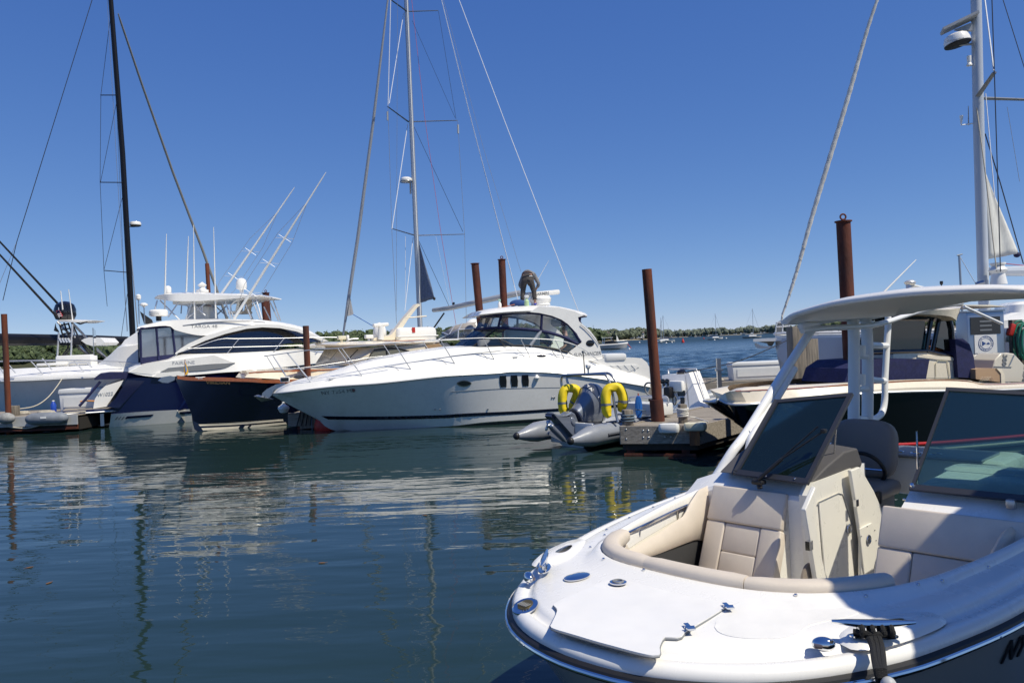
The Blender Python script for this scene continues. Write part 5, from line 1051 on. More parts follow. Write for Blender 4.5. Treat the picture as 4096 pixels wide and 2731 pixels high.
    MB().prism([q(*p, -.1) for p in ((490, 605), (505, 600), (525, 615), (520, 660), (500, 690), (478, 690), (470, 670))], (0, .2, 0)).build('furling_drum', 'grey', T)
    # mast gear
    pm = MB(); pm.box(F.px(ZR2(1225, 122), -.2), (.95, .5, .07), Matrix.Rotation(R(-20), 3, 'Y')); pm.build('mast_panel', 'greyl', T)  # flat light grey plate tilted beside the mast
    MB().prism([F.px(ZR2(*p), -.2) for p in ((1200, 155), (1280, 122), (1293, 126), (1295, 160), (1245, 160))], (0, .1, 0)).build('bracket', 'greyl', T)
    c = F.px(ZR2(1212, 215), -.2); rt = Matrix.Rotation(R(-10), 3, 'Y'); MB().lathe(c, [(.22, -.15), (.34, -.12), (.35, -.08)], 20, rt).build('radar_base', 'black', T); ra = MB().lathe(c, [(.35, -.08), (.34, .02), (.3, .14), (.24, .18), (.05, .19)], 20, rt).build('radar_dome', 'gel', T)
    text_on('Raymarine', 'lettering', 'grey', ra, F.px(ZR2(1204, 208), -.56), F.px(ZR2(1234, 202), -.5) - F.px(ZR2(1176, 214), -.5), (0, 0, 1), .10)
    MB().tube([F.px(ZR2(1225, 235), -.2), F.px(ZR2(1292, 232), 0)], .035, 6).build('radar_bracket', 'greyl', T)
    MB().lathe(F.px(ZR2(1277, 330), -.1), [(.08, -.08), (.07, -.03), (.05, 0), (.06, .1), (.06, .2)], 10).build('steaming_light', 'gel', T)
    MB().tube([F.px(ZR2(1300, 645), 0), F.px(ZR2(1235, 655), -.1), F.px(ZR2(1236, 605), -.1)], [.02, .02, .05], 6).build('wind_sensor', 'gel', T); MB().tube([F.px(ZR2(1273, 655), 0), F.px(ZR2(1272, 555), 0)], [.02, .01], 6).build('antenna', 'greyl', T)
    MB().tube([F.px(ZR2(1318, 510), 0), F.px(ZR2(1408, 380), -1.7)], [.075, .06], 6, flat=.5).build('spreader', 'grey', T); MB().tube([F.px(ZR2(1345, 515), 0), F.px(ZR2(1640, 524), 2.0)], [.08, .06], 6, flat=.5).build('spreader', 'grey', T)
    def w(pts, m='wire', r=.012, nm='shroud'): MB().tube([F.px(q_, y) for q_, y in pts], r, 5).build(nm, m, T)
    w([(ZR2(1357, -10), -.8), (ZR2(1405, 370), -1.7)], 'wirew', .02); w([(ZR2(1395, -10), -1.6), (ZR2(1408, 380), -1.7), (ZR2(1424, 900), -1.7), (ZR2(1440, 1420), -1.7)], 'wired', .014); w([(ZR2(1362, 490), -.2), (ZR2(1410, 1040), -1.2)], 'wirew', .014)
    w([(ZR2(1450, -10), 1), (ZR2(1563, 350), 1), (ZR2(1700, 800), 1)], 'wired', .012); w([(ZR2(1360, 700), 0), (ZR2(1440, 960), .8), (ZR2(1560, 1380), 1.5)], 'wired', .016); w([(ZR2(1315, 565), -.15), (ZR2(1360, 900), -.3), (ZR2(1420, 1420), -.6)], 'rope', .018, 'halyard'); w([(ZR2(1475, 560), .8), (ZR2(1540, 950), 1)], 'wire', .007, 'lazy_line')
    # sail peeking from behind the mast
    sl = [F.px(ZR2(1362, 905), .2), F.px(ZR2(1430, 1080), .6), F.px(ZR2(1535, 1325), 1.0)]; sb_ = [F.px(ZR2(1362, 905), .2), F.px(ZR2(1378, 1355), .2)]
    rows = []; R_ = resample(sl, 15)
    for i in range(15):
        t = i / 14; a = sb_[0].lerp(sb_[1], t); rows.append([a.lerp(R_[i], j / 9) + Vector((0, .08 * math.sin(j * 1.1 + t * 3) * t, 0)) for j in range(10)])
    MB().loft(rows, False).build('mainsail', mat('cream_sail', (.60, .60, .57), .8, var=.12, vs=3, stretch=(4, 4, 1)), T, solid=.01)
    MB().ell(F.px(ZR2(1526, 1332), 1.0), (.09, .09, .08)).build('clew_ring', 'canvas', T)
    MB().tube([F.px(Z6(1810, 292), .1), F.px(Z6(2060, 287), .8), F.px(Z6(2300, 280), 1.2)], [.12, .16, .18], 10).build('boom', 'alupaint', T)
    MB().tube([F.px(Z6(1870, 238), .5), F.px(Z6(2040, 255), .8)], .015, 5).build('outhaul', 'wirer', T); MB().tube([F.px(Z6(*p), .3) for p in ((1880, 237), (1872, 250), (1880, 272), (1884, 292))], .015, 5).build('outhaul_tail', 'wirer', T)
    MB().lathe(F.px(Z6(1873, 372), -.4), [(.22, 0), (.17, .3), (.2, .34), (.24, .4), (.2, .46), (.15, .52), (.2, .56), (.2, .6)], 16).build('winch', 'gel2', T); 
    MB().tube([F.px(Z6(1730, 372), -.3), F.px(Z6(1780, 358), -.3)], .07, 6).build('block', 'chromed', T)
right_yacht()
x = on_y(ZR2(1235, 1480), 70)
T = thing('sailing_boat', 'thin grey mast of a moored boat between the white antenna and the big mast', 'sailboat', (x.x, 70, 0), 0)
railbody([[Vector((-4, 0, .9)), Vector((0, 0, -.3)), Vector((4, 0, .2))], [Vector((-4, 0, 1.1)), Vector((0, -1.2, 1)), Vector((4, -.9, 1))]], 12).build('hull', 'gel2', T)
tp = on_y(ZR2(1224, 1335), 70); MB().tube([(0, 0, 1), (tp.x - x.x, 0, tp.z)], .1, 8).build('mast', 'alu', T)
mb = MB(); mb.tube([(tp.x - x.x - .2, 0, tp.z), (tp.x - x.x + .3, 0, tp.z + .1)], .05, 5); mb.build('masthead', 'grey', T); MB().tube([(tp.x - x.x, 0, tp.z), (3.2, 0, 2.5)], .03, 4).build('stay', 'wirew', T)
# ================================================================ docks, pilings, dock gear
def plank_deck(T, corners, h, direction, pw=.145, m='wood', name='planks'):
    """planks laid across the given direction between two side lines"""
    (a0, a1), (b0, b1) = corners            # side lines: near-left -> far-left, near-right -> far-right
    L = (Vector(a1) - Vector(a0)).length; n = int(L / pw); mb = MB(); rd = random.Random(int(L * 100))
    for i in range(n):
        t0, t1 = i / n, (i + .94) / n; A, B, C, D = Vector(a0).lerp(Vector(a1), t0), Vector(b0).lerp(Vector(b1), t0), Vector(b0).lerp(Vector(b1), t1), Vector(a0).lerp(Vector(a1), t1); z = h + rd.uniform(-.003, .003)
        P = [Vector((p.x, p.y, z)) for p in (A, B, C, D)]; mb.add(P + [p - Vector((0, 0, .04)) for p in P], [(0, 1, 2, 3), (4, 7, 6, 5), (0, 4, 5, 1), (1, 5, 6, 2), (2, 6, 7, 3), (3, 7, 4, 0)], False)
    return mb.build(name, m, T)
def bolts(T, pts, r=.022):
    for p, n in pts:
        MB().lathe(p, [(r, -.01), (r, .004), (r * .6, .012)], 8, n.to_track_quat('Z', 'Y').to_matrix()).build('bolt', 'chromed', T)
DK0, DK1, DK2, DK3 = (2.22, 16.05), (3.68, 15.62), (15.2, 29.5), (12.0, 29.5)
D1 = thing('finger_dock', 'weathered timber finger dock reaching towards the camera with rusty corner brackets', 'dock')
plank_deck(D1, ((DK0, DK3), (DK1, DK2)), .60, None)
MB().prism([(*DK0, .12), (*DK1, .12), (*DK2, .12), (*DK3, .12)], (0, 0, .43)).build('float', 'darkwood', D1)
def board(T, a, b, z0, z1, th, name, m):
    a, b = Vector((*a, 0)), Vector((*b, 0)); d = (b - a).normalized(); n = Vector((d.y, -d.x, 0)); 
    mb = MB(); mb.prism([a + Vector((0, 0, z0)), b + Vector((0, 0, z0)), b + Vector((0, 0, z1)), a + Vector((0, 0, z1))], n * th); return mb.build(name, m, T), n, d
o, n_, d_ = board(D1, (DK0[0] - .03, DK0[1]), DK1, .26, .625, .06, 'end_board', 'wood')
board(D1, (DK1[0] + .005, DK1[1] + .005), DK2, .24, .62, .06, 'side_board', 'wood'); board(D1, DK3, DK0, .24, .62, .06, 'side_board', 'wood')
A3, B3 = Vector((*DK0, 0)), Vector((*DK1, 0))
bolts(D1, [(A3.lerp(B3, t) + n_ * .062 + Vector((0, 0, z)), n_) for t, z in ((.06, .56), (.06, .36), (.29, .53), (.29, .39), (.36, .53), (.36, .39), (.58, .40), (.66, .40), (.93, .40))])
mb = MB()
for t in (.10, .84): mb.box(A3.lerp(B3, t) - n_ * .05 + Vector((0, 0, .12)), (.16, .06, .28))
mb.box(A3.lerp(B3, .5) + n_ * .05 + Vector((0, 0, .03)), (1.45, .06, .05), Matrix.Rotation(math.atan2(d_.y, d_.x), 3, 'Z')); mb.build('steel_bracket', 'rust', D1)
mb = MB(); mb.box(Vector((DK1[0] - .06, DK1[1] - .05, .42)), (.2, .16, .38), Matrix.Rotation(math.atan2(d_.y, d_.x), 3, 'Z')); mb.build('corner_post', 'woodr', D1)
D2 = thing('main_dock', 'long timber dock crossing behind the moored tender and black hulled boat', 'dock')
plank_deck(D2, (((-1.5, 29.6), (30, 29.6)), ((-1.5, 33.0), (30, 33.0))), .60, None)
MB().box((14.25, 31.3, .3), (31.4, 3.2, .42)).build('float', 'darkwood', D2); MB().box((14.25, 29.56, .43), (31.5, .07, .36)).build('side_board', 'wood', D2)
D3 = thing('side_dock', 'low grey timber dock at the left edge with rusted frame and coiled lines', 'dock')
plank_deck(D3, (((-27, 26.9), (-15.3, 26.9)), ((-27, 30.3), (-15.3, 30.3))), .60, None)
MB().box((-21.1, 28.6, .28), (11.6, 3.2, .42)).build('float', 'darkwood', D3); MB().box((-21.15, 26.86, .43), (11.7, .07, .34)).build('side_board', 'greyl', D3)
mb = MB(); mb.box((-20.6, 26.84, .12), (9.8, .06, .06)); mb.build('rusted_frame', 'rust', D3)
mb = MB(); mb.box((-15.55, 26.95, .2), (.4, .2, .2)); mb.build('bracket', 'rust', D3)
D4 = thing('stub_dock', 'small timber dock end with rusty legs under the bow of the white cruiser', 'dock')
a = on_h(Z3(300, 1225), .5); 
MB().box((-6.72, 25.2, .36), (.78, 1.6, .3)).build('deck', 'wood', D4)
MB().box((-6.98, 24.38, .32), (.42, .12, .42)).build('end_board', 'wood', D4); MB().box((-6.58, 24.36, .28), (.5, .1, .5), Matrix.Rotation(R(-3), 3, 'Y')).build('end_board', 'woodv', D4)
for x in (-6.85, -6.42): MB().box((x, 24.42, .0), (.12, .12, .5)).build('leg', 'rustb', D4)
MB().box((-6.72, 24.6, .7), (.2, .2, .42)).build('post', 'woodr', D4)
for k in range(4): MB().tube([(-6.75 + .12 * k, 24.28, .65), (-6.9 + .14 * k, 24.26, .12)], .018, 5).build('line', 'darkwood', D4)
D5 = thing('fuel_dock', 'timber fuel dock behind the black hulled boat', 'dock')
plank_deck(D5, (((6.0, 18.3), (20, 18.3)), ((6.9, 20.0), (20, 20.0))), .60, None); MB().box((13.2, 19.15, .3), (13, 1.5, .42)).build('float', 'darkwood', D5); MB().box((13.2, 18.26, .43), (13.4, .06, .36)).build('side_board', 'wood', D5)
# ---- steel pilings
def piling(u0, v0, y, r, label, base=-1.5, m='rust', cap=False, lean=0.0, bx=None, sleeve=None, ring=False):
    top = on_y((u0, v0), y); T = thing('steel_piling', label, 'piling', (top.x, y, 0), 0, 'rusty steel dock pilings')
    b = Vector((bx - top.x if bx is not None else lean, 0, base)); t = Vector((0, 0, top.z)); n = 10
    pr = [b.lerp(t, i / n) for i in range(n + 1)]; MB().tube(pr, r, 24).build('pipe', m, T, angle=60)
    if cap: MB().lathe(t, [(r * .9, -.02), (r * 1.22, 0), (r * 1.22, .02), (r * .3, .03)], 20).build('cap', 'rustcap', T)
    if ring: MB().torus(t + Vector((0, 0, .1)), .055, .018, Matrix.Rotation(R(90), 3, 'X'), 14, 6).build('lifting_eye', 'rustcap', T)
    return T
piling(16, 1256, 27.2, .095, 'leftmost thin rusty piling at the left dock', m='rustb', bx=on_y((34, 1640), 27.2).x)
T = piling(828, 1054, 37.5, .095, 'thin rusty piling rising behind the blue express yacht cabin', m='rustb', lean=.12)
piling(1063, 1172, 40.5, .17, 'right one of two rusty pilings standing together behind the blue express yacht', cap=True, ring=True, lean=.3)
piling(1054, 1186, 39.8, .14, 'left one of two rusty pilings standing together behind the blue express yacht', lean=.3)
piling(1223, 1303, 26.0, .103, 'short rusty piling in front of the dark picnic yacht', m='rustb', lean=.0)
piling(1900, 1055, 31.5, .155, 'left one of two tall rusty pilings behind the white cruiser roof', cap=True, lean=.35, base=-1)
piling(2007, 1039, 33.5, .155, 'right one of two tall rusty pilings behind the white cruiser roof', cap=True, ring=True, lean=.05, base=-1)
tp = on_y((2587, 1076), 16.9); bs = on_y((2632, 1690), 16.9)
T = piling(2587, 1077, 16.9, .108, 'tall rusty piling standing in the finger dock beside the tender', m='rustb', bx=bs.x + .03, base=.3)
lc = bs - T.location; MB().tube([Vector((lc.x + .01, 0, .45)), Vector((lc.x - .02, 0, 1.08))], .15, 20).build('sleeve', 'rust', T)
piling(3373, 888, 15.2, .135, 'tall dark rusty piling behind the white hardtop', cap=True, ring=True, lean=.05, base=-1)
# ---- wooden posts with ropes
def post(p, w, h, label, wraps, m, z0=.58, rr=None):
    T = thing('mooring_post', label, 'post', (p[0], p[1], z0), R(8)); MB().box((0, 0, h / 2), (w, w, h), bev=.02).build('post', 'woodv', T)
    rd = random.Random(int(h * 77))
    for k in range(wraps):
        z = h * .38 + k * .035; MB().torus((0, 0, z), w * .66 + rd.uniform(0, .012), .016, Matrix.Rotation(R(rd.uniform(-9, 9)), 3, 'X'), 20, 6).build('rope_turn', m, T)
    return T
a = on_h(Z5(1155, 905), .60); post((a.x, a.y + .12), .2, .36, 'square timber post wrapped in blue grey rope at the tender stern', 4, 'ropeg')
a = on_h(Z5(1650, 880), .60); post((a.x, a.y + .1), .16, .42, 'timber post wrapped in white rope beside the yellowed corner fender', 6, 'ropew')
a = on_h(Z5(1975, 738), .60)
T = thing('rail_post', 'thin galvanised post on the finger dock near the black hulled bow', 'post', (a.x, a.y, .6)); MB().box((0, 0, .62), (.1, .1, 1.25)).build('post', 'chromed', T); MB().box((0, -.02, .95), (.17, .14, .05)).build('clamp', 'chromed', T)
for (cx, cy, yy, hh, lab) in ((560 + 80, 0, 0, 0, ''),):
    pass
# two big timber posts behind the black boat's bow
for (u0, u1, v0, v1, lab) in ((570, 660, 612, 960, 'left one of two grey timber posts at the bow of the big yacht'), (655, 735, 690, 972, 'right one of two grey timber posts at the bow of the big yacht')):
    y = 20.8; a = on_y(Z6((u0 + u1) / 2, v1), y); b = on_y(Z6((u0 + u1) / 2, v0), y); w_ = (u1 - u0) * .6378 / 3072 * y
    T = thing('timber_post', lab, 'post', (a.x, y, 0), R(5), 'timber posts at the yacht bow'); MB().box((0, 0, (b.z - .2) / 2 - .1), (w_, w_, b.z + .2), bev=.02).build('post', 'woodv', T); MB().box((0, 0, b.z + .005), (w_ * 1.06, w_ * 1.06, .03)).build('cap', 'greyl', T)
# ---- dock boxes
def dock_box(x, y, w, d, h, label, rz=0, z=.605):
    T = thing('dock_box', label, 'storage box', (x, y, z), rz, 'white dock boxes'); MB().box((0, 0, h * .4), (w * .94, d * .9, h * .8), taper=1.03, bev=.03).build('body', 'plasticw', T)
    MB().box((0, 0, h * .89), (w, d, h * .2), taper=.97, bev=.03).build('lid', 'plasticw', T)
    MB().box((0, -d * .475, h * .42), (w * .8, .012, h * .42)).build('front_panel', 'plasticw', T); return T
dock_box(on_y(Z6(360, 970), 30.4).x, 30.45, 2.2, .8, .72, 'white dock box with ribbed lid on the far dock in the centre')
dock_box(-15.85, 28.8, 2.0, .9, .85, 'white dock box on the left dock beside the blue yacht platform')
x = on_y(Z1(383, 1255), 28.4); T = thing('jug', 'blue plastic jug beside the left dock box', 'jug', (x.x, 28.3, .6)); MB().lathe((0, 0, 0), [(.09, 0), (.1, .02), (.1, .3), (.05, .38), (.04, .42)], 14).build('body', mat('blue_plastic', (.02, .07, .4), .35), T); MB().lathe((0, 0, .42), [(.045, 0), (.045, .04)], 10).build('cap', 'gel', T)
# ---- fenders
e = Vector((*DK1, 0)); rz = math.atan2(d_.y, d_.x)
T = thing('dock_fender', 'white horizontal fender block on the finger dock end', 'fender', (A3.lerp(B3, .64) + n_ * .12 + Vector((0, 0, .585))), rz); MB().box((0, 0, 0), (.42, .2, .21), bev=.07).build('body', 'plasticw', T)
T = thing('corner_fender', 'yellowed corner fender on the finger dock end', 'fender', (A3.lerp(B3, .96) + n_ * .06 + Vector((0.02, 0, .60))), rz); mb = MB(); mb.box((0, 0, 0), (.42, .22, .17), bev=.05); mb.box((.14, .14, .0), (.2, .36, .16), bev=.05); mb.build('body', 'plasticc', T)
x = on_y(Z1(332, 1347), 26.7); T = thing('fender', 'grey cylindrical fender hanging along the left dock', 'fender', (x.x, 26.66, x.z)); MB().tube([(-.74, 0, 0), (-.68, 0, 0), (-.5, 0, 0), (.5, 0, 0), (.68, 0, 0), (.74, 0, 0)], [.04, .13, .21, .21, .13, .04], 16).build('body', mat('grey_fender', (.2, .22, .25), .6, var=.2, vs=4), T); MB().box((0, -.215, .05), (.2, .01, .07)).build('badge', 'gel', T)
x = on_y(Z1(57, 1345), 26.7); T = thing('fender', 'round pale fender at the foot of the leftmost piling', 'fender', (x.x, 26.6, x.z)); MB().ell((0, 0, 0), (.3, .18, .2)).build('body', mat('old_fender', (.3, .3, .29), .8, var=.3, vs=6), T)
x = on_y(Z3(301, 1195), 24.0); T = thing('fender', 'white round fender hanging by the dark yacht bow', 'fender', tuple(x)); MB().lathe((0, 0, 0), [(.03, -.15), (.12, -.12), (.19, 0), (.17, .07), (.08, .12), (.05, .15), (.05, .2), (.02, .21)], 18, sx=.95).build('body', 'gel', T)
mb = MB()
x = on_y(Z3(655, 1340), 25.5); T = thing('ball_fender', 'big red ball fender floating under the white cruiser bow', 'fender', (-5.86, 24.0, .10)); MB().ell((0, 0, 0), (.42, .42, .44)).build('ball', 'redball', T); MB().tube([(-.46, 0, .5), (-.5, 0, .1), (-.48, 0, -.4)], .015, 5).build('line', 'ropeg', T)
# ---- left dock clutter
x = on_y(Z1(80, 1290), 27.5); T = thing('mooring_post', 'short timber post beside the leftmost piling', 'post', (x.x, 27.6, .6)); MB().box((0, 0, .15), (.32, .28, .42), bev=.02).build('post', 'woodv', T)
def coil(x, y, z, r, label, m='rope', n=4):
    T = thing('rope_coil', label, 'rope'); P = []
    rd = random.Random(int(x * 31)); 
    for k in range(n * 16):
        a = k * math.pi / 8; q = r * (1 + .25 * rd.uniform(-.3, .3)) * (1 - .06 * k / 16); P.append((x + q * math.cos(a), y + q * .55 * math.sin(a), z + .006 * k / 4))
    MB().tube(resample(P, n * 30), .022, 6).build('rope', m, T)
coil(-18.0, 28.0, .63, .3, 'pale rope coil in the middle of the left dock'); coil(-16.9, 27.7, .63, .34, 'pale rope coil near the left dock box'); coil(-18.9, 27.4, .65, .26, 'pale rope coil beside the leftmost piling')
T = thing('dock_line', 'pale rope draped over the edge of the left dock', 'rope'); P = resample([(-19.5, 26.9, .66), (-18.5, 26.76, .55), (-17.6, 26.74, .28), (-16.9, 26.74, .22), (-16.2, 26.76, .42), (-15.9, 27.0, .64), (-15.3, 27.4, .66)], 40); MB().tube(P, .026, 6).build('rope', 'rope', T)
T = thing('dock_line', 'thick pale loop of rope hanging at the left edge of the dock', 'rope'); P = resample([(-18.65, 27.0, .9), (-18.95, 26.8, 1.15), (-19.05, 26.7, .75), (-18.8, 26.68, .6)], 20); MB().tube(P, .035, 6).build('rope', 'rope', T)
# ---- black line from the tender console to the yacht bow, dock lines
T = thing('mooring_line', 'thin black line crossing the open water from the tender to the big yacht bow', 'rope'); a = on_y(Z5(1660, 428), 19.6); b = on_y(Z6(560, 718), 22.5); c = (a + b) / 2 + Vector((0, 0, -.14)); MB().tube(resample([a, c, b], 24), .013, 6).build('rope', 'black', T)
T = thing('mooring_line', 'white rope lying on the far dock behind the tender', 'rope'); P = resample([on_h(Z5(1770, 545), .66), on_h(Z5(1860, 515), .8), on_h(Z5(1950, 485), .95), on_h(Z5(1900, 480), .9), on_h(Z5(1800, 490), .66)], 30); MB().tube(P, .02, 6).build('rope', 'rope', T)
coil(on_h(Z5(1890, 493), .62).x, 30.3, .63, .35, 'heap of pale rope on the far dock beside the dock box')
T = thing('mooring_line', 'white rope tail lying on the finger dock planks', 'rope'); P = resample([on_h(Z5(1700, 822), .7), on_h(Z5(1740, 826), .65), on_h(Z5(1800, 845), .625), on_h(Z5(1868, 866), .625)], 20); MB().tube(P, .014, 6).build('rope', 'ropew', T)
T = thing('mooring_line', 'black line from the corner fender down to the water', 'rope'); P = [on_y(Z5(*p), 15.5) for p in ((1770, 900), (1785, 950), (1800, 1000))]; MB().tube(resample(P, 10), .01, 5).build('rope', 'black', T)
# ---- fuel dispenser and hoses
y = 19.1; a = on_y(Z6(1770, 1000), y); w_ = (1885 - 1655) * .6378 / 3072 * y; tz = on_y(Z6(1770, 545), y).z
T = thing('fuel_dispenser', 'stainless fuel dispenser with a round blue emblem and the word gasoline', 'fuel pump', (a.x, y, .6), R(0))
H = tz - .6; MB().box((0, 0, H * .5), (w_, .5, H), bev=.02).build('cabinet', 'chromed', T)
MB().box((-.02, -.26, H * .84), (w_ * .8, .02, H * .2)).build('display', 'blackgl', T); MB().box((0, 0, H + .02), (w_ * 1.04, .56, .04)).build('top', 'chromed', T)
for r in range(3): MB().box((-.02, -.275, H * (.79 + r * .05)), (w_ * .32, .01, .04)).build('digits', 'grey', T)
sg = MB().box((-.03, -.262, H * .60), (w_ * .60, .012, H * .27)).build('sign', 'gel', T)
em = mat('emblem_blue', (.03, .08, .25), .5)
cx, cz, rr = -.03, H * .635, w_ * .20; S = MB(); S.torus((cx, -.27, cz), rr, .006, Matrix.Rotation(R(90), 3, 'X'), 40, 4); S.build('emblem_ring', em, sg); MB().torus((cx, -.27, cz), rr * .72, .004, Matrix.Rotation(R(90), 3, 'X'), 40, 4).build('emblem_ring', em, sg)
MB().prism([(cx - rr * .5, -.269, cz + rr * .32), (cx - rr * .5, -.269, cz - rr * .32), (cx + rr * .02, -.269, cz)], (0, -.004, 0)).build('pennant', em, sg); MB().prism([(cx + rr * .05, -.269, cz - .01), (cx + rr * .3, -.269, cz + rr * .14), (cx + rr * .6, -.269, cz - .01), (cx + rr * .3, -.269, cz - rr * .15)], (0, -.004, 0)).build('pennant', em, sg)
tx = 'OYSTER BAY MARINE'
for i, ch in enumerate(tx):
    an = R(205 - i * 230 / (len(tx) - 1)); q = Vector((cx + rr * .86 * math.cos(an), -.269, cz + rr * .86 * math.sin(an))); 
    if ch != ' ': text_on(ch, 'emblem_letter', em, sg, q, (math.sin(an), 0, -math.cos(an)), (math.cos(an), 0, math.sin(an)), rr * .24, depth=.002)
tx = 'CENTER'
for i, ch in enumerate(tx):
    an = R(232 + i * 15); q = Vector((cx + rr * .86 * math.cos(an), -.269, cz + rr * .86 * math.sin(an))); text_on(ch, 'emblem_letter', em, sg, q, (-math.sin(an), 0, math.cos(an)), (-math.cos(an), 0, -math.sin(an)), rr * .24, depth=.002)
text_on('GASOLINE', 'sign_lettering', 'grey', sg, (-.03, -.27, H * .505), (1, 0, 0), (0, 0, 1), .125)
MB().box((w_ * .62, -.1, H * .72), (.18, .2, .35), bev=.03).build('nozzle_holder', 'chromed', T); nz = MB().box((w_ * .68, -.25, H * .78), (.12, .12, .3), Matrix.Rotation(R(20), 3, 'Y'), bev=.03).build('nozzle', 'redball', T)
for k in range(2): MB().tube(resample([Vector((w_ * (.62 + .12 * k), -.28, H * .7)), Vector((w_ * (.66 + .14 * k), -.32, H * .4)), Vector((w_ * (.8 + .1 * k), -.3, H * .2)), Vector((w_ * (.9 + .1 * k), -.3, H * .5))], 16), .022, 6).build('hose', 'black', T)
a = on_y(Z6(2005, 720), 18.9); T = thing('hose_reel', 'coil of green hose hanging right of the fuel dispenser', 'hose', (a.x, 18.9, a.z))
for k in range(5): MB().torus((.02 * k, -.05 * k, -.02 * k), .31 - .03 * (k % 3), .026, Matrix.Rotation(R(90), 3, 'X') @ Matrix.Rotation(R(4 * k), 3, 'Y'), 30, 8, sx=.72, sy=1.5).build('hose', mat('green_hose', (.02, .19, .12), .5) if k == 0 else 'green_hose' if 'green_hose' in M else bpy.data.materials['green_hose'], T)
MB().box((0, .14, -.3), (.25, .16, 1.6)).build('post', 'woodv', T)
# utility pedestal by the dark piling
y = 19.7; a = on_y(Z6(930, 830), y); T = thing('power_pedestal', 'light grey shore power pedestal beside the dark piling', 'pedestal', (a.x + .1, y, .5)); MB().box((0, 0, .75), (.2, .2, 1.5), bev=.03).build('body', 'greyl', T); MB().box((-.02, -.11, 1.05), (.14, .02, .3)).build('socket_panel', 'grey', T)
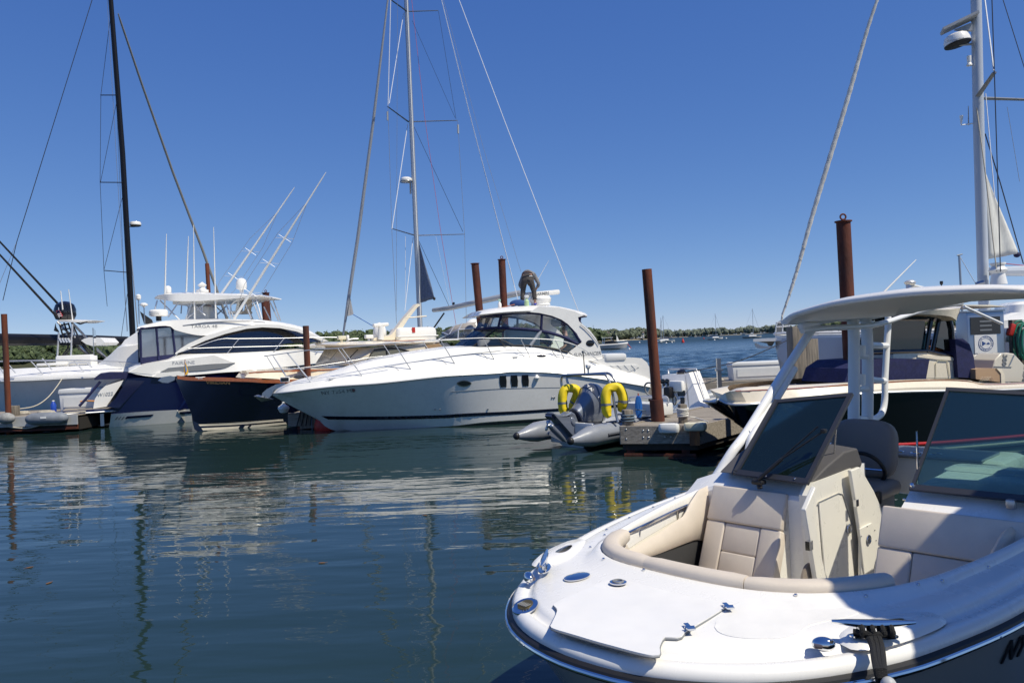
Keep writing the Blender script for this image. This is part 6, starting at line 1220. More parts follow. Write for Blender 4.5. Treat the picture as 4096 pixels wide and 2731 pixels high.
# ================================================================ inflatable tender with tilted outboard
def blob(mb, F, pts, y=0.0, n=18, cap=True, k=1.0):
    """rings of elliptical section along a path measured on the photo: (pixel, half-height in metres, half-width in metres)"""
    C = [F.px(p, y) for p, a, b in pts]; rings = []
    for i, c in enumerate(C):
        t = (C[min(i + 1, len(C) - 1)] - C[max(i - 1, 0)]).normalized(); s = Vector((0, 1, 0)); u = s.cross(t).normalized(); s = t.cross(u)
        rings.append([c + u * math.cos(2 * math.pi * j / n) * pts[i][1] + s * math.sin(2 * math.pi * j / n) * pts[i][2] for j in range(n)])
    mb.loft(rings, True, cap); return mb
def tender():
    F = Frame(1.30, 17.75, 42); ZE = zc(2120, 1500, .3349)
    T = fthing('inflatable_tender', 'grey inflatable tender with white console and steel arch moored along the finger dock', 'inflatable boat', F)
    for sgn in (1, -1):
        P = [Vector((-.95, sgn * .86, .30)), Vector((-.85, sgn * .86, .30)), Vector((-.45, sgn * .86, .32)), Vector((0, sgn * .86, .34)), Vector((2, sgn * .86, .36)), Vector((4.4, sgn * .84, .42)), Vector((5.6, sgn * .70, .52)), Vector((6.6, sgn * .30, .66)), Vector((6.8, 0, .70))]
        mb = MB(); mb.tube(resample(P, 40), [.07 if i == 0 else .13 if i == 1 else .19 if i == 2 else .235 for i in range(40)], 20); tb = mb.build('tube', 'hypalon', T)
        MB().ell(Vector((-.96, sgn * .86, .30)), (.075, .085, .085)).build('end_cap', 'black', tb)
        MB().tube(resample([p + Vector((0, sgn * .225, .0)) for p in P[3:7]], 20), .035, 6).build('rubbing_strake', 'hypdark', tb)
        for x in (.6, 1.7, 2.8, 3.9): MB().box((x, sgn * .86, .575), (.55, .22, .02), bev=.008).build('step_pad', 'hypdark', tb)
    kl = [Vector((0, 0, -.2)), Vector((4, 0, -.2)), Vector((6, 0, .3))]; ch = [Vector((0, -.65, .2)), Vector((4, -.65, .25)), Vector((6, -.1, .5))]
    railbody([kl, ch], 12).build('hull', mat('turquoise_white', (.42, .52, .52), .4), T)
    MB().box((.0, 0, .32), (.08, 1.35, .5), bev=.02).build('transom', 'gel2', T)
    c = F.ph(Z5(1610, 745), .45)
    # console: boxy, dials and throttle facing aft
    def f(u, v):                # console face leans forward as it rises
        x = 4.0
        for _ in range(12): P = F.pxx(Z5(u, v), x); x = 3.85 + .42 * (P.z - .5)
        return F.pxx(Z5(u, v), x)
    face = [f(1435, 760), f(1450, 640), f(1452, 540), f(1450, 450), f(1480, 443), f(1650, 440), f(1665, 455), f(1685, 600), f(1700, 760)]
    con = MB().prism(face, (.6, 0, 0)).build('console', 'gel', T)
    MB().prism([f(1652, 425), f(1690, 420), f(1790, 690), f(1860, 715), f(1858, 745), f(1690, 770)], (.5, 0, 0)).build('console_side', 'gel', T)
    n = Vector((-1, 0, 0)); rx = Matrix.Rotation(R(-90), 3, 'Y')
    for u, v, r in ((1461, 505, .075), (1499, 505, .075), (1472, 534, .045), (1508, 534, .045)): g = MB().lathe(f(u, v), [(r, 0), (r, .02), (r * .85, .025)], 16, rx).build('gauge', 'blackgl', T)
    MB().box(f(1600, 545) + Vector((-.08, 0, 0)), (.14, .42, .28), bev=.03).build('display_hood', 'gel', T)
    MB().box(f(1540, 600) + Vector((-.14, 0, 0)), (.2, .22, .3), bev=.04).build('throttle', 'black', T); MB().box(f(1630, 610) + Vector((-.02, 0, 0)), (.03, .22, .15)).build('switch_panel', 'blackgl', T); MB().box(f(1640, 680) + Vector((-.02, 0, 0)), (.03, .12, .2)).build('vent', 'blackgl', T)
    MB().torus(f(1575, 672) + Vector((-.06, 0, 0)), .09, .015, Matrix.Rotation(R(90), 3, 'Y'), 20, 6, sx=1.3, sy=.6).build('handset_cord', 'black', T)
    MB().torus(f(1412, 570) + Vector((-.3, 0, 0)), .2, .025, Matrix.Rotation(R(70), 3, 'Y')).build('steering_wheel', 'grey', T)
    MB().lathe(f(1588, 442) + Vector((.2, 0, 0)), [(.13, 0), (.14, .05), (.1, .1), (.02, .13)], 14).build('compass', 'blackgl', T)
    P = [f(1470, 440), f(1470, 405), f(1490, 398), f(1700, 395), f(1720, 402), f(1740, 470), f(1770, 560), f(1800, 660)]; MB().tube([p + Vector((.2, 0, 0)) for p in resample(P, 30)], .022, 8).build('console_rail', 'chrome', T)
    # leaning seat ahead of the arch
    g = lambda u, v, x=1.5: F.pxx(Z5(u, v), x)
    MB().box(g(1330, 745), (.45, 1.1, .28), bev=.04).build('seat_base', 'gel2', T)
    mb = MB(); P = [g(1150, 740), g(1165, 670), g(1200, 645), g(1470, 640), g(1500, 660), g(1510, 700)]; mb.tube(resample(P, 24), .024, 8); P = [g(1120, 650, 1.9), g(1480, 655, 1.9), g(1510, 680, 1.9)]; mb.tube(resample(P, 16), .02, 8); mb.build('seat_rail', 'chrome', T)
    MB().box((1.3, 0, .42), (2.6, 1.3, .06)).build('floor', 'greyl', T)
    # stern arch
    A1 = lambda u, v: F.pxx(Z5(u, v), .35); A2 = lambda u, v: F.pxx(Z5(u, v), .75)
    for A_, pts in ((A1, ((556, 562), (548, 500), (556, 465), (585, 450), (900, 440), (950, 450), (975, 490), (1010, 620), (1040, 800), (1058, 868))), (A2, ((640, 600), (605, 510), (600, 475), (625, 455), (925, 432), (985, 440), (1030, 490), (1065, 600), (1100, 720), (1120, 800)))):
        mb = MB(); mb.tube(resample([A_(*p) for p in pts], 50), .03, 8); mb.build('stern_arch', 'chromed', T)
    for v0, v1, u0, u1 in ((575, 575, 998, 1058), (690, 690, 1022, 1092), (800, 795, 1042, 1115)): MB().tube([A1(u0, v0), A2(u1, v1)], .022, 6).build('arch_rung', 'chrome', T)
    MB().tube([A1(760, 432), A1(745, 240)], [.014, .01], 6).build('antenna', 'black', T); MB().box(A1(745, 240), (.05, .05, .05)).build('antenna_tip', 'grey', T)
    MB().lathe(A1(790, 400), [(.015, -.1), (.02, 0), (.035, .03), (.06, .05), (.06, .11), (.04, .13)], 12).build('gps_dome', 'gel', T)
    # outboard, tilted up
    em = mat('outboard_grey', (.20, .225, .28), .3, metal=.35, coat=.6); dk = mat('outboard_dark', (.035, .045, .08), .22, coat=.7)
    q = lambda u, v, y=0.0: F.px(ZE(u, v), y)
    cw = blob(MB(), F, [(ZE(880, 232), .05, .04), (ZE(874, 238), .17, .13), (ZE(858, 252), .29, .20), (ZE(836, 270), .39, .25), (ZE(800, 300), .48, .30), (ZE(765, 332), .52, .32), (ZE(728, 364), .51, .32)], 0, n=28).build('outboard_cowl', dk, T, angle=60)
    b_ = blob(MB(), F, [(ZE(733, 360), .50, .315), (ZE(705, 385), .44, .30), (ZE(665, 415), .37, .27), (ZE(620, 450), .30, .235), (ZE(580, 480), .25, .205), (ZE(548, 505), .225, .185)], 0, n=28).build('outboard_midsection', em, T, angle=60)
    ring_ = blob(MB(), F, [(ZE(553, 500), .235, .195), (ZE(540, 510), .235, .195)], 0, n=28).build('seam_ring', dk, b_)
    lw = MB().prism([q(*p, -.13) for p in ((300, 462), (430, 482), (500, 432), (545, 460), (590, 575), (572, 640), (572, 700), (545, 742), (520, 735), (400, 590), (330, 510))], (0, .26, 0)).build('outboard_leg', em, T, angle=20); md = lw.modifiers.new('b', 'BEVEL'); md.width = .055; md.segments = 4; md.angle_limit = R(25)
    lu = MB().prism([q(*p, -.045) for p in ((330, 590), (375, 600), (500, 735), (505, 762), (430, 800), (400, 790), (262, 650), (240, 600))], (0, .09, 0)).build('lower_unit', em, T, angle=20); md = lu.modifiers.new('b', 'BEVEL'); md.width = .02; md.segments = 3
    ob = MB(); blob(ob, F, [(ZE(215, 585), .03, .03), (ZE(228, 592), .055, .055), (ZE(270, 630), .064, .064), (ZE(340, 700), .062, .062), (ZE(400, 765), .05, .05), (ZE(430, 800), .012, .012)], -.02); ob.build('gearcase', em, T, angle=60)
    MB().prism([q(*p, -.03) for p in ((196, 700), (262, 655), (345, 720), (402, 802))], (0, .02, 0)).build('skeg', em, T)
    MB().prism([q(*p, -.16) for p in ((285, 462), (300, 458), (560, 725), (548, 745), (535, 745))], (0, .30, 0)).build('cavitation_plate', em, T); MB().prism([q(*p, -.1) for p in ((250, 492), (280, 450), (310, 500), (300, 540), (265, 515))], (0, .2, 0)).build('trim_tab', dk, T)
    c = q(222, 605, -.02); pr = MB().ell(c, (.06, .05, .05)).build('propeller', 'chromed', T)
    for k in range(3):
        an = R(60 + 120 * k); d = Vector((.3 * math.sin(an), math.cos(an), math.sin(an) * .8)); MB().ell(c + d * .09, (.03, .06, .04), rot=Matrix.Rotation(an, 3, 'X')).build('blade', 'chrome', pr)
    MB().ell(q(515, 555, -.13), (.075, .03, .11), rot=Matrix.Rotation(R(-25), 3, 'Y')).build('pivot_boss', em, T)
    ob = MB(); ob.prism([q(*p, -.15) for p in ((660, 610), (740, 510), (830, 560), (925, 600), (935, 655), (835, 660), (832, 845), (655, 845), (652, 640))], (0, .3, 0)); ob.build('engine_bracket', dk, T)
    MB().tube([q(585, 610, -.1), q(650, 610, -.1), q(745, 490, -.1)], [.03, .045, .03], 8).build('tilt_ram', em, T)
    text_px(cw, 'YAMAHA', 'lettering', 'plasticw', T, ZE(735, 175), ZE(830, 262), ZE(810, 180), .115, width=1.2, bold=.002)
    # yellow horseshoe life rings on the arch
    yl = mat('yellow_vinyl', (.82, .62, .015), .5, var=.08, vs=5)
    return F, T, A1, A2, yl
TF, TT, TA1, TA2, YL = tender()
ZE2 = zc(2120, 1500, .3349)
def horseshoe(pts, xp, label, w=.075):
    T = thing('horseshoe_buoy', label, 'life ring', TF.o, TF.a, 'yellow horseshoe buoys'); P = resample([TF.pxx(ZE2(*p), x) for p, x in zip(pts, xp)], 34); rings = []; n = len(P)
    for i, c in enumerate(P):
        t = (P[min(i + 1, n - 1)] - P[max(i - 1, 0)]).normalized(); s = Vector((1, 0, 0)); s = (s - t * s.dot(t)).normalized(); u = s.cross(t); k = min(1, .55 + .16 * min(i, n - 1 - i))
        rings.append([c + (u * math.copysign(abs(math.cos(a)) ** .6, math.cos(a)) * w * k + s * math.copysign(abs(math.sin(a)) ** .6, math.sin(a)) * .095 * k) for a in [2 * math.pi * j / 16 for j in range(16)]])
    MB().loft(rings, True, True).build('foam', YL, T)
    for i in (6, n - 7): MB().loft([[c + (q - c) * 1.05 for q in r] for c, r in ((P[i], rings[i]), (P[i + 1], rings[i + 1]))], True).build('strap', 'grey', T)
    return T
horseshoe(((425, 478), (402, 430), (388, 330), (392, 235), (420, 172), (480, 155), (545, 168), (565, 220), (532, 320), (492, 430)), (.15, .15, .15, .18, .25, .35, .45, .5, .5, .5), 'yellow horseshoe buoy left of the tilted outboard', .098)
horseshoe(((945, 500), (918, 440), (905, 330), (908, 235), (938, 165), (1000, 145), (1060, 155), (1102, 230), (1112, 320), (1078, 430)), (.15, .15, .15, .18, .25, .35, .45, .5, .5, .5), 'yellow horseshoe buoy right of the tilted outboard', .10)
T = thing('blue_rope', 'bright blue rope hank hanging behind the tender post', 'rope'); a = on_y(Z5(1243, 735), 17.6)
for k in range(5):
    mb = MB(); mb.torus((a.x + .012 * (k - 2), a.y, a.z + .02 * (k % 2)), .055, .018, Matrix.Rotation(R(90), 3, 'X') @ Matrix.Rotation(R(5 * (k - 2)), 3, 'Y'), 24, 6, sx=.8 + .1 * (k % 2), sy=4.2); mb.build('loop', 'blue', T)
MB().tube([(a.x, a.y, a.z + .2), (a.x, a.y, a.z + .32)], .014, 6).build('red_tail', 'redball', T)
T = thing('mooring_line', 'blue grey line from the wrapped post to the tender seat', 'rope'); P = resample([on_y(Z5(1215, 755), 17.0), on_y(Z5(1280, 765), 17.6), on_y(Z5(1350, 785), 18.0)], 12); MB().tube(P, .012, 5).build('rope', 'ropeg', T)
# ================================================================ black hulled centre console boat
def console_boat():
    F = Frame(3.92, 14.5, 17)
    T = fthing('centre_console_boat', 'black hulled centre console boat with cream deck, teak trim and red waterline stripe', 'motor boat', F)
    b = lambda x: lerp1([0, .15, .6, 1.4, 2.5, 4, 7, 9.5], [0, .45, .8, 1.08, 1.25, 1.35, 1.38, 1.3], x)
    bl = lambda x: lerp1([0, 1, 2.5, 4, 7], [0.02, .35, .8, 1.05, 1.15], x)
    sheer = prail(F, [(Z6(118, 1100), 0.0), (Z6(150, 1120), b), (Z6(250, 1134), b), (Z6(490, 1112), b), (Z6(950, 1068), b), (Z6(1250, 1052), b), (Z6(1550, 1046), b), (Z6(1850, 1042), b)]) + [Vector((8.6, -1.3, 1.05))]
    low = [Vector((.5, -.02, .62))] + [Vector((1.1, -.2, .28)), Vector((2.2, -.65, .16)), Vector((3.5, -1.0, .12)), Vector((5, -1.14, .12)), Vector((7, -1.18, .12)), Vector((8.6, -1.15, .12))]
    stem = [Vector((.06, 0, 1.12)), Vector((.5, 0, .6)), Vector((1.1, 0, .05)), Vector((2, 0, -.3)), Vector((5, 0, -.4)), Vector((8.6, 0, -.4))]
    sh = [p.copy() for p in sheer]; lw = [Vector((.08, -.01, 1.1))] + low
    hull = railbody([stem, lw, sh], 50).build('hull', 'blackhull', T, angle=15)
    def side(t, x0=3.2, x1=8.6, z=.1): pass
    w1 = [Vector((x, -(lerp1([1.1, 2.2, 3.5, 5, 8.6], [.2, .65, 1.0, 1.14, 1.15], x) + .012 + (z - .12) * .2), z)) for x, z in ((1.4, .25), (2.2, .2), (3.5, .17), (5, .16), (7, .15), (8.6, .15))]
    mb = MB(); top = [p + Vector((0, -.02, .085)) for p in w1]; mb.loft([[p + Vector((0, -.02, 0)) for p in resample(w1, 20)], [p + Vector((0, -.02, 0)) for p in resample(top, 20)]], False); mb.pair('waterline_stripe', mat('red_stripe', (.55, .02, .015), .3, coat=.5), T, solid=.004)
    mb = MB(); bot = [p + Vector((0, .012, -.13)) for p in w1]; mb.loft([resample(bot, 20), resample(w1, 20)], False); mb.pair('bottom_stripe', 'cream', T, solid=.004)
    # cream gunwale: flange, side band and top
    g1 = prail(F, [(Z6(116, 1092), 0.0), (Z6(150, 1098), b), (Z6(300, 1108), b), (Z6(520, 1088), b), (Z6(950, 1046), b), (Z6(1300, 1020), b), (Z6(1560, 1016), b), (Z6(1850, 1020), b)]) + [Vector((8.6, -1.3, 1.12))]
    bi = lambda x: max(0, b(x) - .12)
    g2 = prail(F, [(Z6(140, 1062), -.0), (Z6(190, 1042), bi), (Z6(330, 1036), bi), (Z6(600, 1024), bi), (Z6(950, 1000), bi), (Z6(1300, 978), bi), (Z6(1560, 972), bi), (Z6(1700, 980), bi), (Z6(1850, 998), bi)]) + [Vector((8.6, -1.18, 1.2))]
    bj = lambda x: max(0, b(x) - .34)
    g3 = prail(F, [(Z6(190, 1048), 0.0), (Z6(240, 1020), bj), (Z6(380, 1012), bj), (Z6(650, 1000), bj), (Z6(950, 985), bj), (Z6(1300, 968), bj), (Z6(1560, 966), bj), (Z6(1700, 974), bj), (Z6(1850, 992), bj)]) + [Vector((8.6, -1.0, 1.2))]
    mb = MB(); mb.loft([resample(r, 50) for r in (sheer, g1, g2, g3)], False); mb.mirror(); mb.build('gunwale', 'cream', T, angle=30)
    MB().tube([p + Vector((0, -.015, .02)) for p in resample(sheer, 50)], .022, 6).pair('rub_rail', 'chrome', T)
    P = resample(g2, 60); mb = MB(); mb.loft([[p + Vector((0, -.02, -.004)) for p in P[3:]], [p + Vector((0, .02, .008)) for p in P[3:]]], False); mb.pair('teak_inlay', 'teak', T)
    # foredeck: teak nose pad, seat cushions, dark coaming pad, floor
    fd = [p for p in resample(g3, 60) if p.x < 1.0]; mb = MB(); mb.prism(fd + mir(reversed(fd)) if False else [Vector((p.x, p.y, 1.2)) for p in fd] + [Vector((p.x, -p.y, 1.2)) for p in reversed(fd)], (0, 0, .02)); mb.build('foredeck', 'cream', T)
    mb = MB(); mb.prism([Vector((.12, -.16, 1.2)), Vector((.28, -.4, 1.22)), Vector((.62, -.62, 1.23)), Vector((.62, -.42, 1.23)), Vector((.36, -.2, 1.23)), Vector((.36, .2, 1.23)), Vector((.62, .42, 1.23)), Vector((.62, .62, 1.23)), Vector((.28, .4, 1.22)), Vector((.12, .16, 1.2))], (0, 0, .012)); mb.build('teak_pad', mat('dull_teak', (.24, .10, .055), .6, var=.2, vs=8), T)
    tan = mat('tan_upholstery', (.42, .28, .17), .6, var=.05)
    MB().box((1.75, 0, 1.2), (1.7, 1.4, .12), bev=.05).build('bow_cushion', tan, T); 
    MB().tube(resample([Vector((.75, -.55, 1.26)), Vector((.7, -.3, 1.33)), Vector((.95, .3, 1.36)), Vector((1.5, .75, 1.36)), Vector((2.5, .85, 1.34))], 24), .014, 6).build('bow_handrail', 'chrome', T)
    MB().box((3.3, .62, 1.17), (1.8, .4, .14), bev=.06).build('coaming_pad', 'grey', T)
    for x, y in ((.45, -.5), (3.6, -1.22), (6.9, -1.22)): cleat('cleat', T, (x, y, 1.24), .3)
    MB().lathe((.35, 0, 1.24), [(.06, 0), (.05, .04), (.02, .06)], 12).build('deck_fitting', 'chrome', T)
    MB().ell((.62, -.2, .62), (.14, .09, .12)).build('bow_eye', 'chrome', T)
    MB().torus((2.9, -1.3, .9), .0, .0, None) if False else None
    h = hit(hull, Z6(1203, 1306), .01)
    if h: MB().lathe(h, [(.04, -.01), (.045, .008), (.03, .02)], 12, Matrix.Rotation(R(90), 3, 'X')).build('through_hull', 'chrome', T)
    # console block
    q = lambda u, v, y=-.5: F.px(Z6(u, v), y)
    con = [q(1195, 960), q(1215, 800), q(1235, 798), q(1400, 790), q(1570, 812), q(1600, 835), q(1625, 960)]
    MB().prism(con, (0, 1.05, 0)).build('console', 'cream', T, angle=20)
    MB().prism([q(*p, -.52) for p in ((1365, 815), (1580, 825), (1600, 850), (1480, 842), (1365, 828))], (0, .03, 0)).build('console_moulding', 'cream', T)
    MB().tube([q(*p, -.515) for p in ((1480, 950), (1478, 870), (1490, 850), (1550, 852), (1565, 950))], .008, 5).build('console_door', 'plasticc', T)
    MB().prism([q(*p, -.62) for p in ((905, 990), (935, 900), (1010, 848), (1200, 835), (1440, 840), (1418, 965), (1080, 985))], (0, 1.25, 0)).build('bow_seat_cover', 'canvas', T, angle=25)
    MB().prism([q(*p, -.60) for p in ((1600, 715), (1650, 712), (1690, 745), (1718, 830), (1732, 960), (1620, 955))], (0, 1.2, 0)).build('seat_cover', 'canvas', T, angle=25)
    # windshield and T-top
    MB().prism([q(*p, -.45) for p in ((1072, 790), (1090, 620), (1180, 600), (1410, 600), (1425, 780))], (0, .015, 0)).build('windshield', 'glassgreen', T)
    MB().prism([q(*p, -.46) for p in ((1475, 755), (1505, 580), (1560, 600), (1592, 800), (1480, 765))], (0, .015, 0)).build('side_window', 'glassdark', T)
    mb = MB()
    for pts in (((1000, 800), (1060, 570), (1150, 568)), ((1415, 800), (1430, 700), (1455, 565)), ((1590, 805), (1580, 650), (1560, 570)), ((1075, 800), (1420, 790), (1590, 830)), ((1060, 585), (1300, 578), (1540, 575)), ((1455, 800), (1500, 580))): mb.tube([q(*p, -.48) for p in pts], .045, 8)
    mb.build('top_frame', 'blackgl', T)
    MB().prism([q(*p, -.3) for p in ((1115, 740), (1120, 590), (1160, 590), (1158, 740))], (0, .1, 0)).build('display', 'black', T)
    MB().prism([q(*p, -.3) for p in ((1465, 770), (1500, 758), (1575, 762), (1585, 790), (1500, 788))], (0, .5, 0)).build('helm_pod', mat('orange_tan', (.45, .15, .05), .5), T)
    t0 = [q(u, v, y) for u, v, y in ((1055, 590, -.7), (1200, 565, -.9), (1400, 560, -1.0), (1560, 572, -.9), (1610, 598, -.8))]
    t1 = [q(u, v, y) for u, v, y in ((1050, 575, -.7), (1200, 545, -.95), (1400, 532, -1.05), (1560, 530, -.95), (1632, 520, -.8))]
    t2 = [q(u, v, y) for u, v, y in ((1060, 560, -.5), (1200, 528, -.7), (1400, 512, -.8), (1560, 508, -.7), (1640, 512, -.6))]
    railbody([t0, t1, t2, [Vector((p.x, p.y * .3, p.z + .03)) for p in t2]], 24, close_bottom=True).build('hardtop', 'cream', T, angle=30)
    MB().prism([q(*p, -.5) for p in ((1640, 505), (1820, 510), (1935, 512), (1830, 500), (1650, 500))], (0, 1.6, 0)).build('hardtop_wing', 'cream', T)
    MB().tube([q(1655, 512, -.9), q(1895, 620, -.9)], .03, 6).build('hardtop_strut', 'plasticw', T)
    # antennas / lights on top, aft bench, outboards
    MB().tube([q(1100, 525, -.3), q(1148, 425, -.3), q(1355, 218, -.3)], [.02, .02, .008], 6).build('antenna', 'plasticw', T)
    MB().prism([q(*p, -.72) for p in ((1728, 905), (1745, 900), (1860, 898), (1905, 925), (1915, 990), (1730, 965))], (0, 1.5, 0)).build('aft_bench', tan, T, angle=20)
    MB().prism([q(*p, -.74) for p in ((1860, 898), (1892, 902), (1912, 940), (1915, 992), (1890, 990), (1888, 930))], (0, .03, 0)).build('bench_piping', 'cream', T)
    mb = MB()
    for k in range(4): mb.tube([q(1750 + 16 * k, 985 - 3 * k, -.735), q(1775 + 16 * k, 950, -.735), q(1800 + 16 * k, 985, -.735)], .004, 4)
    mb.build('quilting', 'cream', T)
    cm = mat('cream_cowling', (.66, .61, .51), .3, coat=.4)
    for k, (y, pts) in enumerate(((.55, ((1708, 905), (1712, 830), (1735, 812), (1765, 815), (1820, 900), (1870, 905))), (-.35, ((1835, 905), (1850, 845), (1885, 806), (1925, 800), (1970, 806), (2010, 850), (2060, 905), (2070, 985), (1870, 985))))):
        P = [q(u, v, y) for u, v in pts]; e = MB().prism(P, (0, .55, 0)).build('outboard', cm, T, angle=25); md = e.modifiers.new('b', 'BEVEL'); md.width = .05; md.segments = 3
        if k == 1:
            text_on('300', 'engine_number', 'grey', e, q(1910, 845, y - .01), q(1908, 880, y) - q(1914, 820, y), (1, 0, .3), .16, bold=.004); text_on('MERCURY', 'engine_lettering', 'grey', e, q(2040, 940, y - .01), (.25, 0, 1), (-1, 0, .25), .15)
            MB().prism([q(*p, y - .012) for p in ((1968, 815), (1976, 812), (1945, 880), (1938, 880))], (0, .008, 0)).build('engine_stripe', 'chromed', e)
            MB().prism([q(*p, y - .012) for p in ((1845, 885), (1955, 888), (1955, 892), (1845, 889))], (0, .008, 0)).build('engine_seam', 'grey', e)
    # things on its roof: two chromed light and horn fittings
    MB().tube([q(u, v, -.4) for u, v in ((1300, 395), (1335, 380), (1400, 395))], .035, 8).build('crane_arm', 'gel2', T); MB().ell(q(1318, 362, -.4), (.11, .1, .06)).build('horn', 'chrome', T); MB().lathe(q(1308, 395, -.4), [(.05, -.45), (.05, -.2), (.08, -.05), (.05, 0), (.05, .08), (.09, .12)], 12).build('horn_base', 'chrome', T)
    MB().tube([q(1514, 520, -.4), q(1514, 375, -.4), q(1514, 370, -.4), q(1514, 352, -.4)], [.012, .012, .03, .03], 8).build('stern_light', 'black', T)
    return F, T
console_boat()
T = thing('workboat', 'distant dark hulled motor launch seen under the white hardtop', 'motor boat', (*P2(3344, 1335), 0), R(170)); railbody([[Vector((-4, 0, .8)), Vector((0, 0, -.2)), Vector((4, 0, .2))], [Vector((-4.2, -.1, 1.1)), Vector((0, -1.2, .9)), Vector((4, -1, .8))]], 12).build('hull', 'navydk', T); MB().box((.3, 0, 1.3), (3, 1.4, 1.0), bev=.2, taper=.8).build('cabin', 'gel', T)
# small powerboat anchored in the bay
x, y = P2(2446, 1397); FB = Frame(x, y, 176)
T = fthing('small_powerboat', 'small grey and white cuddy boat anchored off the stern of the white cruiser', 'motor boat', FB)
h0 = [Vector((-3.9, -.02, 1.25)), Vector((-2.8, -.85, 1.15)), Vector((-1, -1.2, 1.05)), Vector((2.9, -1.15, .95))]; railbody([[Vector((-3.3, 0, .3)), Vector((0, 0, -.3)), Vector((2.9, 0, -.3))], [Vector((p.x + .4 * (i == 0), p.y * .8, .2)) for i, p in enumerate(h0)], h0], 20).build('hull', 'greyl', T)
railbody([h0, [Vector((p.x, p.y, p.z + .2)) for p in h0], [Vector((p.x, p.y * .7, p.z + .3)) for p in h0]], 20).build('deck', 'gel', T)
MB().prism([(-1.6, -.9, 1.35), (1.6, -.9, 1.3), (1.4, -.9, 2.0), (-.5, -.9, 2.1)], (0, 1.8, 0)).build('windscreen', 'darkglass', T)
MB().box((.9, 0, 2.75), (2.6, 2.0, .12), bev=.05).build('hardtop', 'gel', T); mb = MB()
for a, b in (((-.3, 1.9), (.1, 2.7)), ((1.6, 1.3), (1.5, 2.7)), ((2.1, 1.2), (1.9, 2.7))): mb.tube([(a[0], -.85, a[1]), (b[0], -.85, b[1])], .04, 5)
mb.pair('hardtop_leg', 'chrome', T)
mb = MB(); mb.tube([(-3.8, 0, 2.0), (-2.5, -.8, 1.95), (-1.2, -.95, 1.8)], .03, 5); mb.pair('bow_rail', 'chrome', T); MB().box((3.2, 0, 1.0), (.5, .5, .9), bev=.12).build('outboard', 'grey', T)
MB().tube([(-3.7, 0, 1.2), (-4.6, 0, .1)], .09, 6).build('red_float', 'redball', T)
T = thing('signal_mast', 'thin leaning antenna pair at the stern of the white cruiser', 'antenna', (*P2(2395, 1400), 0)) if False else None
